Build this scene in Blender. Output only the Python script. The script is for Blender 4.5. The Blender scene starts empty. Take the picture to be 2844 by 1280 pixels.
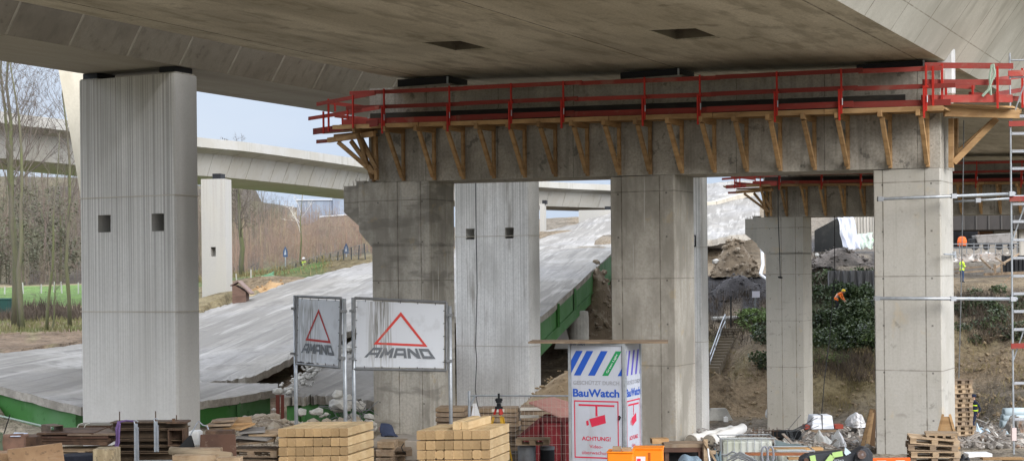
import bpy, bmesh, math, random
from mathutils import Vector, Matrix, noise
random.seed(7)
R = math.radians
S = bpy.context.scene
COL = S.collection
F = 4326.0; CX = 1422.0; HY = 760.0; CAMZ = 5.0; ROLL = R(0.6)
_ri = Vector((math.cos(ROLL), 0, -math.sin(ROLL))); _up = Vector((math.sin(ROLL), 0, math.cos(ROLL)))
def P(px, py, d):
    return Vector((0, 0, CAMZ)) + _ri * ((px-CX)/F*d) + _up * (-(py-HY)/F*d) + Vector((0, d, 0))
def PXY(p):
    q = Vector(p) - Vector((0, 0, CAMZ))
    return CX + F*q.dot(_ri)/q.y, HY - F*q.dot(_up)/q.y

# ---------- geometry collector ----------
class MB:
    def __init__(s): s.v = []; s.f = []
    def add(s, vs, fs):
        b = len(s.v); s.v += [Vector(v) for v in vs]; s.f += [tuple(b+i for i in f) for f in fs]; return s
    def hexa(s, a, b):
        # a: 4 lower corners ccw, b: 4 upper corners ccw
        return s.add(list(a)+list(b), [(3,2,1,0),(4,5,6,7),(0,1,5,4),(1,2,6,5),(2,3,7,6),(3,0,4,7)])
    def box(s, x0, x1, y0, y1, z0, z1, m=None):
        vs = [Vector(p) for p in ((x0,y0,z0),(x1,y0,z0),(x1,y1,z0),(x0,y1,z0),(x0,y0,z1),(x1,y0,z1),(x1,y1,z1),(x0,y1,z1))]
        if m: vs = [m @ v for v in vs]
        return s.hexa(vs[:4], vs[4:])
    def bar(s, p, q, w, h, up=(0,0,1)):
        p = Vector(p); q = Vector(q); d = (q-p).normalized(); up = Vector(up)
        if abs(d.dot(up)) > .98: up = Vector((0,1,0))
        x = d.cross(up).normalized(); y = x.cross(d).normalized()
        a = [p - x*w/2 - y*h/2, p + x*w/2 - y*h/2, p + x*w/2 + y*h/2, p - x*w/2 + y*h/2]
        return s.add(a + [v+(q-p) for v in a], [(0,1,2,3),(7,6,5,4),(1,0,4,5),(2,1,5,6),(3,2,6,7),(0,3,7,4)])
    def tube(s, pts, r, n=8, cap=True):
        pts = [Vector(p) for p in pts]; rs = r if isinstance(r, (list, tuple)) else [r]*len(pts)
        b = len(s.v); L = len(pts); pu = None
        for i, p in enumerate(pts):
            d = (pts[min(i+1, L-1)] - pts[max(i-1, 0)]).normalized()
            u = Vector((0,0,1)) if abs(d.z) < .9 else Vector((1,0,0))
            if pu is not None: u = pu
            x = d.cross(u)
            if x.length < 1e-4: x = d.cross(Vector((0,1,0)))
            x.normalize(); y = x.cross(d).normalized(); pu = y
            for k in range(n):
                a = 2*math.pi*k/n
                s.v.append(p + (x*math.cos(a) + y*math.sin(a))*rs[i])
        for i in range(L-1):
            for k in range(n):
                a = b+i*n+k; c = b+i*n+(k+1) % n
                s.f.append((a, c, c+n, a+n))
        if cap:
            s.f.append(tuple(b+k for k in reversed(range(n)))); s.f.append(tuple(b+(L-1)*n+k for k in range(n)))
        return s
    def prism(s, poly, vec):
        n = len(poly); poly = [Vector(p) for p in poly]; vec = Vector(vec)
        return s.add(poly + [p+vec for p in poly], [tuple(reversed(range(n))), tuple(range(n, 2*n))] + [(i, (i+1) % n, n+(i+1) % n, n+i) for i in range(n)])
    def lathe(s, prof, n=16, c=(0,0,0)):
        c = Vector(c); b = len(s.v)
        for r, z in prof:
            for k in range(n):
                a = 2*math.pi*k/n; s.v.append(c + Vector((r*math.cos(a), r*math.sin(a), z)))
        for i in range(len(prof)-1):
            for k in range(n):
                a = b+i*n+k; q = b+i*n+(k+1) % n; s.f.append((a, q, q+n, a+n))
        s.f.append(tuple(b+k for k in reversed(range(n)))); s.f.append(tuple(b+(len(prof)-1)*n+k for k in range(n)))
        return s
    def rock(s, c, r, seed=0, flat=.7, sub=1):
        rnd = random.Random(seed); bm = bmesh.new(); bmesh.ops.create_icosphere(bm, subdivisions=sub, radius=1)
        rx, ry, rz = [rnd.uniform(.7, 1.2) for _ in range(3)]; rot = Matrix.Rotation(rnd.uniform(0, 6.3), 3, 'Z') @ Matrix.Rotation(rnd.uniform(-.5, .5), 3, 'X')
        off = Vector((rnd.uniform(0, 90), 0, 0)); b = len(s.v); c = Vector(c)
        for v in bm.verts:
            k = 1 + .45*noise.noise(v.co*1.6 + off)
            q = Vector((v.co.x*rx, v.co.y*ry, v.co.z*rz*flat))*k
            s.v.append(c + rot @ q * r)
        for f in bm.faces: s.f.append(tuple(b+v.index for v in f.verts))
        bm.free(); return s
    def grid(s, fn, nu, nv):
        b = len(s.v)
        for j in range(nv+1):
            for i in range(nu+1): s.v.append(Vector(fn(i/nu, j/nv)))
        for j in range(nv):
            for i in range(nu):
                a = b+j*(nu+1)+i; s.f.append((a, a+1, a+nu+2, a+nu+1))
        return s
    def build(s, name, mat, parent=None, loc=(0,0,0), rotz=0, bevel=0, smooth=False, seg=1, fix=True):
        me = bpy.data.meshes.new(name); me.from_pydata([tuple(v) for v in s.v], [], s.f)
        if fix:
            bm = bmesh.new(); bm.from_mesh(me); bmesh.ops.recalc_face_normals(bm, faces=bm.faces); bm.to_mesh(me); bm.free()
        if smooth: me.shade_smooth()
        o = bpy.data.objects.new(name, me); COL.objects.link(o)
        if mat is not None: me.materials.append(mat)
        if parent is not None: o.parent = parent
        o.location = loc; o.rotation_euler = (0, 0, rotz)
        if bevel:
            m = o.modifiers.new('bevel', 'BEVEL'); m.width = bevel; m.segments = seg; m.limit_method = 'ANGLE'; m.angle_limit = R(40)
        return o
def tag(o, label=None, cat=None, group=None, kind=None):
    if label: o['label'] = label
    if cat: o['category'] = cat
    if group: o['group'] = group
    if kind: o['kind'] = kind
    elif cat: o['kind'] = 'thing'
    return o
def empty(name, loc, rotz, label, cat, group=None, rx=0, ry=0):
    o = bpy.data.objects.new(name, None); COL.objects.link(o); o.empty_display_size = .3
    o.location = loc; o.rotation_euler = (rx, ry, rotz); return tag(o, label, cat, group)
def copy_tree(o, parent=None):
    c = o.copy(); COL.objects.link(c)
    if parent is not None: c.parent = parent
    for ch in [x for x in o.children]: copy_tree(ch, c)
    return c
def dup(o, loc, rotz, label=None, scale=None):
    c = copy_tree(o); c.location = loc; c.rotation_euler = (o.rotation_euler.x, o.rotation_euler.y, rotz)
    if label: c['label'] = label
    if scale: c.scale = (scale,)*3
    return c

# ---------- materials ----------
_mats = {}
def srgb(h):
    if isinstance(h, str):
        h = h.lstrip('#'); c = [int(h[i:i+2], 16)/255 for i in (0, 2, 4)]
    else: c = list(h)
    return tuple(x/12.92 if x <= .04045 else ((x+.055)/1.055)**2.4 for x in c) + (1,)
def mat(name, base, layers=(), lines=(), rough=.85, bump=None, metal=0, coords='Object', emit=None, alpha=1, var=0, trans=0, attr=None, spec=.3):
    if name in _mats: return _mats[name]
    m = bpy.data.materials.new(name); m.use_nodes = True; nt = m.node_tree; N = nt.nodes; L = nt.links
    bs = N['Principled BSDF']; bs.inputs['Roughness'].default_value = rough; bs.inputs['Metallic'].default_value = metal
    bs.inputs['Specular IOR Level'].default_value = spec
    base = base if isinstance(base, tuple) and len(base) == 4 else srgb(base)
    tc = N.new('ShaderNodeTexCoord'); src = tc.outputs[coords]
    cur = None
    def mapped(sc, seed=0):
        mp = N.new('ShaderNodeMapping'); L.new(src, mp.inputs[0])
        mp.inputs['Scale'].default_value = sc if isinstance(sc, (tuple, list)) else (sc,)*3
        mp.inputs['Location'].default_value = (seed*3.1, seed*1.7, seed*2.3); return mp.outputs[0]
    def nz(sc, det=4, seed=0, rg=.6):
        n = N.new('ShaderNodeTexNoise'); n.inputs['Scale'].default_value = 1; n.inputs['Detail'].default_value = det; n.inputs['Roughness'].default_value = rg
        L.new(mapped(sc, seed), n.inputs['Vector']); return n.outputs['Fac']
    def rng(v, lo, hi, a=0, b=1):
        r = N.new('ShaderNodeMapRange'); r.inputs['From Min'].default_value = lo; r.inputs['From Max'].default_value = hi
        r.inputs['To Min'].default_value = a; r.inputs['To Max'].default_value = b; L.new(v, r.inputs['Value']); return r.outputs[0]
    def mul(a, b):
        n = N.new('ShaderNodeMath'); n.operation = 'MULTIPLY'
        for i, x in enumerate((a, b)):
            if isinstance(x, (int, float)): n.inputs[i].default_value = x
            else: L.new(x, n.inputs[i])
        return n.outputs[0]
    def mix(f, a, b):
        n = N.new('ShaderNodeMix'); n.data_type = 'RGBA'
        if isinstance(f, (int, float)): n.inputs['Factor'].default_value = f
        else: L.new(f, n.inputs['Factor'])
        for k, x in ((6, a), (7, b)):
            if isinstance(x, tuple): n.inputs[k].default_value = x
            else: L.new(x, n.inputs[k])
        return n.outputs[2]
    if attr:
        an = N.new('ShaderNodeAttribute'); an.attribute_name = attr; cur = an.outputs['Color']
    else: cur = base
    sep = None
    def comp(ax):
        nonlocal sep
        if sep is None:
            sep = N.new('ShaderNodeSeparateXYZ'); L.new(src, sep.inputs[0])
        return sep.outputs['xyz'.index(ax)]
    for i, ly in enumerate(layers):
        sc, lo, hi, col, fac = ly[:5]; opt = ly[5] if len(ly) > 5 else {}
        msk = rng(nz(sc, opt.get('det', 4), i+1, opt.get('rg', .6)), lo, hi)
        if 'z' in opt:
            msk = mul(msk, rng(comp(opt.get('ax', 'z')), opt['z'][0], opt['z'][1]))
        if 'win' in opt:
            for ax_, c_, hw_, sf_ in opt['win']:
                a = N.new('ShaderNodeMath'); a.operation = 'SUBTRACT'; L.new(comp(ax_), a.inputs[0]); a.inputs[1].default_value = c_
                b = N.new('ShaderNodeMath'); b.operation = 'ABSOLUTE'; L.new(a.outputs[0], b.inputs[0])
                msk = mul(msk, rng(b.outputs[0], hw_, hw_*(1-sf_)))
        msk = mul(msk, fac)
        if opt.get('mulmode'):
            g = mix(msk, (1, 1, 1, 1), col if len(col) == 4 else srgb(col))
            n = N.new('ShaderNodeMix'); n.data_type = 'RGBA'; n.blend_type = 'MULTIPLY'; n.inputs['Factor'].default_value = 1
            if isinstance(cur, tuple): n.inputs[6].default_value = cur
            else: L.new(cur, n.inputs[6])
            L.new(g, n.inputs[7]); cur = n.outputs[2]
        else:
            cur = mix(msk, cur, col if isinstance(col, tuple) and len(col) == 4 else srgb(col))
    for ln in lines:
        ax, kind, val, eps, col, fac = ln
        c = comp(ax)
        if kind == 'dots':
            mm = []
            for a2, per, off in val:
                a = N.new('ShaderNodeMath'); a.operation = 'SUBTRACT'; L.new(comp(a2), a.inputs[0]); a.inputs[1].default_value = off
                b = N.new('ShaderNodeMath'); b.operation = 'PINGPONG'; L.new(a.outputs[0], b.inputs[0]); b.inputs[1].default_value = per/2
                q = N.new('ShaderNodeMath'); q.operation = 'COMPARE'; L.new(b.outputs[0], q.inputs[0]); q.inputs[1].default_value = 0; q.inputs[2].default_value = eps
                mm.append(q.outputs[0])
            cur = mix(mul(mul(mm[0], mm[1]), fac), cur, srgb(col)); continue
        if kind == 'per':
            a = N.new('ShaderNodeMath'); a.operation = 'SUBTRACT'; L.new(c, a.inputs[0]); a.inputs[1].default_value = val[1]
            b = N.new('ShaderNodeMath'); b.operation = 'PINGPONG'; L.new(a.outputs[0], b.inputs[0]); b.inputs[1].default_value = val[0]/2
            c = b.outputs[0]; val = 0
        q = N.new('ShaderNodeMath'); q.operation = 'COMPARE'; L.new(c, q.inputs[0]); q.inputs[1].default_value = val; q.inputs[2].default_value = eps
        msk = mul(mul(q.outputs[0], fac), rng(nz(3, 3, 9), .3, .6, .35, 1))
        cur = mix(msk, cur, srgb(col))
    if var:
        oi = N.new('ShaderNodeObjectInfo')
        h = N.new('ShaderNodeHueSaturation'); L.new(rng(oi.outputs['Random'], 0, 1, 1-var, 1+var), h.inputs['Value'])
        if isinstance(cur, tuple): h.inputs['Color'].default_value = cur
        else: L.new(cur, h.inputs['Color'])
        cur = h.outputs[0]
    if isinstance(cur, tuple): bs.inputs['Base Color'].default_value = cur
    else: L.new(cur, bs.inputs['Base Color'])
    if bump:
        if not isinstance(bump, list): bump = [bump]
        prev = None
        for bp in bump:
            sc, st, dist = bp[:3]
            bn = N.new('ShaderNodeBump'); bn.inputs['Strength'].default_value = st; bn.inputs['Distance'].default_value = dist
            L.new(nz(sc, 5, 20), bn.inputs['Height'])
            if prev: L.new(prev, bn.inputs['Normal'])
            prev = bn.outputs[0]
        L.new(prev, bs.inputs['Normal'])
    if emit: bs.inputs['Emission Color'].default_value = srgb(emit[0]); bs.inputs['Emission Strength'].default_value = emit[1]
    if alpha < 1: bs.inputs['Alpha'].default_value = alpha
    if trans: bs.inputs['Transmission Weight'].default_value = trans
    _mats[name] = m; return m

# ---------- bridge frame ----------
BA = -R(27.2); BD = Vector((math.cos(BA), math.sin(BA), 0)); BV = Vector((-math.sin(BA), math.cos(BA), 0))
O = Vector((11.47, 41.6, 0))
def B(u, v, z=0): return O + BD*u + BV*v + Vector((0, 0, z))
def u_at(px, v=0):
    k = (px-CX)/F; p = O + BV*v
    return (k*p.y - p.x)/(BD.x - k*BD.y)
def v_at(px, u):
    k = (px-CX)/F; p = O + BD*u
    return (k*p.y - p.x)/(BV.x - k*BV.y)
def zs(u): return 10.65 - .038*u      # soffit
def ztop(u): return 10.38 - .033*u    # crossbeam top
def zb(u): return 7.71 - .014*u       # crossbeam underside
def zp(u): return 9.22 - .026*u       # platform top
K = dict
conc_portal = mat('portal_concrete', (.40,.375,.33,1), [
    ((1.1,1.1,.5), .42, .62, (.17,.16,.14,1), .6), ((7,7,.35), .52, .68, (.2,.185,.16,1), .45), ((.35,.35,1.6), .55, .6, (.13,.125,.115,1), .45),
    (14, .4, .7, (.24,.22,.19,1), .45), ((9,9,.25), .66, .7, (.55,.54,.5,1), .5), (2.2, .6, .7, (.42,.33,.2,1), .35)], bump=[(30,.25,.01),(6,.3,.02)])
conc_clean = mat('clean_concrete', (.48,.47,.43,1), [((.9,.9,.5), .42, .65, (.32,.31,.28,1), .55), ((9,9,.4), .55, .72, (.3,.29,.26,1), .35), (16, .4, .7, (.34,.33,.3,1), .45), (2.0, .62, .72, (.5,.42,.28,1), .35), (5,.66,.72,(.2,.2,.18,1),.4)], bump=[(30,.2,.01)])
conc_beam = mat('crossbeam_concrete', (.29,.27,.235,1), [
    ((.8,.8,.8), .42, .6, (.13,.125,.11,1), .65), ((5,5,.45), .5, .66, (.14,.13,.115,1), .5), ((1.6,1.6,1.2), .6, .7, (.45,.42,.37,1), .6), (14, .4, .7, (.16,.15,.13,1), .5)], bump=[(25,.25,.01)])
conc_soffit = mat('soffit_concrete', (.39,.345,.26,1), [
    ((.55,.08,.5), .42, .62, (.2,.175,.13,1), .7), ((1.6,.35,1), .48, .66, (.2,.18,.135,1), .6), ((.15,.15,.15), .45, .6, (.27,.24,.185,1), .6), ((3.5,.6,3), .55, .75, (.5,.45,.36,1), .5), (20, .4, .7, (.25,.22,.17,1), .35)], bump=[(18,.2,.01)])
conc_web = mat('web_concrete', (.5,.46,.385,1), [
    ((.5,.9,.3), .42, .62, (.34,.3,.24,1), .6), ((2,6,.5), .55, .7, (.3,.27,.22,1), .45), (18, .4, .7, (.36,.33,.27,1), .35)],
    lines=[('y', 'per', (2.35, -4.87), .03, (.82,.79,.72), .6)], bump=[(18,.2,.01)])
def ribbed(name, z0, z1, base=(.63,.62,.59,1)):
    return mat(name, base, [((.7,.7,.35), .42, .65, (.5,.487,.455,1), .55), (13, .4, .7, (.5,.49,.46,1), .4),
      ((15,.6,.015), .47, .56, (.15,.145,.13,1), .5, K(z=(z0, z1), det=1)), ((34,.6,.03), .5, .6, (.3,.29,.265,1), .4, K(z=(z0, z1), det=1)),
      ((1.5,.4,.3), .3, .7, (.3,.285,.26,1), .35, K(z=(z1, z1+3))), ((2.2,1,.22), .6, .72, (.22,.19,.15,1), .6, K(z=(z0, 0)))],
      bump=[((22,.6,.02), .6, .03), (30,.2,.01)])
conc_pierA = ribbed('board_marked_concrete', 1.5, 8.0)
conc_pierF = ribbed('pale_ribbed_concrete', -2, 20, (.86,.85,.82,1))
conc_via = mat('viaduct_concrete', (.4,.395,.375,1), [((.35,.35,.35), .4, .6, (.34,.32,.27,1), .55), ((2.5,2.5,.25), .55, .68, (.25,.24,.2,1), .5), (6, .4, .7, (.36,.34,.29,1), .4)], bump=[(8,.2,.02)])
slab_m = mat("road_slab_concrete", (.255,.24,.215,1), [
    ((.9,.05,.3), .43, .57, (.14,.13,.115,1), .68), ((.35,.25,.3), .44, .62, (.17,.16,.142,1), .6), ((.12,.1,.1), .48, .62, (.27,.27,.28,1), .4), ((.4,.2,.3), .55, .67, (.38,.37,.35,1), .55), (5, .4, .7, (.17,.16,.142,1), .55), (.8, .6, .68, (.11,.102,.092,1), .55), ((1.6,.05,1), .54, .63, (.36,.345,.32,1), .55), ((2.6,.06,1), .54, .63, (.13,.122,.11,1), .6), ((1.7,1.7,1),.6,.69,(.14,.13,.118,1),.5)], bump=[(6,.5,.05)])
slab_edge = mat('slab_edge_concrete', (.42,.39,.34,1), [(1.2,.4,.6,(.2,.185,.16,1),.7), (7,.45,.65,(.25,.23,.2,1),.6)], bump=[(5,.6,.06)])
green_m = mat('green_steel_paint', (.045,.17,.035,1), [(.35,.45,.65,(.12,.25,.12,1),.6), ((1.5,1.5,.3),.6,.72,(.25,.32,.25,1),.6), (3,.6,.75,(.025,.08,.02,1),.7)], rough=.6)
bearing_m = mat('bearing_black_steel', (.012,.013,.016,1), rough=.6)
board_red = mat('red_painted_board', (.29,.045,.035,1), [((.6,3,3),.45,.65,(.22,.045,.035,1),.7),((3,14,14),.55,.7,(.24,.11,.08,1),.5),(1.2,.6,.7,(.3,.2,.15,1),.4)], rough=.75, var=.3, bump=[(9,.3,.01)])
steel_red = mat('red_steel_post', (.48,.03,.02,1), [(6,.55,.7,(.3,.04,.03,1),.5)], rough=.5)
wood_m = mat('construction_timber', (.38,.235,.11,1), [((1.2,1.2,8),.45,.6,(.22,.125,.055,1),.6),(5,.5,.7,(.42,.29,.16,1),.5)], rough=.8, var=.3)
wood_old = mat('weathered_timber', (.27,.2,.135,1), [((2,8,8),.45,.6,(.14,.1,.07,1),.7),(4,.55,.7,(.36,.3,.23,1),.5)], rough=.9, var=.25)
wood_end = mat('sawn_timber_end', (.36,.245,.125,1), [(5,.45,.6,(.28,.185,.09,1),.6),(14,.5,.65,(.42,.3,.17,1),.5),(2,.62,.72,(.2,.13,.07,1),.5)], rough=.85, var=.22)
wood_new = mat('fresh_sawn_timber', (.58,.45,.265,1), [((1.2,1.2,1.2),.45,.65,(.44,.29,.14,1),.6),((14,.8,14),.5,.65,(.4,.27,.14,1),.5),(3,.62,.72,(.3,.2,.1,1),.5),(9,.5,.7,(.6,.47,.28,1),.5)], rough=.8, var=.22, bump=[((20,1,20),.3,.01)])
wood_pale = mat('pale_pallet_timber', (.36,.265,.17,1), [((2,8,8),.45,.6,(.2,.14,.085,1),.75),(4,.55,.7,(.42,.34,.25,1),.5),(1.3,.55,.65,(.22,.18,.14,1),.6)], rough=.9, var=.25)
galv = mat('galvanised_steel', (.42,.45,.48,1), [(6,.45,.65,(.27,.29,.31,1),.6)], rough=.45, metal=.5)
galv_dark = mat('dull_grey_steel', (.2,.21,.22,1), [(5,.45,.65,(.12,.12,.12,1),.6)], rough=.55, metal=.3)
rust = mat('rusty_steel', (.085,.052,.036,1), [(2.5,.45,.62,(.16,.1,.065,1),.7),(9,.5,.7,(.04,.028,.022,1),.6)], rough=.85, bump=[(20,.3,.01)])
rust2 = mat('rusty_brown_plate', (.11,.06,.042,1), [(1.5,.45,.62,(.06,.035,.028,1),.6),(7,.6,.72,(.22,.17,.13,1),.5)], rough=.8)
white_sheet = mat('white_plastic_sheet', (.72,.73,.74,1), [(1.5,.45,.65,(.55,.55,.54,1),.5)], rough=.5)
blue_sheet = mat('pale_blue_sheet', (.35,.45,.52,1), [(2,.4,.65,(.2,.28,.33,1),.6)], rough=.4)
black_m = mat('black_rubber', (.015,.016,.018,1), rough=.7)
dark_net = mat('dark_cloth', (.03,.035,.03,1), [(3,.4,.6,(.06,.06,.055,1),.6)], rough=.95)
# ================= overhead bridges =================
def holed(mb, fn, us, vs, holes, depth):
    """flat face split by us/vs with rectangular recesses; fn(u,v)->point, depth = inward vector"""
    us = sorted(set(us + [h[0] for h in holes] + [h[1] for h in holes])); vs = sorted(set(vs + [h[2] for h in holes] + [h[3] for h in holes]))
    inh = lambda a, b: any(h[0] < a < h[1] and h[2] < b < h[3] for h in holes)
    for i in range(len(us)-1):
        for j in range(len(vs)-1):
            if inh((us[i]+us[i+1])/2, (vs[j]+vs[j+1])/2): continue
            mb.add([fn(us[i],vs[j]), fn(us[i+1],vs[j]), fn(us[i+1],vs[j+1]), fn(us[i],vs[j+1])], [(0,1,2,3)])
    dv = Vector(depth)
    for a, b, c, d in holes:
        q = [Vector(fn(a,c)), Vector(fn(b,c)), Vector(fn(b,d)), Vector(fn(a,d))]
        w = [p+dv for p in q]
        mb.add(q+w, [(4,5,6,7),(0,1,5,4),(1,2,6,5),(2,3,7,6),(3,0,4,7)])
V0, V1 = -75, 62
soff = mat('soffit_jointed', (.7,.65,.54,1), [
    ((.5,.07,.5), .42, .6, (.42,.38,.29,1), .6), ((1.8,.45,1), .5, .64, (.28,.245,.18,1), .55), ((.14,.14,.14), .45, .6, (.27,.24,.185,1), .55), ((4.5,.5,3), .55, .7, (.56,.51,.41,1), .5),
    (20, .4, .7, (.23,.2,.155,1), .4), (1.3, .6, .72, (.17,.15,.11,1), .5)],
    lines=[('x','eq',-16.3,.035,(.2,.18,.14),.8), ('x','eq',-7.75,.05,(.78,.74,.64),.55), ('x','eq',-7.62,.03,(.22,.19,.14),.7), ('x','eq',-.65,.03,(.25,.22,.17),.7)], bump=[((3,.8,1),.25,.02),(18,.2,.01)])
for m_ in (soff,): pass
br = empty('highway_bridge', O, BA, 'wide concrete bridge deck overhead with two square recesses in its underside', 'bridge')
m = MB()
holed(m, lambda u, v: (u, v, zs(u)), [-17.3, 0], [V0, V1], [(-5.45,-4.25,-7.1,-5.3), (-12.0,-10.85,-6.8,-5.0)], (0,0,.8))
m.build('soffit', soff, br, fix=False)
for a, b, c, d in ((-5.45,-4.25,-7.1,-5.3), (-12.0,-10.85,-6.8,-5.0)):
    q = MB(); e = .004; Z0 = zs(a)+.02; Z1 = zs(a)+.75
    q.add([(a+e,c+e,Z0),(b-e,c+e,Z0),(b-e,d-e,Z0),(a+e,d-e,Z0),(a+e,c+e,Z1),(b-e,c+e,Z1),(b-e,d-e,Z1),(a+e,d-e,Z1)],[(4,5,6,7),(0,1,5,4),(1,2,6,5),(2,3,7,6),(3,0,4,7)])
    q.build('recess_shade', mat('recess_shade_concrete',(.17,.15,.115,1),[(2,.45,.6,(.1,.09,.07,1),.6)]), br, fix=False)  # inner skin with the recess shade put into its darker colour
m = MB(); P2 = [(0,zs(0)), (2.1,13.6)]
m.add([(0,V0,zs(0)),(0,V1,zs(0)),(2.1,V1,13.6),(2.1,V0,13.6)], [(0,1,2,3)])
m.add([(-17.3,V0,zs(-17.3)),(-17.3,V1,zs(-17.3)),(-17.7,V1,14.0),(-17.7,V0,14.0)], [(0,1,2,3)])
web_r = mat('bridge_web_concrete', (.56,.54,.48,1), [((.4,.4,.25), .42, .6, (.36,.34,.29,1), .6), ((1.2,3,.25), .5, .66, (.3,.28,.23,1), .5, K(z=(11.2,12))), (18,.4,.7,(.38,.36,.31,1),.4)],
    lines=[('y','per',(2.4,-3.0),.025,(.4,.36,.3),.75),('z','eq',11.25,.012,(.45,.42,.36),.7)], bump=[(18,.2,.01)])
m.build('web', web_r, br, fix=False)
m = MB()
m.add([(2.1,V0,13.6),(2.1,V1,13.6),(4.4,V1,14.0),(4.4,V0,14.0),(4.4,V0,14.7),(4.4,V1,14.7),(-18.0,V0,14.7),(-18.0,V1,14.7),(-18.0,V0,14.1),(-18.0,V1,14.1),(-17.7,V0,14.0),(-17.7,V1,14.0)],
      [(0,1,2,3),(3,2,5,4),(4,5,7,6),(6,7,9,8),(8,9,11,10)])
m.build('flange', conc_web, br, fix=False)

bl = empty('side_bridge', O, BA, 'narrow box girder bridge with jointed side resting on the big ribbed pier', 'bridge')
ZL = 11.4
m = MB().add([(-21.65,V0,ZL),(-21.65,V1,ZL),(-25.4,V1,ZL),(-25.4,V0,ZL)], [(0,1,2,3)])
m.build('soffit', mat('side_soffit', (.37,.345,.295,1), [((.5,.1,.5),.4,.62,(.22,.2,.165,1),.6),(18,.4,.7,(.26,.24,.2,1),.4)], lines=[('y','per',(7.05,-4.87),.02,(.25,.22,.18),.6)], bump=[(18,.2,.01)]), bl, fix=False)
m = MB().add([(-21.65,V0,ZL),(-21.65,V1,ZL),(-20.2,V1,13.6),(-20.2,V0,13.6)], [(0,1,2,3)])
for k in range(40):
    v = -4.87 + 2.35*(k-18)
    m.bar((-21.62, v, ZL+.03), (-20.22, v, 13.55), .05, .05)
m.build('web', mat('side_web', (.3,.275,.23,1), [((.5,.5,.5),.42,.62,(.17,.15,.125,1),.65),((3,3,.3),.52,.66,(.15,.135,.11,1),.45),(18,.4,.7,(.21,.19,.16,1),.4),(2,.64,.7,(.12,.1,.08,1),.5)], lines=[('y','per',(2.35,-4.87),.035,(.68,.66,.61),.75)], bump=[(18,.2,.01)]), bl, fix=False)
m = MB().add([(-20.2,V0,13.6),(-20.2,V1,13.6),(-20.15,V1,13.75),(-20.15,V0,13.75),(-20.15,V0,14.3),(-20.15,V1,14.3),(-28.6,V0,14.3),(-28.6,V1,14.3),(-28.6,V0,13.9),(-28.6,V1,13.9),(-27,V0,13.6),(-27,V1,13.6),(-25.4,V0,ZL),(-25.4,V1,ZL)],
      [(0,1,2,3),(3,2,5,4),(4,5,7,6),(6,7,9,8),(8,9,11,10),(10,11,13,12)])
m.build('flange', conc_web, bl, fix=False)

# ================= portal piers (column x3 + crossbeam + bearings) =================
LN = lambda xs: [('z','eq',7.36,.016,(.33,.31,.27),.6),('z','eq',4.82,.016,(.36,.34,.3),.6),('z','eq',2.28,.016,(.36,.34,.3),.6),('z','eq',-.25,.016,(.36,.34,.3),.6)] + [('x','eq',x,.016,(.3,.27,.22),.75) for x in xs]
def colmat(base, name, xs, dots):
    mm = base.copy(); mm.name = name; return mm
def pcol(name, base, dark, xs, u0, u1):
    return mat(name, base, dark, lines=LN(xs)+[('y','eq',.12,.012,(.5,.47,.4),.5),('x','dots',(('x',(u1-u0)-.5,u0+.25),('z',1.27,.95)),.026,(.16,.15,.135),.6)], bump=[(30,.25,.01)])
dirty = [((1.1,1.1,.5), .4, .6, (.19,.175,.145,1), .65), ((7,7,.3), .52, .68, (.22,.2,.17,1), .45), ((.5,.5,1.7), .53, .6, (.17,.16,.14,1), .55), (14, .4, .7, (.26,.24,.2,1), .45), ((9,9,.25), .66, .7, (.55,.54,.5,1), .6), (2.2, .62, .7, (.42,.33,.2,1), .4)]
clean = [((.9,.9,.5), .42, .65, (.36,.34,.29,1), .6), ((9,9,.4), .55, .72, (.32,.305,.26,1), .35), (16,.4,.7,(.36,.34,.3,1),.45), ((1.5,1.5,1.2), .62, .7, (.52,.43,.29,1), .45), (4,.64,.72,(.2,.19,.165,1),.5), ((1.2,1.2,3),.62,.7,(.24,.225,.2,1),.4)]
cols = [(-17.93,-15.8,pcol('column_concrete_stained',(.52,.49,.43,1),dirty,[-16.95,-16.1],-17.93,-15.8),'blotchy'),
        (-9.61,-7.59,pcol('column_concrete_grey',(.45,.425,.375,1),dirty[:1]+dirty[3:]+dirty[1:2],[-9.25,-8.05],-9.61,-7.59),''),
        (-1.81,0,pcol('column_concrete_pale',(.47,.455,.415,1),clean,[-1.55,-.42],-1.81,0),'')]
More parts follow.
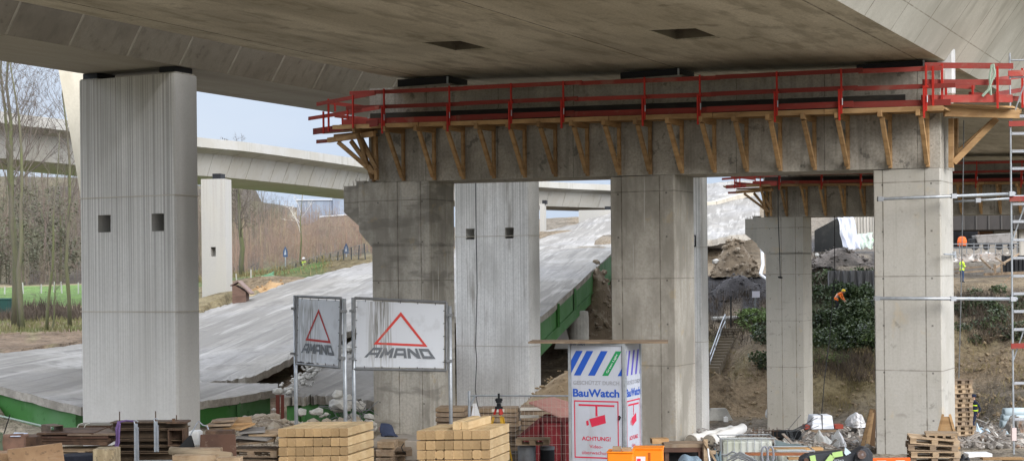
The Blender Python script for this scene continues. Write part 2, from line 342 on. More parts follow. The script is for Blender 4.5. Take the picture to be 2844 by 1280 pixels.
def portal(v, zg, label, du=0, pale=False):
    r = empty('portal_pier', B(0, v), BA, label, 'bridge pier', 'portal piers under the wide bridge deck')
    for i, (u0, u1, cm, _) in enumerate(cols):
        if i == 1: u0 += du; u1 += du
        if pale: cm = pcol('far_column_concrete_%d' % i, (.47,.45,.4,1), clean, [u0+.9, u0+1.7], u0, u1)
        m = MB(); c = .03
        poly = [(u0+c,0,zg),(u1-c,0,zg),(u1,c,zg),(u1,1.6-c,zg),(u1-c,1.6,zg),(u0+c,1.6,zg),(u0,1.6-c,zg),(u0,c,zg)]
        if i == 0: # corbelled head
            m.prism(poly, (0,0,6.0-zg))
            m.prism([(u0,0.0,5.9),(u1,0.0,5.9),(u1,0.0,zb(u1)-.004),(-18.4,0.0,zb(u0)-.004),(-18.4,0.0,6.4)], (0,1.6,0))
            m.prism([(-18.4,.35,6.42),(-18.4,.35,7.9),(-19.2,.35,7.9),(-19.2,.35,7.05)], (0,1.2,0))
            # rebar stubs and rough top on the corbel
            for k in range(7): 
                x = -19.1+.13*k; m.tube([(x,.5+.1*(k%3),7.88),(x+.03*(k%2),.5,8.0+.22*((k*5)%4)/4)], .012, 4)
            m.box(-18.75,-18.45,.4,.9,7.9,8.05)
        else:
            m.prism(poly, (0,0,min(zb(u0),zb(u1))-.005-zg))
        m.build('column', cm, r)
    m = MB()
    U0, U1 = -18.0, 0.0
    q = lambda u, v_, z: (u, v_, z)
    m.hexa([q(U0,.004,zb(U0)),q(U1,.004,zb(U1)),q(U1,1.8,zb(U1)),q(U0,1.8,zb(U0))],[q(U0,.004,zp(U0)+.5),q(U1,.004,zp(U1)+.5),q(U1,1.8,zp(U1)+.5),q(U0,1.8,zp(U0)+.5)])
    m.hexa([q(U0,.08,zp(U0)+.5),q(U1,.08,zp(U1)+.5),q(U1,1.8,zp(U1)+.5),q(U0,1.8,zp(U0)+.5)],[q(U0,.08,ztop(U0)),q(U1,.08,ztop(U1)),q(U1,1.8,ztop(U1)),q(U0,1.8,ztop(U0))])
    m.build('crossbeam', mat('crossbeam_jointed', (.47,.44,.385,1), [((.8,.8,.8), .42, .6, (.24,.225,.195,1), .6), ((5,5,.35), .5, .64, (.2,.185,.16,1), .5), ((1.6,1.6,1.2), .6, .7, (.5,.47,.41,1), .6), (14, .4, .7, (.18,.17,.14,1), .5), (2.5,.6,.66,(.09,.085,.075,1),.6)],
        lines=[('x','per',(2.55,-.6),.014,(.2,.18,.15),.6)], bump=[(25,.25,.01)]), r)
    for a, b in ((-17.05,-15.2),(-9.35,-7.5),(-2.3,-.45)):
        c = (a+b)/2
        mb = MB().box(a,b,.25,1.5,ztop(c)+.05,zs(b)-.02); 
        o = mb.build('bearing', bearing_m, r); 
        MB().box(a-.12,b+.12,.16,1.6,ztop(b)-.03,ztop(c)+.05).build('plinth', conc_portal, o)
        MB().box(b-.03,b+.01,.2,.26,ztop(c)+.06,zs(b)-.03).build('clamp', galv, o)
    return r
pier1 = portal(0, -1.2, 'long concrete crossbeam on three square columns under the wide bridge, nearest of its kind')
pier2 = portal(40.3, -6, 'concrete crossbeam on square columns seen far behind the nearest crossbeam, in shade', -1.15, True)

# ================= timber work platform with red guard rail =================
def platform(v, label):
    r = empty('work_platform', B(0, v), BA, label, 'scaffold platform', 'timber work platforms bracketed to the crossbeams')
    m = MB(); U0, U1 = -18.6, .35
    for k in range(5):
        a, b = -1.12+.225*k, -1.12+.225*k+.215
        m.hexa([(U0,a,zp(U0)-.05),(U1,a,zp(U1)-.05),(U1,b,zp(U1)-.05),(U0,b,zp(U0)-.05)],[(U0,a,zp(U0)),(U1,a,zp(U1)),(U1,b,zp(U1)),(U0,b,zp(U0))])
    m.build('deck_board', wood_m, r)
    for k in range(6):
        a = U0 + (U1-U0)*k/6; b = U0 + (U1-U0)*(k+1)/6 - .02
        MB().hexa([(a,-1.17,zp(a)-.1),(b,-1.17,zp(b)-.1),(b,-1.125,zp(b)-.1),(a,-1.125,zp(a)-.1)],[(a,-1.17,zp(a)+.03),(b,-1.17,zp(b)+.03),(b,-1.125,zp(b)+.03),(a,-1.125,zp(a)+.03)]).build('edge_board', wood_m, r)
    us = [-17.79,-16.68,-15.56,-14.52,-13.45,-12.39,-11.36,-10.31,-9.28,-8.3,-7.32,-6.33,-5.37,-4.39,-3.41,-2.48,-1.32,-.32]
    for u in us:
        z = zp(u)-.055; zl = zb(u)+.12; j = random.uniform(-.04,.04)
        m = MB().bar((u,-1.22,z-.08),(u,-.01,z-.08),.11,.16)
        m.bar((u,-.06,z-.16),(u,-.06,zl-.1),.09,.11,up=(0,1,0))
        m.bar((u+j,-.98,z-.16),(u,-.14,zl),.1,.12,up=(1,0,0))
        m.bar((u-.09,-.5,z-.05),(u+.09,-.5,z-.05),.05,.02)
        m.build('bracket', wood_m, r, bevel=.006)
    # thin dark strip added along the crossbeam face, behind the toe boards
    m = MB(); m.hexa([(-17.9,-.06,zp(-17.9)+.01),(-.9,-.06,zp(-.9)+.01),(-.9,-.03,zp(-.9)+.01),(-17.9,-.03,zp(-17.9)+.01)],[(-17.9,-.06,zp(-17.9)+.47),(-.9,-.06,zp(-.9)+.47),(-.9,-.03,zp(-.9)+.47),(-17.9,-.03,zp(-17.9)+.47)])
    m.build('dark_strip', mat('dark_strip_colour',(.035,.033,.03,1),[((1,1,3),.45,.6,(.07,.065,.055,1),.6)]), r)
    pu = [-16.68,-14.36,-12.26,-10.55,-8.0,-6.34,-4.12,-2.34,-.1]
    for i, u in enumerate(pu):
        z = zp(u); m = MB().box(u-.022,u+.022,-1.2,-1.15,z-.1,z+1.1); o = m.build('guard_post', steel_red, r)
        MB().box(u-.075,u-.03,-1.24,-1.18,z-.28,z+.55).box(u-.09,u+.05,-1.22,-1.14,z+.5,z+.56).build('clamp', steel_red, o)
        MB().tube([(u+.04,-1.24,z+.12),(u+.04,-1.24,z+.3)],.016,6).build('wedge', galv, o)
    cuts = [-18.3,-14.2,-10.4,-6.2,-2.2,.35]
    for h, w in ((.13,.16),(.56,.12),(1.02,.12)):
        for i in range(5):
            a, b = cuts[i]+h*.3, cuts[i+1]+h*.3+.12; o = .0 if i % 2 else .035
            if h == 1.02 and i == 4: b = .3
            vv = -1.12+o-.0; za, zb_ = zp(a)+h, zp(b)+h + (.02 if i % 2 else -.01)
            MB().bar((a,vv,za),(b,vv,zb_),.03,w).build('guard_rail', board_red, r)
    # left end return, running off at an angle
    Q = lambda px, py, d: (Matrix.Rotation(-BA,3,'Z') @ (P(px,py,d)-O)) 
    def rail(p, q, w=.12): MB().bar(Q(*p),Q(*q),.03,w).build('guard_rail', board_red, r)
    rail((880,290,50.3),(1043,259,47.9)); rail((857,330,51.2),(1053,299,47.9)); rail((870,366,50.9),(1050,341,48.1),.2); rail((879,394,50.9),(950,388,50.2),.12)
    rail((915,286,52.6),(1025,300,51.9)); rail((930,322,52.6),(1020,332,51.6)); rail((945,352,52.5),(1020,357,51.5),.14)
    for px, y0, y1, d in ((899,310,372,50.4),(913,275,365,49.9),(966,300,357,49.0),(981,265,357,48.6),(931,285,310,52.5),(952,325,358,52.5)):
        MB().bar(Q(px,y1,d),Q(px-1,y0,d),.05,.05,up=(0,1,0)).build('guard_post', steel_red, r)
    m = MB(); a, b, c_, e = Q(873,372,51.2), Q(1040,356,48.4), Q(1046,362,50.6), Q(905,372,53.2)
    m.hexa([a,b,c_,e],[x+Vector((0,0,.06)) for x in (a,b,c_,e)]); m.build('deck_board', wood_m, r)
    for p, q in (((940,396,50.2),(1035,478,49.4)),((975,392,49.7),(1040,482,49.3)),((1003,385,49.3),(1046,470,49.0))):
        MB().bar(Q(*p),Q(*q),.1,.13,up=(1,0,0)).build('bracket', wood_m, r)
    MB().bar(Q(1043,378,49.2),Q(1046,500,49.2),.1,.12,up=(0,1,0)).build('bracket', wood_m, r)
    MB().bar(Q(912,390,50.6),Q(1040,372,48.6),.1,.16).build('joist', wood_m, r)
    MB().bar(Q(930,378,51.3),Q(1045,366,49.4),.1,.1).build('joist', wood_m, r)
    # right end, wrapped round the corner
    m = MB(); a, b, c_, e = Q(2558,290,40.9), Q(2814,300,41.0), Q(2830,306,44.5), Q(2650,306,44.8)
    m.hexa([a,b,c_,e],[x+Vector((0,0,.05)) for x in (a,b,c_,e)]); m.build('deck_board', wood_m, r)
    for y0, y1, x0, x1, w in ((182,184,2568,2814,.15),(229,229,2562,2808,.15),(275,274,2558,2812,.2)):
        rail((x0,y0,40.7),(x1,y1,40.7),w)
    rail((2765,222,41.2),(2838,212,44.6)); rail((2765,262,41.2),(2838,250,44.6)); rail((2646,240,44.6),(2708,243,44.6),.12); rail((2690,262,44.6),(2830,275,44.6),.14)
    for px, y0, y1, d in ((2592,185,308,40.6),(2617,178,292,40.6),(2771,185,302,40.6),(2628,240,290,40.8),(2702,238,266,44.5),(2840,190,300,44)):
        MB().bar(Q(px,y1,d),Q(px-1,y0,d),.055,.05,up=(0,1,0)).build('guard_post', steel_red, r)
    MB().bar(Q(2622,312,41.2),Q(2830,318,41.4),.1,.22).build('joist', wood_m, r)
    MB().bar(Q(2635,304,43.2),Q(2835,310,43.4),.1,.12).build('joist', wood_m, r)
    for d in (41.9, 43.3):
        MB().bar(Q(2642 if d<43 else 2655,330,d),Q(2642 if d<43 else 2655,466 if d<43 else 440,d),.12,.16,up=(0,1,0)).bar(Q(2648 if d<43 else 2660,452 if d<43 else 425,d),Q(2768,330,d),.1,.16).build('bracket', wood_m, r)
    return r
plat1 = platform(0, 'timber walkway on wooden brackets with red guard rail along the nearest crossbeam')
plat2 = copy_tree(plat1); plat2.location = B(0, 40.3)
plat2['label'] = 'smaller looking timber walkway with red guard rail on the far crossbeam in the shade'
# hanging strap and white cover at the right-hand end
tag(MB().tube([P(2758,178,40.5),P(2762,205,40.5),P(2755,222,40.5),P(2745,250,40.5),P(2728,268,40.5)],.035,5).tube([P(2754,180,40.5),P(2748,215,40.5),P(2752,265,40.5)],.03,5).build('strap', mat('pale_green_webbing',(.3,.38,.3,1))), 'pale green webbing strap hanging over the red rail at the right-hand end', 'strap')
tag(MB().box(-.22,.22,-.15,.15,0,1.45).build('cover_sheet', white_sheet, loc=P(2629,266,42.4), rotz=BA, bevel=.05), 'white plastic cover standing at the end of the crossbeam behind the red rails', 'sheet')

# ================= ribbed piers of the side bridge =================
def ribpier(u0, u1, v, dep, zg, zt, m_, label, holes, joints, bearings, name='ribbed_pier', grp='ribbed piers of the side bridge'):
    r = empty(name, B((u0+u1)/2, v, zg), BA, label, 'bridge pier', grp)
    w = (u1-u0)/2; m = MB(); H = zt-zg
    zsn = sorted(set([0, H])); hl = [(a-(u0+u1)/2, b-(u0+u1)/2, c-zg, d-zg) for a, b, c, d in holes]
    holed(m, lambda a, b: (a, 0, b), [-w+.06, w-.06], [0, H], hl, (0,.75,0))
    side = [(-w+.06,0),(-w,.06),(-w,dep-.06),(-w+.06,dep),(w-.06,dep),(w,dep-.06),(w,.06),(w-.06,0)]
    for i in range(7): m.add([(side[i][0],side[i][1],0),(side[i][0],side[i][1],H),(side[i+1][0],side[i+1][1],H),(side[i+1][0],side[i+1][1],0)],[(0,1,2,3)])
    m.add([(x,y,H) for x,y in side],[tuple(range(8))])
    m.build('shaft', m_, r, fix=False)
    for j in joints:
        MB().box(-w-.012,w+.012,-.012,dep+.012,j-zg-.012,j-zg+.012).build('joint_ridge', conc_web, r)
    for a, b in bearings:
        MB().box(a,b,.1,dep-.1,H+.004,H+.05).build('plinth', conc_portal, r)
        MB().box(a+.06,b-.06,  .15,dep-.15,H+.05,ZL-zg-.004).build('bearing', bearing_m, r)
    return r
def hz(px0, px1, py0, py1, v):
    u0, u1 = u_at(px0, v), u_at(px1, v); d = B((u0+u1)/2, v).y; hy = HY-.0105*((px0+px1)/2-CX)
    return (u0, u1, 5+(hy-py1)*d/F, 5+(hy-py0)*d/F)
ribA = ribpier(-25.5,-21.7,-5.05,1.12,-1,11.17,conc_pierA,'massive board-marked concrete pier with two square holes, nearest one at left',
    [hz(274,309,597,645,-5.05), hz(423,457,593,642,-5.05)], [7.49,3.96], [(-1.9,-1.2),(1.15,1.87)])
ribF = ribpier(-26.0,-22.2,19.8,1.1,-3,11.3,conc_pierF,'pale ribbed pier with two small square holes between the first two columns',
    [hz(1295,1319,635,665,19.8), hz(1404,1428,632,662,19.8)], [6.7,1.75,-1.35], [(-1.9,-1.2),(1.15,1.87)])
ribG = ribpier(-25.6,-22.1,41.5,1.1,-5,11.3,conc_pierF,'pale ribbed pier mostly hidden behind the middle column, lamp box on its edge', [], [6.4,1.0], [(1.1,1.7)])
# cable down pier F and strip stains
tag(MB().tube([P(1321,508,68.6),P(1322,620,68.6),P(1325,800,68.6),P(1321,960,68.6),P(1324,1000,68.6),P(1320,1080,68.6),P(1330,1150,68.6)],.018,4).build('cable', black_m), 'thin black cable hanging down the face of the pale ribbed pier', 'cable')
c1 = empty('wall_lamp', P(1925,669,88.3), BA, 'small white lamp box on the edge of the pier behind the middle column', 'lamp')
MB().box(-.1,.1,-.1,.05,-.28,.28).build('housing', mat('lamp_white',(.75,.77,.8,1)), c1, bevel=.03)
MB().box(-.14,.14,-.03,.1,-.33,.33).build('frame', black_m, c1)

# flared cream pier behind the big one
m = MB(); fl = [P(165,170,58), P(330,170,58), P(345,560,58), P(352,1060,58), P(236,1060,58), P(224,560,58), P(196,400,58)]
fl = [P(158,170,60), P(420,170,60), P(350,560,60), P(348,1080,60), P(246,1080,60), P(226,560,60), P(196,380,60)]
m.prism(fl, BV*1.2); m.build('flared_pier', mat('cream_concrete',(.58,.54,.44,1),[((1,1,.4),.42,.62,(.42,.38,.29,1),.6),(12,.4,.7,(.46,.42,.34,1),.4)],bump=[(20,.2,.01)]))
tag(bpy.data.objects['flared_pier'], 'cream concrete pier with flared top just behind the big ribbed pier at left', 'bridge pier')

# ================= curved viaduct far behind =================
vp = [(-420,286,70),(-150,308,78),(0,323,85),(184,342,90),(370,364,96),(559,385,103),(711,400,108),(976,437,122),(1200,470,138),(1500,500,155),(1695,515,163),(1990,540,175),(2300,560,190)]
pts = [P(*q) for q in vp]
def cr(p0,p1,p2,p3,t): return .5*((2*p1)+(p2-p0)*t+(2*p0-5*p1+4*p2-p3)*t*t+(3*p1-p0-3*p2+p3)*t**3)
path = []
for i in range(1, len(pts)-2):
    for k in range(8): path.append(cr(pts[i-1],pts[i],pts[i+1],pts[i+2],k/8))
for p in path: p.z = 14.15 if p.y < 100 else 14.2
sec = [(0,0),(0,-.62),(1.15,-.9),(1.75,-2.35),(7.2,-2.45),(7.9,-.95),(9.2,-.62),(9.2,0)]
vi = empty('viaduct', path[0]*1.0, 0, 'curved pale viaduct crossing far behind, running from left edge to the gap between columns', 'bridge')
o0 = Vector(path[0])
def vring(i, off=0):
    a = path[max(0,i-1)]; b = path[min(len(path)-1,i+1)]; d = (b-a); d.z = 0; d.normalize(); n = Vector((-d.y,d.x,0))
    if n.y < 0: n = -n
    return [path[i]-o0 + n*(s[0]-off) + Vector((0,0,s[1])) for s in sec]
for nm, idx, mt in (('parapet',(0,1,7),conc_via),('girder',(1,2,3,4,5,6),conc_via)):
    m = MB(); prs = [(0,1),(7,0),(6,7)] if nm=='parapet' else [(1,2),(2,3),(3,4),(4,5),(5,6)]
    for i in range(len(path)-1):
        a, b = vring(i), vring(i+1)
        for p, q in prs: m.add([a[p],b[p],b[q],a[q]],[(0,1,2,3)])
    if nm == 'girder':
        acc = 0
        for i in range(1, len(path)-1):
            L_ = (path[i]-path[i-1]).length; acc += L_
            if acc > 1.9: # joint ridges on the web
                acc = 0; a = vring(i, .03); m.bar(a[2],a[3],.08,.03); m.bar(a[1],a[2],.06,.03)
    m.build(nm, mt, vi, fix=False)
# far piers carrying the viaduct
def fpier(px0, px1, pyt, pyb, d, dep, label, hole=None, rz=BA, head=None):
    a, b = P(px0,pyb,d), P(px1,pyb,d); w = (b-a).length/2; zt = P(px0,pyt,d).z; H = zt-a.z
    r = empty('viaduct_pier', (a+b)/2, R(-8), label, 'bridge pier', 'piers under the far viaduct')
    m = MB(); holed(m, lambda x, z: (x,0,z), [-w,w],[0,H],[hole] if hole else [], (0,.6,0))
    m.add([(-w,0,0),(-w,dep,0),(-w,dep,H),(-w,0,H),(w,0,0),(w,dep,0),(w,dep,H),(w,0,H)],[(0,1,2,3),(5,4,7,6),(3,2,6,7),(1,5,6,2)])
    m.build('shaft', conc_via2, r, fix=False)
    if head: MB().box(head[0],head[1],.2,dep-.2,H,H+.35).build('bearing', bearing_m, r)
    return r
conc_via2 = mat('far_pier_concrete', (.36,.355,.335,1), [((.8,.8,.4),.42,.62,(.4,.385,.34,1),.5),((5,5,.1),.52,.62,(.3,.28,.25,1),.5,K(z=(3,9))),(9,.4,.7,(.42,.4,.37,1),.4)], bump=[(12,.2,.01)])
fpier(561,630,497,900,100,1.3,'slim ribbed pier with one square hole carrying the far viaduct, right of the big pier',(-.2,.14,4.35,4.95), head=(-.1,.45))
fpier(1500,1513,566,690,150,1.5,'narrow far pier beside the pale ribbed pier under the viaduct', head=(0,.4))
fpier(1608,1720,583,690,158,3,'stout far abutment pier under the viaduct seen left of the middle column', head=(.6,2.0))
# ================= terrain =================
def hyat(px): return HY - .0105*(px-CX)
def zat(px, py, d): return P(px, py, d).z
TC = []   # (px, d, z)
for px in (-1600,-700,0,700,1422,2100,2800,3700,4600): TC += [(px,6,.6),(px,14,.4),(px,22,.15),(px,32,.0)]
for px in (-1200,-500,0,230): TC += [(px,42,-.25),(px,49,-.25)]
for px in (500,800,1040): TC += [(px,42,0.0),(px,49,.0)]
for px in (1250,1500,1700): TC += [(px,42,-.1),(px,52,-.6),(px,70,-1.0),(px,85,-.6)]
for px in (1900,2000,2200,2450,2700,3100,4000): TC += [(px,40,.1),(px,43,.0),(px,47,-.35),(px,52,-.8),(px,58,-1.35),(px,64,-1.95),(px,70,-2.6),(px,77,-3.3)]
for px in (-1400,-500,-100,120,300): TC += [(px,56,1.0),(px,61,1.9),(px,66,2.2),(px,74,2.55),(px,85,2.7),(px,93,3.3),(px,120,3.8),(px,170,4.3),(px,230,8),(px,330,24),(px,600,40)]
TC += [(500,60,-.3),(570,54,-.3),(700,54,-.2),(850,54,-.2),(1000,54,-.2),(620,58,-.3),(500,75,2.6),(700,60,-.4),(700,75,2.3),(700,95,4.2),(560,88,3.2),(600,100,3.3),(640,108,3.6),(750,112,5.0),(680,140,4.6),(800,140,5.4),(900,140,6.2),(1000,135,6.6),(1100,130,6.5),(560,140,4.3),
       (700,210,6),(900,210,7.5),(1100,200,8),(600,300,17),(760,300,13),(900,250,10),(900,330,13.5),(1100,330,13.5),(1300,330,14),(640,600,40),(850,600,17),(1200,600,17),(900,70,.6),(1000,90,2.5),(1000,110,4.3),(900,100,3.6),(850,118,4.8)]
TC += [(1300,100,1.2),(1300,125,4.5),(1450,150,8.8),(1550,150,9.3),(1500,112,2.6),(1600,104,2.2),(1650,100,4.2),(1700,102,5.2),(1620,95,.8),(1560,92,-.5),(1540,86,-.9),(1600,130,7),(1700,130,8.2),(1800,115,6),(1600,200,12),(1600,400,15),(2000,400,18),(1200,150,7.5)]
def tp(px, py, d): TC.append((px, d, zat(px, py, d)))
for px in (1850,1950,2050,2150,2300,2500): tp(px, 1240, 84); tp(px, 1195, 90)
for q in [(1950,1160,95),(1960,1090,96.5),(1975,1040,98),(2000,980,103),(2030,915,108),(2040,880,112),(1990,830,114),(2060,815,115),(2000,765,118),(2100,760,119),(2050,745,124),(2120,720,130),(1980,690,133),
          (2080,1160,94),(2100,1080,97),(2110,1000,100),(2120,930,104),(2130,880,110),
          (2280,1170,92),(2300,1090,95),(2310,1010,98),(2320,940,101),(2320,880,105),(2360,810,109),(2310,770,113),(2300,735,116),(2350,700,120),(2400,695,124),
          (2420,1150,92),(2430,1050,96),(2430,950,100),(2430,850,105),(2500,900,103),(2500,1100,94),(2550,780,112),
          (2680,1180,88),(2700,1100,92),(2720,1000,97),(2740,930,101),(2700,880,104),(2680,830,108),(2680,789,112),(2750,780,114),(2830,790,112),(2700,775,119),(2800,770,120),(2740,772,126),
          (2820,1190,86),(2830,1100,90),(2840,1000,95),(2850,900,102),(3100,1150,86),(3150,1000,95),(3200,850,104),(3200,780,115),(3800,1150,86),(3900,1000,95),(4000,800,110),
          (2700,700,150),(2850,690,150),(3300,690,150),(2400,680,150),(2200,640,165),(2700,600,300),(3500,560,400),(2300,500,400)]: tp(*q)
_tc = [(px/90.0, math.log(d)*34, z) for px, d, z in TC]
def terr_s(px, d):
    a = px/90.0; b = math.log(max(d,1))*34; sw = 0; sz = 0
    for x, y, z in _tc:
        r2 = (x-a)**2 + (y-b)**2 + .03
        w_ = 1/(r2*r2) if r2 < 400 else 0
        sw += w_; sz += w_*z
    return sz/sw if sw else 0
def terr(x, y):
    d = max(y, 3.0); px = CX + x/d*F
    z = terr_s(px, d)
    n = noise.noise(Vector((x*.5, y*.5, 0)))*.12 + noise.noise(Vector((x*1.7, y*1.7, 5)))*.06
    steep = max(0, 1-abs(d-101)/16)*(1 if px > 1900 else 0)
    n += steep*(noise.noise(Vector((x*.45,y*.45,z*.35)))*.9 + noise.noise(Vector((x*1.3,y*1.3,9)))*.35)
    z += n
    for (o_, n_), pl in SLX:
        if 46 < y < 125 and inpoly(x, y, pl): z = min(z, o_.z - ((x-o_.x)*n_.x+(y-o_.y)*n_.y)/n_.z - 1.0)
    return z
# planes of the fallen slabs, from three points each
def plane3(a, b, c):
    n = (b-a).cross(c-a).normalized(); return a, n
def onplane(pl, px, py):
    o_, n_ = pl; r0 = P(px, py, 0); r1 = P(px, py, 1)-r0; t = (o_-r0).dot(n_)/r1.dot(n_); return r0+r1*t
PL1 = plane3(P(0,1072,53),P(560,1111,55.0),P(229,948,68))
PL2 = plane3(P(565,1062,62),P(1700,703,101),P(1033,727,112))
PL4 = plane3(P(780,1103,52.5),P(1040,1113,54.2),P(975,945,66))
Q1 = lambda *q: [onplane(PL1,a,b) for a,b in q]; Q2 = lambda *q: [onplane(PL2,a,b) for a,b in q]; Q4 = lambda *q: [onplane(PL4,a,b) for a,b in q]
SL = [(PL1,[(-300,1015),(0,1072),(229,1136),(400,1130),(560,1111),(772,1083),(772,1066),(560,1060),(400,915),(229,948),(0,985),(-300,1010)]),
      (PL2,[(400,1075),(565,1062),(700,1046),(812,990),(975,915),(1180,880),(1300,880),(1400,890),(1500,884),(1700,703),(1700,687),(1500,690),(1250,708),(1033,727),(830,775),(720,815),(565,866),(400,905)])]
def inpoly(x, y, pl):
    c = False; n = len(pl)
    for i in range(n):
        (x1,y1),(x2,y2) = pl[i], pl[i-1]
        if (y1>y)!=(y2>y) and x < (x2-x1)*(y-y1)/(y2-y1)+x1: c = not c
    return c
SLX = [(pl, [(onplane(pl,a,b).x, onplane(pl,a,b).y) for a,b in q]) for pl,q in SL]
# sample a regular lattice in (px, log d)
pxs = [-1600+ i*26 for i in range(0, 240)]; ds = []
d = 5.0
while d < 1500: ds.append(d); d *= (1.028 if 20 < d < 140 else 1.07)
PAL = dict(soil=(.22,.175,.12), site=(.33,.28,.21), mud=(.2,.17,.13), green=(.125,.215,.05), dull=(.17,.18,.075), leaf=(.23,.165,.11), bank=(.13,.1,.065), straw=(.25,.205,.115), dark=(.05,.048,.05), clay=(.27,.205,.13), ivy=(.07,.09,.04), wood=(.085,.068,.052), sand=(.22,.17,.105))
def biome(x, y, z):
    d = y; px = CX + x/d*F; py = PXY((x,y,z))[1]; n = noise.noise(Vector((x*.22,y*.22,z*.3))); n2 = noise.noise(Vector((x*.7,y*.7,z*.7)))
    P_ = PAL
    if px < 1300:
        if d < 55: return P_['site']
        if d < 72: return P_['leaf'] if n2 > -.35 else P_['straw']
        if d < 85 and px < 500: return P_['dull'] if n > -.1 else P_['leaf']
        if d < 91 and px < 500: return P_['bank']
        if 99 < d < 140 and -250 < px < 540: return P_['green']
        if d < 170 and px < 540: return P_['straw']
        if px < 900 and d > 120 and d < 170: return P_['dull'] if n > 0 else P_['green']
        if 100 < d <= 120 and 560 < px < 900: return P_['clay']
        if d >= 170: return P_['wood'] if n2 > -.1 else (.14,.12,.07)
        return P_['straw']
    if px < 1890:
        return P_['mud'] if d < 60 else (P_['soil'] if n > -.2 else P_['mud'])
    if d < 84: return P_['mud'] if n2 > 0 else P_['site']
    if d < 94: return P_['mud']
    if px < 2150:
        if py > 1035: return P_['clay'] if n > -.3 else P_['soil']
        if py > 880: return P_['soil'] if n > 0 else (P_['straw'] if n2 > 0 else P_['ivy'])
        return P_['dark'] if d < 121 else P_['soil']
    if px < 2560:
        if py > 1000: return P_['straw'] if n > -.15 else P_['clay']
        if d > 114: return P_['mud'] if n > 0 else P_['dark']
        return P_['ivy'] if n > -.35 else P_['bank']
    if d < 98: return P_['clay'] if n2 > -.25 else P_['soil']
    if d < 104: return P_['soil'] if n > -.1 else P_['straw']
    if d < 110: return P_['bank']
    return P_['sand'] if d < 128 else P_['mud']
m = MB(); tcol = []
for dd in ds:
    for px in pxs:
        x = (px-CX)/F*dd; z = terr(x, dd); m.v.append(Vector((x, dd, z))); c = biome(x, dd, z)
        tcol.append(c)
W_ = len(pxs)
for j in range(len(ds)-1):
    for i in range(W_-1): a = j*W_+i; m.f.append((a, a+1, a+W_+1, a+W_))
ground_m = mat('site_ground', (.3,.25,.2,1), [((.8,.8,.8),.45,.6,(.5,.5,.5,1),.6,K(mulmode=True)), ((4,4,4),.5,.65,(.55,.52,.5,1),.7,K(mulmode=True)), ((1.9,1.9,1.9),.6,.7,(1.5,1.4,1.25,1),.5,K(mulmode=True)), ((14,14,14),.5,.7,(.5,.48,.45,1),.5,K(mulmode=True)), ((.5,.5,2.2),.52,.62,(.62,.58,.52,1),.6,K(mulmode=True)), ((2.6,2.6,2.6),.56,.62,(.45,.42,.38,1),.6,K(mulmode=True))], attr='tint', rough=.97, bump=[(1.2,.9,.5),(5,.8,.15),(25,.6,.03)])
gr = m.build('ground', ground_m, smooth=True, fix=False)
ca = gr.data.color_attributes.new('tint', 'FLOAT_COLOR', 'POINT')
for i, c in enumerate(tcol): ca.data[i].color = (*c, 1)
tag(gr, kind='structure')
# far outer ground sheet below the modelled terrain, reaching the horizon
fo = MB().add([(-5000,-600,-9),(5000,-600,-9),(5000,5500,-9),(-5000,5500,-9)],[(0,1,2,3)]).build('terrain', mat('distant_ground',(.16,.14,.09,1),[(.01,.4,.6,(.1,.12,.05,1),.6)]), fix=False); tag(fo, kind='structure')
back = MB().add([(-60,-60,.6),(60,-60,.6),(60,5.5,.6),(-60,5.5,.6)],[(0,1,2,3)]).build('ground', ground_m, fix=False); tag(back, kind='structure')
ca = back.data.color_attributes.new('tint', 'FLOAT_COLOR', 'POINT')
for i in range(4): ca.data[i].color = (.26,.22,.165,1)
def gz(x, y): return terr(x, y)
def onG(px, d, dz=0):
    p = P(px, HY, d); p.z = terr(p.x, p.y)+dz; return p
def hitG(px, py, d0=12, d1=400):
    d = d0
    while d < d1:
        p = P(px, py, d)
        if p.z < terr(p.x, p.y): return p, d
        d *= 1.004
    return p, d

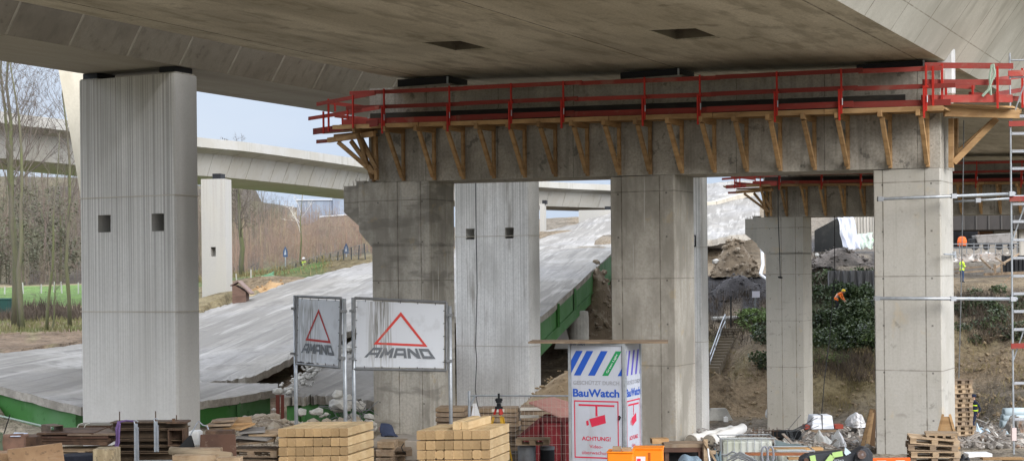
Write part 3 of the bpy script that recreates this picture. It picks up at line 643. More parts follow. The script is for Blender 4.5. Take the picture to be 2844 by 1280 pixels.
# ================= the collapsed old road deck =================
def lerp_poly(pl, t):
    n = len(pl)-1; i = min(int(t*n), n-1); f = t*n-i; return pl[i].lerp(pl[i+1], f)
def slab(parent, low, up, thick, a, nu=60, nv=16, girder=None, rough_edge=.15, seed=0, gp=None, name='road_slab', ripple=.08):
    rot = Matrix.Rotation(-a, 3, 'Z'); m = MB(); L_ = []
    for j in range(nv+1):
        row = []
        for i in range(nu+1):
            t = i/nu; s = j/nv; p = lerp_poly(low, t).lerp(lerp_poly(up, t), s)
            e = rough_edge*(1 if j in (0, nv) else 0)
            p = p + Vector((0, (noise.noise(Vector((i*.7,seed,j))))*e*2, noise.noise(p*.25+Vector((seed,0,0)))*ripple + e*.4*noise.noise(Vector((i*1.3,seed+5,0)))))
            row.append(rot @ p)
        L_.append(row)
    b = 0
    for row in L_: m.v += row
    nw = nu+1
    for j in range(nv):
        for i in range(nu): a_ = j*nw+i; m.f.append((a_, a_+1, a_+nw+1, a_+nw))
    o = m.build(name, slab_m, parent, rotz=a, fix=False, smooth=False)
    e = MB()
    def wall(pl):
        for i in range(len(pl)-1):
            p, q = pl[i], pl[i+1]; t = Vector((0,0,-thick)); e.add([p, q, q+t, p+t],[(0,1,2,3)])
    wall(L_[0]); wall(L_[-1]); wall([r[0] for r in L_]); wall([r[-1] for r in L_])
    t = Vector((0,0,-thick)); e.add([p+t for p in L_[0]+L_[-1]], [(i, i+1, nw+i+1, nw+i) for i in range(nu)])
    e.build('slab_edge', slab_edge, parent, rotz=a, fix=False)
    if girder:
        g0, g1, depth, inset, n = girder
        for k in range(n):
            g = MB(); N_ = 14; pr = None
            for i in range(N_):
                ta = g0+(g1-g0)*i/N_; tb = g0+(g1-g0)*(i+1)/N_
                def pt(t_): 
                    lo, hi = lerp_poly(low, t_), lerp_poly(up, t_); return lo + (hi-lo).normalized()*(inset+k*2.6) + Vector((0,0,-thick+.02))
                p, q = pt(ta), pt(tb)
                g.hexa([p+Vector((0,0,-depth)), q+Vector((0,0,-depth)), q+Vector((0,.05,-depth)), p+Vector((0,.05,-depth))],[p,q,q+Vector((0,.05,0)),p+Vector((0,.05,0))])
                g.hexa([p+Vector((0,-.22,-depth-.06)), q+Vector((0,-.22,-depth-.06)), q+Vector((0,.25,-depth-.06)), p+Vector((0,.25,-depth-.06))],[x+Vector((0,0,-depth)) for x in (p+Vector((0,-.22,0)),q+Vector((0,-.22,0)),q+Vector((0,.25,0)),p+Vector((0,.25,0)))])
                if i % 5 == 2: g.hexa([p+Vector((0,-.16,-depth)), p+Vector((.12,-.16,-depth)), p+Vector((.12,0,-depth)), p+Vector((0,0,-depth))],[p+Vector((0,-.16,0)), p+Vector((.12,-.16,0)), p+Vector((.12,0,0)), p+Vector((0,0,0))])
            g.build('girder', green_m, parent, fix=True)
    return o
A1 = R(-10)
s1 = empty('collapsed_deck', (0,0,0), 0, 'fallen road slab on green steel girder lying behind the big ribbed pier at lower left', 'bridge deck', 'pieces of the demolished bridge deck')
slab(s1, Q1((-300,1012),(0,1072),(229,1136),(400,1130),(480,1121),(560,1111),(690,1095),(772,1083)), Q1((-300,925),(0,985),(229,950),(400,930),(480,990),(560,1062),(690,1066),(772,1066)), .28, A1, girder=(0,.96,1.4,.25,1), seed=1)
s2 = empty('collapsed_deck', (0,0,0), 0, 'huge pale road slab sloping up from the big ribbed pier to the far right background', 'bridge deck', 'pieces of the demolished bridge deck')
low2 = Q2((400,1075),(565,1062),(640,1056),(700,1046),(760,1020),(812,990),(895,952),(975,915),(1060,895),(1180,880),(1300,880),(1400,890),(1500,884),(1600,792),(1700,703))
up2 = Q2((400,905),(565,866),(610,852),(660,836),(720,815),(775,793),(830,775),(930,750),(1033,727),(1150,716),(1250,710),(1350,704),(1500,692),(1600,689),(1700,687))
slab(s2, low2, up2, .3, A1, nu=110, nv=22, girder=None, rough_edge=.22, seed=3, ripple=.05)
s2b = MB()
# green girders under the rising right-hand edge
for k,(inset,dep) in enumerate(((0.35,2.1),)):
    gp_ = Q2((1455,900),(1500,889),(1600,799),(1705,706))
    for i in range(3):
        n_ = 6
        for j in range(n_):
            p = gp_[i].lerp(gp_[i+1], j/n_)+Vector((-.1,.5,-.05)); q = gp_[i].lerp(gp_[i+1],(j+1)/n_)+Vector((-.1,.5,-.05)); dz = Vector((0,0,-1.15)); dz2 = Vector((0,0,-1.75))
            s2b.hexa([p+dz,q+dz,q+dz+Vector((0,.06,0)),p+dz+Vector((0,.06,0))],[p,q,q+Vector((0,.06,0)),p+Vector((0,.06,0))])
            s2b.hexa([p+dz+Vector((0,-.35,-.07)),q+dz+Vector((0,-.35,-.07)),q+dz+Vector((0,.3,-.07)),p+dz+Vector((0,.3,-.07))],[x+dz for x in (p+Vector((0,-.35,0)),q+Vector((0,-.35,0)),q+Vector((0,.3,0)),p+Vector((0,.3,0)))])
            s2b.hexa([p+dz2+Vector((0,.3,0)),q+dz2+Vector((0,.3,0)),q+dz2+Vector((0,.4,0)),p+dz2+Vector((0,.4,0))],[x+dz for x in (p+Vector((0,.3,-.07)),q+Vector((0,.3,-.07)),q+Vector((0,.4,-.07)),p+Vector((0,.4,-.07)))])
            if j in (0,3): s2b.box(p.x,p.x+.12,p.y-.32,p.y,p.z-1.15,p.z)
s2b.build('girder', green_m, s2, fix=True)
s3 = empty('collapsed_deck', (0,0,0), 0, 'upper road slab beyond the crease, rising between the pale ribbed pier and the middle column', 'bridge deck', 'pieces of the demolished bridge deck')
slab(s3, [P(1040,735,112),P(1200,716,115),P(1350,706,117),P(1500,695,118.5),P(1600,690,120),P(1700,688,121),P(1850,676,124),P(1985,664,127),P(2060,648,129),P(2110,638,131)],
     [P(1040,728,120),P(1200,706,136),P(1400,668,142),P(1500,650,146),P(1600,622,152),P(1700,588,158),P(1850,540,170),P(1985,508,182),P(2060,505,186),P(2110,500,190)], .5, A1, nu=70, nv=18, rough_edge=.3, seed=5, ripple=.3)
kb = MB(); 
for a_, b_ in ((P(1700,622,148),P(1985,575,156)),(P(1985,575,156),P(2090,545,165))): kb.bar(a_+Vector((0,0,.35)), b_+Vector((0,0,.35)), .5, .5)
kb.build('kerb', conc_web, s3)
s4 = empty('collapsed_deck', (0,0,0), 0, 'snapped road slab with crumbled left edge on green girder behind the two framed signs', 'bridge deck', 'pieces of the demolished bridge deck')
slab(s4, Q4((778,1103),(840,1102),(880,1100),(960,1106),(1040,1113),(1200,1125)), Q4((790,1078),(880,1012),(930,978),(975,948),(1040,925),(1200,905)), .3, A1, nu=40, nv=14, girder=(.05,1,.95,.3,1), rough_edge=.25, seed=8, ripple=.06)
# crumbled concrete and bent mesh along the broken ends
def rubble(name, pts_, n, rmin, rmax, mt, seed, spread=(1,1), sub=1):
    rnd = random.Random(seed); m = MB()
    for i in range(n):
        t = rnd.random(); p = lerp_poly(pts_, t) + Vector((rnd.gauss(0,1)*spread[0], rnd.gauss(0,1)*spread[1], 0))
        r = rmin*(rmax/rmin)**(rnd.random()**1.8)
        m.rock(p + Vector((0,0,r*.2)), r, seed=rnd.randrange(9999), sub=sub)
    return m.build(name, mt, fix=False)
rub_m = mat('pale_rubble', (.4,.34,.26,1), [(1.5,.42,.6,(.25,.2,.15,1),.6),(.8,.55,.65,(.55,.52,.46,1),.6),(9,.5,.7,(.25,.21,.17,1),.4)], bump=[(14,.4,.03)])
rub_w = mat('broken_white_concrete', (.52,.51,.47,1), [(1.5,.42,.6,(.3,.29,.27,1),.6),(9,.5,.7,(.35,.33,.3,1),.4)], bump=[(14,.4,.03)])
tag(rubble('rubble', Q4((783,1092),(880,1018),(960,962)), 190, .05, .2, rub_w, 4, (.22,.3)), kind='stuff')
tag(rubble('rubble', [q+Vector((0,-.4,-.9)) for q in Q2((575,1068),(690,1055),(730,1040))], 120, .04, .16, rub_w, 5, (.2,.2)), kind='stuff')
# ================= trees and plants =================
bark_m = mat('mossy_bark', (.12,.108,.08,1), [((1.5,1.5,.4),.4,.6,(.12,.14,.05,1),.7),(6,.5,.7,(.09,.08,.06,1),.5)], var=.15)
twig_m = mat('bare_twigs', (.12,.1,.085,1), var=.2)
def grow(rnd, base, H, r0, lean=(0,0), nb=16, start=.35, tw=5, spread=.5, upb=.55):
    """returns (trunk MB, branches MB)"""
    T = MB(); Bm = MB(); pts_ = []; n = 9; x = y = 0
    for i in range(n+1):
        t = i/n; x += rnd.gauss(0, H*.008)+lean[0]*H/n; y += rnd.gauss(0, H*.008)+lean[1]*H/n
        pts_.append(Vector((x, y, H*t)))
    T.tube(pts_, [r0*(1-.82*i/n) for i in range(n+1)], 7)
    def spike(p, q, r):
        d = (q-p); s = d.cross(Vector((rnd.gauss(0,1),rnd.gauss(0,1),rnd.gauss(0,1)))).normalized()*r
        b = len(Bm.v); Bm.v += [p-s, p+s, q]; Bm.f.append((b,b+1,b+2))
    def branch(p, d, L_, r, dep):
        q = [p]; k = 4; dd = d.copy()
        for i in range(k):
            dd = (dd + Vector((rnd.gauss(0,.16),rnd.gauss(0,.16),rnd.gauss(.07,.1)))).normalized(); q.append(q[-1]+dd*L_/k)
        Bm.tube(q, [r*(1-.75*i/k) for i in range(k+1)], 3 if dep else 4, cap=False)
        m_ = tw if dep == 0 else 4
        for i in range(m_):
            t = rnd.uniform(.25, 1); a = q[min(int(t*k), k-1)].lerp(q[min(int(t*k)+1, k)], t*k-int(t*k))
            nd = (dd + Vector((rnd.gauss(0,.55),rnd.gauss(0,.55),rnd.gauss(.1,.4)))).normalized()
            if dep < 1: branch(a, nd, L_*rnd.uniform(.35,.6), r*.45, dep+1)
            else:
                for _ in range(3): spike(a, a+(nd+Vector((rnd.gauss(0,.4),rnd.gauss(0,.4),rnd.gauss(0,.4)))).normalized()*L_*rnd.uniform(.3,.7), max(r*.35,.006))
    for i in range(nb):
        t = start+(1-start)*(i/nb)**.9; p = lerp_poly(pts_, min(t,.98)); az = rnd.uniform(0, 6.28)
        d = Vector((math.cos(az)*spread, math.sin(az)*spread, upb+.3*t)).normalized()
        branch(p, d, H*.30*(1.15-t)+.6, r0*.3*(1.15-t), 0)
    return T, Bm
def tree(px, d, H, r0, label, lean=(0,0), seed=0, nb=16, start=.35, tw=5, spread=.5, group='bare trees by the meadow', upb=.55):
    rnd = random.Random(seed); p = onG(px, d, -.15)
    r = empty('bare_tree', p, 0, label, 'tree', group)
    T, Bm = grow(rnd, p, H, r0, lean, nb, start, tw, spread, upb)
    T.build('trunk', bark_m, r, smooth=True); Bm.build('crown', twig_m, r, fix=False); return r
tree(46, 76, 15.5, .18, 'tall mossy bare tree with the thickest trunk near the left edge', (-.012,0), 1, 20, .4, 6)
tree(22, 79, 16.5, .15, 'bare tree with slim dark trunk at the left edge of the picture', (.0,0), 2, 20, .42, 6)
tree(62, 75, 13.5, .14, 'mossy bare tree leaning left beside the thickest trunk', (-.03,0), 3, 12, .5, 5)
tree(125, 74, 9.5, .08, 'thin mossy bare tree leaning right between the trunk pair and the big pier', (.05,0), 4, 12, .35, 5)
tree(205, 77, 15, .11, 'slim bare tree standing close to the left side of the big ribbed pier', (-.02,0), 5, 20, .35, 6)
tree(672, 150, 13, .28, 'bare tree with forked crown behind the slim far pier', (0,0), 6, 22, .3, 6, .6)
tree(1060, 175, 12, .2, 'bare tree beyond the fence, largely hidden behind the corbelled column', (0,0), 7, 14, .3, 6, .6)
birch = tree(828, 152, 8.5, .10, 'thin white birch standing in front of the reddish scrub', (.03,0), 8, 10, .4, 4, .4)
birch.children[0].data.materials[0] = mat('birch_bark', (.6,.57,.52,1), [((2,2,1),.55,.65,(.15,.13,.12,1),.6)])
# two low light coloured leaning snags by the river bank
tree(142, 73.5, 3.0, .06, 'short broken dark stump leaning on the bank by the thin mossy tree', (.06,0), 9, 5, .3, 3, .6)
# wood behind: one mass
def wood(name, spots, Hr, rr, mt, seed, nb=9, tw=3):
    protos = []; rnd = random.Random(seed)
    for k in range(5):
        T, Bm = grow(rnd, None, 1.0*10, .10, (rnd.gauss(0,.04),0), nb, .12, tw, rnd.uniform(.7,1.1), rnd.uniform(.25,.5))
        T.add(Bm.v, Bm.f); protos.append(T)
    m = MB()
    for px, d in spots:
        p = onG(px, d, -.3); pr = rnd.choice(protos); s = rnd.uniform(*Hr)/10; a = rnd.uniform(0,6.3); c, s_ = math.cos(a)*s, math.sin(a)*s
        b = len(m.v); m.v += [Vector((v.x*c-v.y*s_+p.x, v.x*s_+v.y*c+p.y, v.z*s+p.z)) for v in pr.v]; m.f += [tuple(i+b for i in f) for f in pr.f]
    return tag(m.build(name, mt, fix=False), kind='stuff')
w1 = mat('wood_grey_brown', (.12,.093,.078,1), [((.12,.12,.12),.42,.6,(.10,.105,.06,1),.8),((.3,.3,.3),.5,.65,(.18,.13,.11,1),.6)])
w2 = mat('scrub_reddish', (.25,.17,.125,1), [((.12,.12,.12),.42,.58,(.17,.13,.11,1),.85),((.25,.25,.25),.52,.62,(.27,.24,.14,1),.7)])
rnd = random.Random(11)
wood('woodland', [(rnd.uniform(-350,420), rnd.uniform(178,300)) for _ in range(230)], (9,15), 0, w1, 1)
wood('woodland', [(rnd.uniform(420,735), rnd.uniform(200,300)) for _ in range(110)], (6,10), 0, w1, 2)
wood('woodland', [(rnd.uniform(620,790), rnd.uniform(235,330)) for _ in range(70)], (4,8), 0, w1, 6, 11, 4)
wood('scrub', [(rnd.uniform(560,1090), rnd.uniform(160,200)) for _ in range(220)]+[(rnd.uniform(740,1090), rnd.uniform(200,320)) for _ in range(200)], (2.5,6.5), 0, w2, 3, 11, 4)
wood('scrub', [(rnd.uniform(-200,560), rnd.uniform(165,185)) for _ in range(90)], (3,7), 0, w1, 4, 11, 4)
# evergreen clad trees: leafy mass
def leaves(name, centres, n, size, mt, seed, kind='stuff', parent=None, flat=0):
    rnd = random.Random(seed); m = MB(); tot = sum(c[3]*c[4]*c[5] for c in centres)
    off = Vector(parent.location) if parent else Vector()
    for cx, cy, cz, rx, ry, rz in centres:
        k = int(n*rx*ry*rz/tot)
        for _ in range(k):
            a = rnd.uniform(0,6.28); z = rnd.uniform(-1,1); q = math.sqrt(1-z*z); rr_ = rnd.uniform(.55,1.05)
            dr = Vector((q*math.cos(a), q*math.sin(a), z)); rr_ *= 1+.35*noise.noise(dr*1.7+Vector((cx,cy,0)))
            p = Vector((cx+dr.x*rx*rr_, cy+dr.y*ry*rr_, cz+dr.z*rz*rr_)) - off
            s = size*rnd.uniform(.6,1.4); u = Vector((rnd.gauss(0,1),rnd.gauss(0,1),rnd.gauss(0,.6))).normalized(); v = u.cross(Vector((rnd.gauss(0,1),rnd.gauss(0,1),rnd.gauss(0,1)))).normalized()
            b = len(m.v); m.v += [p-u*s*.5, p+v*s*.35, p+u*s*.5, p-v*s*.35]; m.f.append((b,b+1,b+2,b+3))
    o = m.build(name, mt, parent, fix=False)
    if kind and parent is None: tag(o, kind=kind)
    return o
ivy_m = mat('dark_ivy_leaves', (.05,.085,.035,1), [((.5,.5,.5),.42,.6,(.03,.045,.022,1),.7),((1.5,1.5,1.5),.55,.65,(.10,.15,.06,1),.6)], rough=.6)
fol_m = mat('grey_green_needles', (.115,.115,.075,1), [((.4,.4,.4),.42,.6,(.07,.075,.05,1),.7)], rough=.8)
def ev(px, d, H, W, label, seed, mt=fol_m):
    p = onG(px, d, 0); r = empty('evergreen_tree', p, 0, label, 'tree', 'dark evergreen trees at the wood edge')
    MB().tube([(0,0,0),(.1,0,H*.5),(0,0,H*.9)],[.2,.14,.05],6).build('trunk', bark_m, r)
    cs = [(p.x+math.sin(k*2.1)*W*.3, p.y+math.cos(k*1.7)*W*.3, p.z+H*(.22+.13*k), W*(1-.11*k), W*(1-.11*k), H*.15) for k in range(6)]
    leaves('crown', cs, 2300, .27, mt, seed, None, r)
ev(62, 176, 13, 2.3, 'dark green bushy tree behind the tall trunks at the left edge', 1)
ev(168, 185, 11.5, 2.6, 'dark evergreen tree showing just left of the big ribbed pier', 2)
ev(-40, 180, 12, 3, 'evergreen tree cut by the left edge of the picture', 3)
ev(118, 190, 9.5, 2.0, 'smaller dull green tree between the two darker evergreens', 4)
# conifer row above the factory and dark crown left of it
ev(640, 240, 17, 3.4, 'dark tree crown rising under the viaduct right of the slim far pier', 5, w1)
# embankment shrubs
def slopepts(px0, px1, py0, py1, n, seed, cond=None):
    rnd = random.Random(seed); out = []
    for _ in range(n):
        px, py = rnd.uniform(px0,px1), rnd.uniform(py0,py1)
        if cond and not cond(px,py): continue
        p, d = hitG(px, py, 84, 135); out.append((p, px, py))
    return out
shr_m = mat('shrub_leaves', (.055,.085,.032,1), [((.7,.7,.7),.42,.6,(.025,.042,.02,1),.75),((2,2,2),.56,.64,(.16,.2,.09,1),.6)], rough=.5)
cen = []
rnd = random.Random(5)
for p, px, py in slopepts(2268,2425,778,985,60,1): cen.append((p.x,p.y,p.z+.2,rnd.uniform(.5,1.1),rnd.uniform(.5,1),rnd.uniform(.4,.9)))
for p, px, py in slopepts(2090,2140,890,1010,14,2): cen.append((p.x,p.y,p.z+.1,.7,.7,.5))
for p, px, py in slopepts(2660,2840,800,870,8,3): cen.append((p.x,p.y,p.z+.1,.6,.6,.35))
for p, px, py in slopepts(2660,2860,840,960,26,4): cen.append((p.x,p.y,p.z,.8,.7,.5))
leaves('shrubbery', cen, 30000, .2, shr_m, 6)
shr2 = mat('light_green_weeds', (.13,.2,.05,1), [((1,1,1),.42,.6,(.08,.12,.04,1),.75)], rough=.7)
cen = [(p.x,p.y,p.z+.1,.9,.8,.35) for p, px, py in slopepts(2075,2140,868,930,16,7)+slopepts(2265,2420,930,1010,10,8)]
leaves('weeds', cen, 7000, .16, shr2, 9)
# dead grass and twigs on the slope
def tufts(name, pp, hgt, w, mt, seed, nper=6, spread=.5):
    rnd = random.Random(seed); m = MB()
    for p in pp:
        for _ in range(nper):
            q = p + Vector((rnd.gauss(0,spread),rnd.gauss(0,spread),-.05)); h = hgt*rnd.uniform(.4,1.3); d = Vector((rnd.gauss(0,.4),rnd.gauss(-.2,.4),1)).normalized()*h
            s = Vector((w,0,0)) if rnd.random()<.6 else Vector((0,w,0)); b = len(m.v); m.v += [q-s,q+s,q+d]; m.f.append((b,b+1,b+2))
    return tag(m.build(name, mt, fix=False), kind='stuff')
straw_m = mat('dead_grass', (.27,.215,.115,1), [((.5,.5,.5),.42,.6,(.15,.13,.06,1),.8),((2,2,2),.55,.65,(.13,.16,.05,1),.5)])
tufts('dead_grass', [q[0] for q in slopepts(1930,2140,900,1060,150,10)+slopepts(2260,2430,960,1160,420,11)+slopepts(2655,2870,840,1190,260,12)], .4, .02, straw_m, 13, 8, .3)
brush_m = mat('dry_brush', (.11,.085,.065,1), [((.5,.5,.5),.42,.6,(.06,.05,.04,1),.8)])
tufts('dry_brush', [q[0] for q in slopepts(1930,2140,800,960,160,14)+slopepts(2255,2300,700,900,120,15)+slopepts(2655,2870,820,960,260,16)+slopepts(2260,2420,990,1060,160,17)], 1.0, .02, brush_m, 18, 10, .4)
# meadow edge: bank of dead plants, grass verge, leaf litter
bk = [onG(rnd.uniform(-50,240), rnd.uniform(84,91)) for _ in range(260)]
tufts('bank_brush', bk, .7, .03, brush_m, 20, 12, .5)
tufts('verge_grass', [onG(rnd.uniform(-60,240), rnd.uniform(72,85)) for _ in range(300)], .3, .025, mat('verge_grass',(.17,.19,.07,1),[((1,1,1),.4,.6,(.24,.2,.11,1),.8)]), 21, 8, .5)
tufts('meadow_grass', [onG(rnd.uniform(540,940), rnd.uniform(124,160)) for _ in range(400)], .6, .04, straw_m, 22, 8, .8)
# ================= near objects =================
def text_mesh(txt, size, mt, parent, fn, bold=0, name='lettering', spx=1.0):
    cu = bpy.data.curves.new('t', 'FONT'); cu.body = txt; cu.size = size; cu.offset = bold; cu.space_character = spx
    ob = bpy.data.objects.new('t', cu); COL.objects.link(ob); dg = bpy.context.evaluated_depsgraph_get()
    me = bpy.data.meshes.new_from_object(ob.evaluated_get(dg)); bpy.data.objects.remove(ob)
    w_ = max(v.co.x for v in me.vertices); x0 = min(v.co.x for v in me.vertices)
    for v in me.vertices: v.co = fn((v.co.x-x0)/(w_-x0), v.co.y/size)
    me.materials.clear(); me.materials.append(mt); o = bpy.data.objects.new(name, me); COL.objects.link(o); o.parent = parent; return o
# ---- framed banners ----
red_ink = mat('sign_red', (.6,.07,.06,1), [((9,9,.6),.55,.65,(.35,.2,.17,1),.5)])
grey_ink = mat('sign_grey', (.15,.165,.185,1), [((9,9,.6),.58,.68,(.3,.3,.3,1),.4)])
def banner(c, posts, label, stain, red2):
    # c: corner points tl,tr,bl,br (world)
    tl, tr, bl, br_ = c; base = onG(PXY(bl)[0], bl.y, -.1)
    r = empty('framed_sign', Vector((bl.x, bl.y, base.z)), 0, label, 'sign', 'framed company signs on grey posts')
    o = Vector(r.location); W = lambda s, t, off=0: bl.lerp(br_, s).lerp(tl.lerp(tr, s), t) - o + nrm*off
    nrm = (br_-bl).cross(tl-bl).normalized()
    if nrm.y > 0: nrm = -nrm
    pan = mat(f'sign_white_{int(stain[0]*100)}', (.6,.635,.69,1), [((38,38,.9),.46,.56,(.14,.13,.105,1),.8,K(win=[('x',stain[0],stain[1],.6),('z',stain[2],.85,.3)])),((14,14,.5),.52,.62,(.3,.3,.28,1),.5,K(win=[('x',stain[0],stain[1]*1.3,.6)])),(3,.55,.7,(.4,.42,.45,1),.4)], rough=.45)
    MB().grid(lambda s,t: W(s,t), 6, 5).build('panel', pan, r, fix=False)
    fr = MB(); e = .055/(br_-bl).length; f = .055/(tl-bl).length
    cs = [(-e,-f),(1+e,-f),(1+e,1+f),(-e,1+f)]
    for i in range(4):
        a, b = cs[i], cs[(i+1)%4]; fr.tube([W(a[0],a[1]), W(b[0],b[1])], .033, 8)
    fo_ = fr.build('frame', galv_dark, r)
    for i in range(5):
        s = .1+.2*i
        for a_, b_ in ((W(s,1+f), W(s,.985,.012)),(W(s,-f), W(s,.015,.012)),(W(-e,s),W(.012,s,.012)),(W(1+e,s),W(.988,s,.012))):
            MB().bar(a_, b_, .014, .014).build('tie_cord', black_m, r)
    for s, top in posts:
        a = W(s, top, -.01); p = MB().tube([Vector((a.x, a.y, 0)), a], .047, 10).build('post', galv, r, smooth=True)
        for t in (.12,.84):
            q = W(s, t, .0); MB().box(q.x-.075,q.x+.075,q.y-.07,q.y+.07,q.z-.03,q.z+.03).build('clamp', galv_dark, p)
    # emblem: open red triangle
    A_, B_, C_ = (.507,.855),(.20,.345),(.815,.33); a_, b_, c_ = (.507,.79),(.252,.378),(.763,.367)
    tri = MB(); tri.add([W(*x,.008) for x in (A_,B_,C_,a_,b_,c_)], [(0,1,4,3),(1,2,5,4),(2,0,3,5)]); tri.build('emblem', red_ink if not red2 else mat('sign_red_dull',(.4,.05,.05,1)), r, fix=False)
    L5 = dict(A=[((.06,0),(.12,1),.24),((.88,1),(.94,0),.24),((.1,.87),(.9,.87),.28),((.1,.38),(.9,.38),.24)],
              M=[((.1,0),(.1,1),.24),((.9,0),(.9,1),.24),((.1,.95),(.5,.3),.28),((.5,.3),(.9,.95),.28)],
              N=[((.1,0),(.1,1),.24),((.9,0),(.9,1),.24),((.12,.92),(.88,.08),.3)],
              D=[((.1,0),(.1,1),.24),((.9,0),(.9,1),.24),((.0,.87),(1,.87),.28),((.0,.13),(1,.13),.28)])
    lt = MB()
    for i, ch in enumerate('AMAND'):
        for (x0,y0),(x1,y1),w_ in L5[ch]:
            dx, dy = (x1-x0)*.9,(y1-y0); l = math.hypot(dx,dy); nx, ny = -dy/l*w_/2, dx/l*w_/2
            vs = [(x0+nx,y0+ny),(x1+nx,y1+ny),(x1-nx,y1-ny),(x0-nx,y0-ny)]
            def mp_(x,y):
                x = min(max(x,-.06),1.06); y = min(max(y,0),1); u = (i + .07 + x*.84)/5; return W((.09+.83*u)*(1-y)+(.19+.645*u)*y, .145+.155*y, .008+.0006*len(lt.f))
            lt.add([mp_(*v) for v in vs], [(0,1,2,3)])
    lt.build('lettering', grey_ink, r, fix=False)
    return r
dL, dR = 37.3, 37.0
banner((P(991,834,dL),P(1234,845,dR),P(988,1018,dL),P(1233,1022,dR)), ((-.045,1.04),(1.06,.98)), 'large white framed sign with red triangle over AMAND, right-hand one of two', (.6,.36,3.85), False)
banner((P(829,829,38.6),P(944,834,36.9),P(826,1003,38.6),P(940,1014,36.9)), ((-.1,1.05),(1.09,1.03)), 'white framed sign turned aside and streaked with black dirt, left-hand one of two', (.32,.4,3.7), True)
# ---- timber stacks ----
def timber_mesh(L_, a, w, sh=0):
    k = a*.5; m = MB()
    c = w
    prof = [(-k+c,-k),(k-c,-k),(k,-k+c),(k,k-c),(k-c,k),(-k+c,k),(-k,k-c),(-k,-k+c)]
    m.prism([(x,0,z) for x,z in prof], (L_*math.sin(sh),L_*math.cos(sh),0)); return m
def timber_stack(px0, px1, dd, ztop_, rows, side, L_, cols_, label_):
    a = (px1-px0)/F*dd/cols_; ang = math.atan2(side[0], side[1]); x0 = P(px0,HY,dd).x
    protos = [timber_mesh(L_, a*.955, w, ang) for w in (.008,.014,.03,.048)]
    pm = []
    for row in range(rows):
        z = ztop_ - a*(row+.5) - .008*(row//1) - (.012 if row else 0)
        for c in range(cols_):
            k = 0 if random.random()<.55 else random.choice((1,1,1,2,2,3)) if row else random.choice((0,1,1))
            key = (k,)
            if len(pm) <= k or True:
                nm = 'timber'
            me = _tm.get((px0,k))
            if me is None:
                o = protos[k].build(nm, wood_new); me = o.data; me.materials.append(wood_end); [setattr(f, 'material_index', 1) for f in me.polygons if abs(f.normal.y) > .9 and len(f.vertices) == 8]; _tm[(px0,k)] = me
            else: o = bpy.data.objects.new(nm, me); COL.objects.link(o)
            o.location = (x0 + a*(c+.5) + random.uniform(-.003,.003), dd + random.uniform(-.015,.03), z); o.rotation_euler = (0, 0, random.uniform(-.002,.002))
            # front faces stay in one plane: shear by row start
            o.location.y += 0
            tag(o, f'square pale sawn timber in {"the "+["top","second","third","fourth","fifth","sixth","seventh","eighth","ninth","tenth"][row]} row of the {label_}', 'timber', f'timbers of the {label_}')
_tm = {}
timber_stack(768, 962, 33.6, 1.72, 8, (.42,1.5), 1.55, 8, 'timber stack before the framed signs')
timber_stack(1152, 1357, 34.0, 1.6, 8, (.42,1.5), 1.55, 8, 'timber stack beside the red skip')
for i, (px_, w_) in enumerate(((1251,.19),(1275,.19))):
    o = timber_mesh(1.5, .17, .008).build('timber', wood_new, loc=(P(px_+12,HY,34.1).x, 34.12, 1.60+.09), rotz=-.27-.05*i); tag(o, ['left one of two loose pale timbers lying on top of the right-hand stack','right one of two loose pale timbers lying on top of the right-hand stack'][i], 'timber')
o = MB()
for px_, py_ in ((980,0),(1020,0)): pass
# ---- surveillance tower ----
tw_p = onG(1655, 36.4, 0); TWZ = tw_p.z
white_p = mat('tower_white_panel', (.46,.49,.56,1), [(1.2,.45,.7,(.38,.41,.46,1),.5),((5,5,.6),.55,.7,(.33,.33,.34,1),.4)], rough=.4)
blue_i = mat('tower_blue', (.02,.085,.42,1)); green_i = mat('tower_green', (.02,.25,.09,1)); red_i = mat('tower_red', (.55,.03,.07,1)); grey_i = mat('tower_grey', (.3,.31,.34,1)); viol_i = mat('tower_violet',(.12,.1,.45,1)); white_i = mat('tower_white', (.75,.77,.8,1))
a0 = P(1577,953,36.0); W1, W2 = 1.38, 1.22; TH = a0.z - TWZ; TA = R(-23)
tw = empty('surveillance_tower', (a0.x, a0.y, TWZ), TA, 'white video surveillance box with blue stripes and red camera picture under a board', 'surveillance box')
MB().box(.03,W1-.03,.03,W2-.03,0.0,TH-.02).build('body', galv_dark, tw)
def face(side):
    if side == 0: return lambda s, t, off=0: Vector((.07+s*(W1-.15), .024-off, TH-.045-(1-t)*2.75)), W1-.15
    return lambda s, t, off=0: Vector((W1-.024+off, .14+s*(W2-.16), TH-.05-(1-t)*2.75)), W2-.16
fm = MB()
for x, y in ((0,0),(W1-.06,0),(W1-.06,W2-.06),(0,W2-.06)): fm.box(x,x+.06,y,y+.06,0,TH)
fm.box(.06,W1-.06,0,.05,TH-.05,TH).box(W1-.05,W1,.06,W2-.06,TH-.05,TH)
fm.box(W1-.02,W1+.003,.06,.13,0,TH-.05)
fm.build('corner_frame', galv, tw)
def sheared(fn, x0, w_, sl, t0, t1, mt, name, mx0=0, mx1=1, off=.004):
    # slanted stripe clipped to the panel
    n = 10; m = MB(); pr = None
    for i in range(n):
        ta, tb = t0+(t1-t0)*i/n, t0+(t1-t0)*(i+1)/n
        c = lambda t: (min(max(x0+sl*(t-t0)/(t1-t0), mx0), mx1), min(max(x0+w_+sl*(t-t0)/(t1-t0), mx0), mx1))
        a, b = c(ta), c(tb)
        if a[1]-a[0] < 1e-4 and b[1]-b[0] < 1e-4: continue
        m.add([fn(a[0],ta,off),fn(a[1],ta,off),fn(b[1],tb,off),fn(b[0],tb,off)],[(0,1,2,3)])
    if m.v: return m.build(name, mt, tw, fix=False)
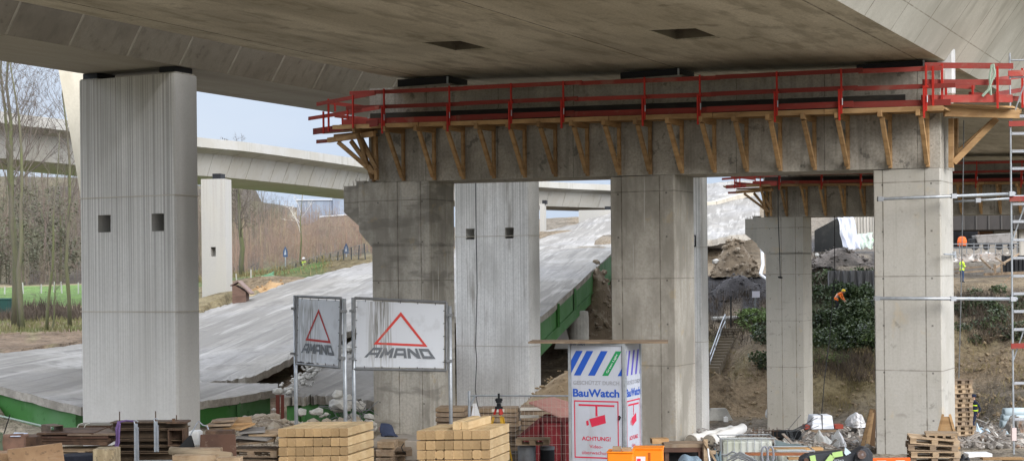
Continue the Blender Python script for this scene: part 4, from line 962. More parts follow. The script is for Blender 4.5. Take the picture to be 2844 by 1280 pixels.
# vertical scale: panel top y=957; 2.75 m = 330 px ; t(y)
ty = lambda y: 1-(y-957)/(2.75*120.2)
for sd in (0,1):
    fn, wd = face(sd)
    pm_ = MB().add([fn(0,0),fn(1,0),fn(1,1),fn(0,1)],[(0,1,2,3)]).build('panel', white_p, tw, fix=False)
    t1_, t0_ = ty(972), ty(1040); bi = blue_i if sd == 0 else viol_i
    for x0 in ((-.16,.05,.335,.92) if sd == 0 else (-.2,.03,.33,.62,.92)):
        sheared(fn, x0, .135 if sd == 0 else .11, .26 if sd == 0 else .18, t0_, t1_, bi, 'stripe')
    if sd == 0:
        sheared(fn, .615, .12, .27, t0_, t1_, green_i, 'stripe')
        k0 = lambda s,t: (.615+.27*(t), t)
        def gl(s, t):
            # along the slanted green band
            tt = .12+.76*s; x = .615+.27*tt+.06 ; dx = (.27*wd); dy = (t1_-t0_)*2.75; l = math.hypot(dx,dy); h = (t-.35)*.062
            return fn(x - dy/l*h/wd, t0_+(t1_-t0_)*tt + dx/l*h/2.75, .008)
        text_mesh('Green Light', .2, white_i, tw, gl)
    tx = lambda s0, s1, yb, h, off=.005: (lambda s,t: fn(s0+(s1-s0)*s, ty(yb)+t*h/2.75, off))
    text_mesh('GESCHÜTZT DURCH', .2, grey_i, tw, tx(.04,.95,1065,.125), .003)
    text_mesh('BauWatch', .2, bi if sd==0 else blue_i, tw, tx(.03,.95,1098,.245), .006)
    rm = MB(); T, Bt, Lf, Rt = ty(1109), ty(1268), .05, .93; q = .02; qt = .011
    for s0,s1,u0,u1 in ((Lf,Rt,T-qt,T),(Lf,Rt,Bt,Bt+qt),(Lf,Lf+q,Bt+qt,T-qt),(Rt-q,Rt,Bt+qt,T-qt)): rm.add([fn(s0,u0,.004),fn(s1,u0,.004),fn(s1,u1,.004),fn(s0,u1,.004)],[(0,1,2,3)])
    rm.add([fn(.14,ty(1124),.004),fn(.85,ty(1125),.004),fn(.85,ty(1120),.004),fn(.14,ty(1119),.004)],[(0,1,2,3)])
    rm.add([fn(.475,ty(1152),.004),fn(.515,ty(1152),.004),fn(.515,ty(1125),.004),fn(.475,ty(1124),.004)],[(0,1,2,3)])
    rm.add([fn(.35,ty(1160),.005),fn(.40,ty(1182),.005),fn(.68,ty(1170),.005),fn(.66,ty(1147),.005)],[(0,1,2,3)])
    rm.add([fn(.285,ty(1166),.005),fn(.30,ty(1179),.005),fn(.345,ty(1176),.005),fn(.33,ty(1163),.005)],[(0,1,2,3)])
    rm.build('pictogram', red_i, tw, fix=False)
    text_mesh('ACHTUNG!', .2, red_i, tw, tx(.2,.77,1219,.13), .004)
    text_mesh('Video-', .2, red_i, tw, tx(.35,.61,1240,.115))
    text_mesh('überwachung', .2, red_i, tw, tx(.2,.76,1257,.115))
fn, wd = face(0)
text_mesh('BW 2864', .2, mat('ink_dark_blue',(.02,.03,.12,1)), tw, lambda s,t: Vector((.06+s*.36, -.004, TH-.045+t*.07)))
MB().tube([fn(.94,ty(1150),.01),fn(.97,ty(1152),.03),fn(.95,ty(1160),.03)],.02,6).build('padlock', black_m, tw)
bt = MB().box(-1.0,1.06,-.24,1.1,0,.035); o = bt.build('cover_board', wood_old, loc=(a0.x+W1/2*math.cos(TA)+.1, a0.y+W1/2*math.sin(TA)-.1, a0.z+.01), rotz=TA+.1)
o.rotation_euler = (0, R(.3), R(-6)); o.location = (P(1650,948,36.6).x, 35.75, a0.z+.012)
MB
o.scale = (1.55,.9,1); tag(o, 'thin weathered wooden board lying on top of the surveillance box', 'board')
# ---- orange cabinets ----
orange = mat('orange_enamel', (.85,.24,.012,1), [(3,.55,.7,(.6,.17,.02,1),.4)], rough=.45)
def cab(px0, px1, py, d, dep, h, label):
    p = P(px0, py, d); w_ = (px1-px0)/F*d; r = empty('site_cabinet', (p.x, d, p.z-h), R(-8), label, 'cabinet', 'orange site cabinets')
    MB().box(0,w_,0,dep,0,h).build('body', orange, r, bevel=.02)
    MB().box(-.012,w_+.012,-.012,dep+.012,h+.002,h+.03).build('lid', orange, r, bevel=.008)
    return r, w_
c1_, w_ = cab(1686,1757,1258,30,.5,1.5,'low orange steel cabinet in front of the surveillance box, left one of two')
MB().box(.1,.26,.06,.2,1.53,1.62).box(.28,.46,.1,.22,1.53,1.6).build('handle_bracket', wood_pale, c1_)
c2_, w_ = cab(1758,1840,1248,30.4,.5,1.6,'taller orange steel cabinet with small white notice, right one of two')
MB().box(.06,.24,-.012,-.003,1.25,1.47).build('notice', mat('notice_white',(.6,.65,.72,1)), c2_)
MB().box(.08,.15,-.02,-.013,1.38,1.43).build('notice_print', red_i, c2_)
MB().box(.3,.34,-.014,-.002,.1,1.55).build('door_gap', mat('orange_dark',(.4,.1,.01,1)), c2_)
# ---- site fence panel ----
fp = empty('site_fence_panel', (P(1303,1095,40.5).x, 40.5, -.1), R(-5), 'galvanised mesh site fence panel between the right timber stack and the surveillance box', 'fence panel')
zt_ = P(1303,1098,40.5).z+.1; fw = 3.1
fr = MB().tube([(0,0,0),(0,0,zt_+.12)],.035,8).tube([(0,0,zt_),(fw,0,zt_-.02)],.025,8).tube([(fw,0,0),(fw,0,zt_)],.025,8).tube([(0,0,zt_-.3),(.16,0,zt_)],.03,6).tube([(0,0,.2),(fw,0,.2)],.02,6); fr.build('frame', galv, fp)
wm = MB()
for i in range(1,26): wm.tube([(.02+i*.118,0,.2),(.02+i*.118,0,zt_)],.0035,3,cap=False)
for i in range(1,8): wm.tube([(0,0,.2+i*.24),(fw,0,.2+i*.24)],.0035,3,cap=False)
wm.build('mesh', mat('fence_wire',(.45,.4,.36,1),rough=.5), fp)
# ---- tripod ----
tp_ = P(1386,1178,38.6); zt_ = P(1386,1140,38.6).z; gz_ = terr(tp_.x,38.6)
tr = empty('survey_tripod', (tp_.x,38.6,gz_), .4, 'yellow and orange survey tripod with black levelling head behind the right timber stack', 'tripod')
yel = mat('tripod_yellow',(.62,.36,.03,1)); H_ = zt_-gz_+.05
for k in range(3):
    a = 2.09*k+.5; e = Vector((math.cos(a)*.62, math.sin(a)*.62, 0)); q = Vector((math.cos(a)*.07, math.sin(a)*.07, H_))
    lg = MB().bar(q+(e-q)*.12+Vector((.02,0,0)), e, .035,.025).bar(q+(e-q)*.1-Vector((.02,0,0)), q+(e-q)*.6-Vector((.02,0,0)), .02,.02).build('leg', yel, tr)
    MB().bar(q, q+(e-q)*.08, .06,.05).build('clamp', steel_red, lg)
MB().lathe([(.1,H_),(.1,H_+.05),(.06,H_+.06),(.05,H_+.14)],10).build('head', black_m, tr)
MB().box(-.06,.06,-.05,.05,H_+.15,H_+.26).tube([(-.09,0,H_+.22),(.09,0,H_+.22)],.03,8).box(-.02,.02,-.02,.02,H_+.26,H_+.38).build('level', black_m, tr)
# ---- red skip ----
redp = mat('skip_red', (.2,.018,.025,1), [(2,.5,.65,(.13,.02,.02,1),.7),(6,.6,.7,(.25,.12,.1,1),.5)], rough=.6)
sk_ = empty('skip', (P(1448,1280,41).x,41.0,-.1), R(-6), 'dark red steel skip with raised pinkish lid behind the mesh fence', 'skip')
zr_ = P(1500,1165,41).z+.1
m = MB().add([(0,0,0),(1.9,0,0),(1.9,1.4,0),(0,1.4,0),(-.06,-.02,zr_-.45),(1.9,-.02,zr_+.02),(1.9,1.5,zr_+.02),(-.06,1.5,zr_-.45),(.5,-.02,zr_+.02),(.5,1.5,zr_+.02)],
    [(0,1,5,8,4),(2,3,7,9,6),(1,2,6,5),(3,0,4,7),(0,3,2,1)]); m.build('body', redp, sk_, fix=False)
m = MB().bar((-.06,-.05,zr_-.45),(.5,-.05,zr_+.02),.09,.08).bar((.5,-.05,zr_+.02),(1.95,-.05,zr_+.02),.09,.1); 
for x in (.55,1.1,1.65): m.box(x,x+.07,-.08,-.01,0,zr_)
m.build('rim', mat('skip_rim',(.11,.03,.03,1)), sk_)
MB().hexa([(.22,-.1,zr_+.44),(1.1,-.05,zr_+.02),(1.9,1.2,zr_+.1),(.75,1.3,zr_+.47)],[(.22,-.1,zr_+.48),(1.1,-.05,zr_+.06),(1.9,1.2,zr_+.14),(.75,1.3,zr_+.51)]).build('lid', mat('skip_lid_pink',(.36,.2,.17,1),[(3,.5,.7,(.3,.1,.09,1),.6)]), sk_)
# ---- pallets ----
def pallet_mb(w_=1.2, dp=.8, h=.144, seed=0, loose=0):
    r_ = random.Random(seed); m = MB(); x0 = -w_/2; y0 = -dp/2
    for k in range(5):
        y = y0+ k*(dp-.12)/4 + r_.uniform(-1,1)*loose; m.box(x0,x0+w_,y,y+.12 if k%2==0 else y+.09,h-.022,h)
    for k in range(3):
        x = x0 + k*(w_-.145)/2; m.box(x,x+.145,y0,y0+dp,h-.044,h-.023); 
        for j in range(3):
            y = y0 + j*(dp-.1)/2; m.box(x,x+.145,y,y+.1,.023,h-.045)
    for j in range(3):
        y = y0 + j*(dp-.1)/2; m.box(x0,x0+w_,y,y+.1,0,.022)
    return m
_pal = {}
def pallet(p, rz, label, group='pallets', mt=wood_pale, w_=1.2, dp=.8, tilt=(0,0), seed=0, cat='pallet'):
    k = (mt.name, w_, dp, seed)
    if k in _pal: o = bpy.data.objects.new('pallet', _pal[k]); COL.objects.link(o)
    else: o = pallet_mb(w_, dp, seed=seed, loose=.01).build('pallet', mt); _pal[k] = o.data
    o.location = p; o.rotation_euler = (tilt[0], tilt[1], rz); return tag(o, label, cat, group)
NTH = ['top','second','third','fourth','fifth','sixth','seventh','eighth','ninth','tenth','eleventh','twelfth','thirteenth','fourteenth','fifteenth','sixteenth','seventeenth','eighteenth','nineteenth','twentieth','twenty-first']
# tall tower right of the pale column
pc = P(2655, 1052, 52); n_ = 20; H_ = .153
for i in range(n_):
    z = pc.z - H_*(i+1)
    if z < terr(pc.x, 52)-.1: break
    w_ = 1.2 if i < 10 else 1.3
    pallet((pc.x+random.uniform(-.03,.03)+(.02 if i<10 else .1), 52+random.uniform(-.03,.03), z), R(22)+random.uniform(-.03,.03), f'wooden pallet in the tall tower beside the pale column, {NTH[i]} {"one" if i==0 else "from the top"}', 'pallets in the tall tower', wood_pale if i % 3 else wood_old, .76, .7, (random.uniform(-.01,.01),random.uniform(-.015,.015)), i % 3)
# near heap in front of the pale column
pc = P(2594, 1213, 37.5)
for i in range(9):
    z = pc.z - .15*(i+1) + (.0 if i else 0)
    if z < terr(pc.x,37.5)-.1: break
    pallet((pc.x+random.uniform(-.06,.06), 37.6+random.uniform(-.05,.05), z), R(-12)+random.uniform(-.1,.1), f'weathered pallet in the untidy heap before the pale column, {NTH[i]} {"one" if i==0 else "from the top"}', 'pallets in the untidy heap', wood_old if i%2 else wood_pale, 1.15, .8, (random.uniform(-.03,.03), .07 if i==0 else random.uniform(-.03,.03)), 3+i%3)
o = MB().box(-.38,.38,-.3,.3,0,.06); 
for k in range(4): o.box(-.36+.19*k,-.3+.19*k,-.31,.31,-.05,0)
tag(o.build('pallet_board', wood_pale, loc=P(2614,1206,37.7), rotz=-.2), 'flat pale boarded panel lying on top of the untidy pallet heap', 'panel')
sh = empty('sawhorse', P(2629,1212,38.6), R(-15), 'plywood sawhorse frame leaning at the corner of the pale column behind the pallets', 'sawhorse')
MB().add([(-.17,0,.1),(.2,0,.1),(.09,0,.5),(-.08,0,.5),(-.17,.02,.1),(.2,.02,.1),(.09,.02,.5),(-.08,.02,.5)],[(0,1,2,3),(7,6,5,4),(0,4,5,1),(1,5,6,2),(2,6,7,3),(3,7,4,0)]).build('panel', wood_m, sh)
for s in (-1,1): MB().bar((s*.08,-.01,.56),(s*.3,-.01,-.3),.06,.03,up=(0,1,0)).build('leg', wood_m, sh)
# stacks of weathered formwork boards under the fence
def boards(px0, px1, pyt, d, rows, label, seed, grp, mt=wood_old, th=.115, gap=.02, dep=.9, rz=-.1):
    rnd = random.Random(seed); p = P(px0, pyt, d); w_ = (px1-px0)/F*d; r_n = rows
    for i in range(rows):
        z = p.z - (th+gap)*(i+1)
        if z < terr(p.x,d)-.15: break
        m = MB(); 
        m.box(0,w_*rnd.uniform(.92,1),0,dep,gap,gap+th)
        m.box(w_*.1,w_*.1+.08,0.02,dep,0,gap).box(w_*.8,w_*.8+.08,.02,dep,0,gap)
        o = m.build('board_bundle', mt if rnd.random()<.7 else wood_pale, loc=(p.x+rnd.uniform(-.05,.05), d+rnd.uniform(-.05,.05), z), rotz=rz+rnd.uniform(-.04,.04), bevel=.012)
        tag(o, f'{label}, {NTH[i]} down', 'boards', grp)
boards(1207,1292,1132,43.5,9,'brown board bundle behind the post of the large framed sign',1,'board bundles behind the sign post')
boards(1335,1440,1134,43.8,9,'brown board bundle behind the survey tripod',2,'board bundles behind the tripod')
boards(1444,1530,1130,44.2,9,'brown board bundle left of the skip lid',3,'board bundles by the skip')
for i,(x0,x1,y) in enumerate(((1445,1503,1139),(1445,1495,1160),(1366,1400,1143))):
    p = P(x0,y,43.0); tag(MB().box(0,(x1-x0)/F*43,0,.12,0,.07).build('batten', mat('white_batten',(.6,.58,.52,1)), loc=p, rotz=-.1), ['upper white batten sticking out of the board bundles left of the skip','lower white batten sticking out of the board bundles left of the skip','short white batten beside the survey tripod'][i], 'batten')
tag(MB().hexa([(-.14,0,0),(.14,0,0),(.14,.1,0),(-.14,.1,0)],[(-.07,0,.42),(.02,0,.42),(.02,.1,.42),(-.07,.1,.42)]).build('paper_sack', white_sheet, loc=P(1322,1163,42.8)), 'crumpled white sack standing against the board bundles near the fence post', 'sack')
p = P(1481,1232,38.5); pallet(p, -.08, 'pale pallet lying on top of the grey bins by the right timber stack', 'pallets by the skip', wood_pale, .82, .6, (0,0), 7)
for i,(x0,x1,y,c) in enumerate(((1438,1488,1237,galv_dark),(1500,1540,1238,black_m))):
    p = P((x0+x1)/2,y,38.6); r_ = (x1-x0)/2/F*38.6
    b = empty('bin', (p.x,38.6,p.z-1.2), 0, ['dull grey steel bin under the pale pallet by the right timber stack','black ribbed bin under the pale pallet by the right timber stack'][i], 'bin', 'bins by the skip')
    MB().lathe([(r_*.9,0),(r_,.1),(r_,1.1),(r_*.95,1.18)],16).build('drum', c, b, smooth=True); MB().lathe([(r_*1.04,1.12),(r_*1.04,1.19),(r_*.9,1.2)],16).build('lid', galv_dark, b)
# pieces between the timber stacks
boards(1043,1093,1226,36.5,4,'dark weathered block under the hooded person',5,'blocks between the timber stacks',wood_old,.16,.03,.6)
boards(1088,1122,1224,37.5,4,'grey weathered block at the left side of the right timber stack',6,'blocks between the timber stacks',wood_old,.16,.03,.6)
pallet((P(1085,1262,37).x,37,P(1085,1262,37).z), .1, 'dark pallet between the two timber stacks', 'pallets between the timber stacks', wood_old, 1.0,.7,(0,0),8)
tag(MB().tube([P(1122,1230,35),P(1115,1240,35),P(1118,1250,35),P(1124,1256,35)],.012,5).build('wire_loop', black_m), 'bent black wire loop at the left side of the right timber stack', 'wire')
# ================= left foreground heap =================
DL = 33.0
def gl_(px, py, d=DL): return P(px, py, d)
def slabbox(name, px0, px1, py0, py1, d, dep, mt, label, cat, rz=0, group=None, down=0, bevel=.01, parent=None, skew=0):
    a = P(px0, py1, d); w_ = (px1-px0)/F*d; h = (py1-py0)/F*d
    m = MB().hexa([(0,0,-down),(w_,0,-down),(w_,dep,-down),(0,dep,-down)],[(skew,0,h),(w_-skew,0,h),(w_-skew,dep,h),(skew,dep,h)])
    o = m.build(name, mt, parent, loc=a, rotz=rz, bevel=bevel); return tag(o, label, cat, group)
# plywood box side lower left
ply = mat('plywood_worn', (.4,.26,.15,1), [((2,2,2),.45,.65,(.26,.16,.09,1),.6),(12,.58,.68,(.1,.07,.05,1),.5),((1,8,8),.55,.7,(.5,.36,.24,1),.4)], rough=.85)
m = MB().hexa([P(26,1300,30),P(182,1300,30),P(182,1300,30.6),P(26,1300,30.6)],[P(20,1248,30),P(172,1229,30),P(172,1228,30.12),P(20,1246,30.12)])
tag(m.build('plywood_sheet', ply, bevel=.01), 'worn orange-brown plywood sheet standing on edge at the lower left corner', 'plywood')
slabbox('plywood_offcut',-30,22,1258,1300,30.5,.5,ply,'low plywood offcut cut by the left edge of the picture','plywood')
slabbox('chipboard_box',258,318,1247,1300,31,.5,mat('chipboard',(.3,.24,.15,1),[((9,9,3),.45,.6,(.5,.42,.28,1),.7),(14,.55,.65,(.12,.1,.07,1),.6)]),'pale splintery chipboard box between the plate pallet and the beam stack','box')
# rusty drums with webbing at far left
r_ = empty('steel_pipe', P(-25,1250,32.5), 0, 'fat rusty brown pipe at the left edge with a dull green strap round it', 'pipe')
MB().tube([(0,0,0),(.62,.2,.0)],.33,18).build('tube_wall', mat('pinkish_rust',(.24,.14,.1,1),[(4,.45,.6,(.14,.09,.07,1),.6)]), r_, smooth=True)
MB().tube([(.28,-.29,.2),(.33,-.32,-.1),(.42,-.3,-.4)],.05,4).tube([(.24,-.1,.36),(.28,-.29,.2)],.05,4).build('strap', mat('dull_green_webbing',(.12,.15,.1,1)), r_)
slabbox('steel_block',22,60,1211,1250,32.5,.5,mat('salmon_rust',(.25,.15,.11,1),[(5,.45,.6,(.14,.08,.06,1),.6)]),'reddish rusty steel block under the white sheet at lower left','steel block')
slabbox('steel_block',48,100,1213,1250,32.8,.6,rust,'dark rusty steel block right of the white sheet at lower left','steel block')
m = MB().hexa([P(28,1212,32.4),P(55,1212,32.4),P(78,1203,33.4),P(40,1201,33.4)],[P(28,1210,32.4),P(55,1210,32.4),P(78,1201,33.4),P(40,1199,33.4)])
tag(m.build('sheet_offcut', mat('bright_white_sheet',(.62,.68,.8,1)), bevel=.004), 'small bright white sheet lying on the rusty blocks at lower left', 'sheet')
tag(MB().tube([P(10,1206,33.5),P(28,1150,33.5)],.012,5).build('rebar_rod', black_m), 'thin dark rod leaning right at the lower left edge', 'rod')
# rope across the green girder
m = MB(); pr = [P(-30+11*i, 1147+2.6*i+3*math.sin(i*.0), 38-.25*i) for i in range(17)]
m.tube(pr, .022, 6); tag(m.build('rope', mat('pale_green_rope',(.42,.52,.45,1),[((20,20,20),.45,.55,(.25,.33,.28,1),.6)])), 'pale green rope stretched in front of the green girder at lower left', 'rope')
# plates on pallet
for i,(x0,x1,y,rz,lb) in enumerate(((100,262,1200,-.05,'top plate of the rusty plate pile left of the beam stack'),(185,318,1203,.08,'broad rusty plate with pale dusty face on the plate pile'),(95,300,1210,0,'second plate from the top of the rusty plate pile'),(92,305,1218,.05,'third plate from the top of the rusty plate pile'),(100,300,1226,-.03,'lowest plate of the rusty plate pile'))):
    p = P(x0,y+7,33.2-(.1 if i==1 else 0)); w_ = (x1-x0)/F*33.2
    m = MB().hexa([(0,0,0),(w_,0,-.01*i),(w_-.06,1.1,0),(.22,1.1,0)],[(0.02,0,.045),(w_,0,.04),(w_-.06,1.1,.05),(.22,1.1,.05)])
    tag(m.build('steel_plate', [rust,mat('dusty_rust',(.2,.15,.11,1),[(3,.45,.6,(.12,.085,.065,1),.6)]),rust2,rust,rust][i], loc=p, rotz=rz, bevel=.006), lb, 'steel plate', 'rusty plates on the pallet')
pallet(P(235,1262,33.4), .12, 'weathered pallet carrying the rusty plates at lower left', 'pallets at lower left', wood_pale, 1.25, .9, (0,0), 9)
p = P(218,1300,32.3); tag(MB().lathe([(.35,0),(.35,.28),(.3,.3)],16,(0,0,0)).build('drum', mat('dark_blue_plastic',(.015,.018,.03,1)), loc=p), 'dark blue-black drum under the plate pallet at the bottom edge', 'drum')
# hollow section lying on plates
hs_ = MB(); w_, h_, t_ = .47, .23, .014
for a,b,c,d in ((0,w_,0,t_),(0,w_,h_-t_,h_),(0,t_,t_,h_-t_),(w_-t_,w_,t_,h_-t_)): hs_.box(a,b,0,.45,c,d)
o = hs_.build('hollow_section', mat('brown_dusty_steel',(.15,.11,.08,1),[(6,.45,.6,(.09,.065,.05,1),.6)]), loc=P(140,1212,33.4)+Vector((.0,.0,0)), rotz=R(38)); o.scale=(.62,1.15,1); tag(o, 'short rusty square hollow section resting on the plates before the green girder', 'steel section')
# corrugated dark unit with two pale straps
cg = empty('corrugated_unit', P(219,1201,36), .0, 'dark corrugated unit with two pale hooped straps left of the beam stack', 'steel unit')
m = MB().box(0,.72,0,.5,0,.16)
for k in range(9): m.box(.02+.08*k,.05+.08*k,-.02,0,0,.17)
m.build('body', rust, cg); MB().box(-.02,.74,-.03,.5,.165,.19).build('top', mat('dusty_grey',(.2,.19,.16,1)), cg)
for x in (-.04,.12): MB().tube([(x-.02,-.05,-.05),(x,-.05,.1),(x+.05,-.03,.2),(x+.1,.1,.21)],.012,5).build('strap', mat('pale_cord',(.5,.5,.45,1)), cg)
# stacked rusty beams
def ibeam(Ln, H_=.26, W_=.26, t=.02):
    return MB().box(0,Ln,0,W_,0,t).box(0,Ln,0,W_,H_-t,H_).box(0,Ln,W_/2-t/2,W_/2+t/2,t,H_-t)
p = P(308,1188,33.5)
spec = [(305,515,1172,1191,'topmost rusty beam of the strapped beam stack'),(312,500,1192,1221,'second rusty beam from the top of the strapped beam stack'),(312,510,1222,1238,'third rusty beam from the top of the strapped beam stack'),(318,505,1239,1255,'fourth rusty beam from the top of the strapped beam stack'),(300,470,1257,1285,'lowest rusty beam of the strapped beam stack')]
rb_ = mat('beam_rust', (.12,.085,.055,1), [((.8,4,4),.45,.6,(.06,.042,.032,1),.6),(6,.55,.65,(.2,.15,.1,1),.4),(2,.6,.7,(.04,.03,.025,1),.6)], rough=.85, bump=[(20,.3,.01)])
for i,(x0,x1,y0,y1,lb) in enumerate(spec):
    q = P(x0,y1,33.5+.02*i); Ln = (x1-x0)/F*33.5; hh = (y1-y0)/F*33.5
    if i == 1:
        Ln = (464-x0)/F*33.5
    tag(ibeam(Ln, hh, .5 if i<2 else .6, .022).build('steel_beam', rb_, loc=q, rotz=-.03), lb, 'steel beam', 'rusty beams of the strapped stack')
bx = MB(); Lb = (508-465)/F*33.5; hb = (1238-1192)/F*33.5
for a,b,c,d in ((0,Lb,0,.02),(0,Lb,hb-.02,hb),(0,.02,.02,hb-.02),(Lb-.02,Lb,.02,hb-.02)): bx.box(a,b,0,.5,c,d)
bx.box(.02,Lb-.02,.42,.44,.02,hb-.02)
tag(bx.build('steel_box', rust, loc=P(466,1238,33.3), rotz=-.03), 'open dark rusty steel box at the right end of the beam stack', 'steel box')
tag(MB().box(0,.42,0,.5,0,.035).box(.1,.16,.1,.16,.035,.1).build('steel_plate', rust, loc=P(462,1176,33.2)), 'rusty cover plate overhanging the open end of the beam stack', 'steel plate')
for i,(px,y0,y1) in enumerate(((332,1142,1172),(432,1141,1168),(490,1152,1176))):
    tag(MB().tube([P(px,y1,33.6),P(px,y0,33.6)],.013,5).build('rebar_rod', rust), ['left','middle','right'][i]+' upright rod standing out of the beam stack', 'rod', 'rods of the beam stack')
gv = mat('bright_galvanised', (.4,.44,.49,1), [(7,.45,.65,(.28,.31,.35,1),.6)], rough=.4, metal=.4)
for i,(x0,y0,y1) in enumerate(((373,1176,1290),(428,1170,1254))):
    w_ = 12/F*33; h_ = (y1-y0)/F*33; c = empty('channel_clamp', P(x0,y1,33.0), 0, ['longer galvanised channel upright strapped before the beam stack','shorter galvanised channel upright with looped top before the beam stack'][i], 'clamp', 'galvanised uprights of the beam stack')
    MB().box(0,w_*.35,0,.06,0,h_).box(w_*.35,w_*.75,.04,.06,0,h_).box(w_*.75,w_,0,.06,0,h_-.08).build('channel', gv, c)
    MB().tube([(w_*.2,0,h_),(0,0,h_+.05),(w_*.5,0,h_+.07),(w_,0,h_+.04)],.014,6).build('hook', gv, c)
tag(MB().box(0,.85,0,.08,0,.07).build('channel_bar', gv, loc=P(382,1287,32.9)), 'galvanised channel lying level at the foot of the longer upright', 'steel channel')
tag(MB().tube([P(330,1170,33.3),P(324,1190,33.2),P(326,1215,33.2),P(322,1240,33.2),P(318,1254,33.2)],.035,5).tube([P(333,1175,33.2),P(331,1200,33.1),P(330,1230,33.1),P(323,1250,33.1)],.022,5).tube([P(333,1170,33.4),P(350,1167,33.5),P(374,1169,33.4)],.02,5).build('sling', mat('purple_webbing',(.16,.1,.25,1))), 'faded purple lifting sling draped over the left end of the beam stack', 'sling')
# black funnel bag with chain hook
fb = empty('funnel_bag', P(518,1243,33.2), 0, 'black pointed rubber funnel hanging on a grey hook right of the beam stack', 'funnel')
MB().add([(-.19,0,0),(.14,0,0),(.14,.2,0),(-.19,.2,0),(.05,.05,.26),(.09,.05,.26),(.09,.1,.26),(.05,.1,.26)],[(0,1,5,4),(1,2,6,5),(2,3,7,6),(3,0,4,7),(4,5,6,7),(3,2,1,0)]).build('bag', black_m, fb)
MB().tube([(.07,.07,.26),(.2,.1,.5),(.24,.1,.56),(.34,.1,.47),(.42,.1,.46),(.46,.1,.36),(.47,.1,.2)],.016,6).build('hook', gv, fb)
slabbox('bag',520,552,1198,1240,36,.5,white_sheet,'white bag behind the black rubber funnel','bag',bevel=.04)
# brown plate upright
slabbox('steel_plate',553,658,1206,1285,32.6,.04,rust2,'large dark brown steel plate standing upright right of the funnel','steel plate',skew=.03)
slabbox('beam_offcut',570,645,1196,1208,32.9,.35,rust,'short rusty beam offcut on top of the upright brown plate','steel offcut')
# logs & planks
lg = MB().tube([P(474,1250,31.5),P(640,1268,31.0)],[.085,.1],12); tag(lg.build('log', mat('pale_log',(.36,.29,.2,1),[((1,6,6),.45,.6,(.22,.16,.1,1),.6)]), smooth=True), 'pale barkless log lying across the front below the brown plate', 'log')
for i,(x0,x1,y0,y1,d) in enumerate(((490,612,1245,1256,31.9),(478,600,1264,1285,30.8),(600,668,1270,1290,30.5))):
    slabbox('plank',x0,x1,y0,y1,d,.25,[wood_old,wood_pale,wood_pale][i],['weathered plank just behind the pale log','thick pale plank below the pale log','short pale block at the right end of the pale log'][i],'plank',rz=-.05)
# board heap right of plate
rn = random.Random(31)
hp = [(571,640,1180,'w'),(590,650,1170,'w'),(600,680,1186,'r'),(640,700,1176,'r'),(655,745,1212,'g'),(665,735,1200,'g'),(690,770,1206,'p'),(648,740,1224,'w'),(660,760,1232,'w'),(574,640,1190,'w')]
nm_ = ['uppermost left thin board of the board heap','small tilted board crowning the board heap','reddish board slanting across the board heap','upper right reddish board of the board heap','grey smooth board in the middle of the board heap','narrow grey board above the smooth one in the board heap','pale board at the right end of the board heap','weathered board low in the board heap','lowest weathered board of the board heap','left lower thin board of the board heap']
for i,(x0,x1,y,k) in enumerate(hp):
    w_ = (x1-x0)/F*34.5; L_ = rn.uniform(.5,1.1)
    o = MB().box(0,w_,0,L_,0,.045).build('board', dict(w=wood_old,r=wood_m,g=mat('grey_board',(.25,.24,.23,1),[((2,8,8),.45,.6,(.15,.14,.13,1),.6)]),p=wood_pale)[k], loc=P(x0,y+5,34.0+.1*(i%4)), bevel=.004)
    o.rotation_euler = (rn.uniform(.0,.16), rn.uniform(-.1,.08), rn.uniform(-.5,.2)); tag(o, nm_[i], 'board', 'boards of the board heap')
pallet(P(716,1262,34.4), -.2, 'dark pallet under the board heap left of the timber stack', 'pallets at lower left', wood_old, 1.2, .9, (0,0), 5)
pallet(P(700,1290,34.2), -.1, 'lower dark pallet at the bottom edge left of the timber stack', 'pallets at lower left', wood_old, 1.3, .9, (0,0), 6)
# rubble strip between ribbed pier and signs
rp_ = []; rn = random.Random(77)
m = MB()
for i in range(1500):
    px = rn.uniform(568,1000); d = rn.uniform(40,50); tt = min(max((px-568)/100,0),1)
    x = (px-CX)/F*d; mound = .55*math.exp(-((d-46)/4)**2)*tt + .25*max(0,1-abs(px-720)/140)
    r_ = .035*(7 if rn.random()<.015 else 1+2.2*rn.random()**3)
    m.rock((x, d, terr(x,d)+mound+r_*.2), r_, seed=i, sub=1)
tag(m.build('rubble', rub_m, fix=False), kind='stuff')
def mound(name, px0, px1, d0, d1, fn, mt, kind='stuff', nu=60, nv=24, seed=0, lab=None):
    def f(s, t):
        px = px0+(px1-px0)*s; d = d0+(d1-d0)*t; x = (px-CX)/F*d; e = min(s,1-s,t,1-t)*6; e = min(e,1)
        h = fn(px,d)*e; n = noise.noise(Vector((x*.9,d*.9,seed)))*.25+noise.noise(Vector((x*3,d*3,seed)))*.1
        return (x, d, terr(x,d)-.1+h*(1+n*.8)+ (n*.3*e))
    o = MB().grid(f, nu, nv).build(name, mt, smooth=True, fix=False); return tag(o, lab, 'heap' if lab else None, kind=kind)
gravel_m = mat('mixed_gravel', (.33,.27,.2,1), [(1.5,.42,.6,(.2,.155,.11,1),.6),(7,.5,.62,(.45,.4,.33,1),.6),(18,.5,.62,(.14,.11,.085,1),.6)], bump=[(5,.8,.1),(16,.8,.05)])
mound('gravel_heap', 568, 1035, 40, 51, lambda px,d: .55*math.exp(-((d-46)/4)**2)*min(max((px-568)/100,0),1)+.25*max(0,1-abs(px-720)/140), gravel_m, nu=120, seed=3)
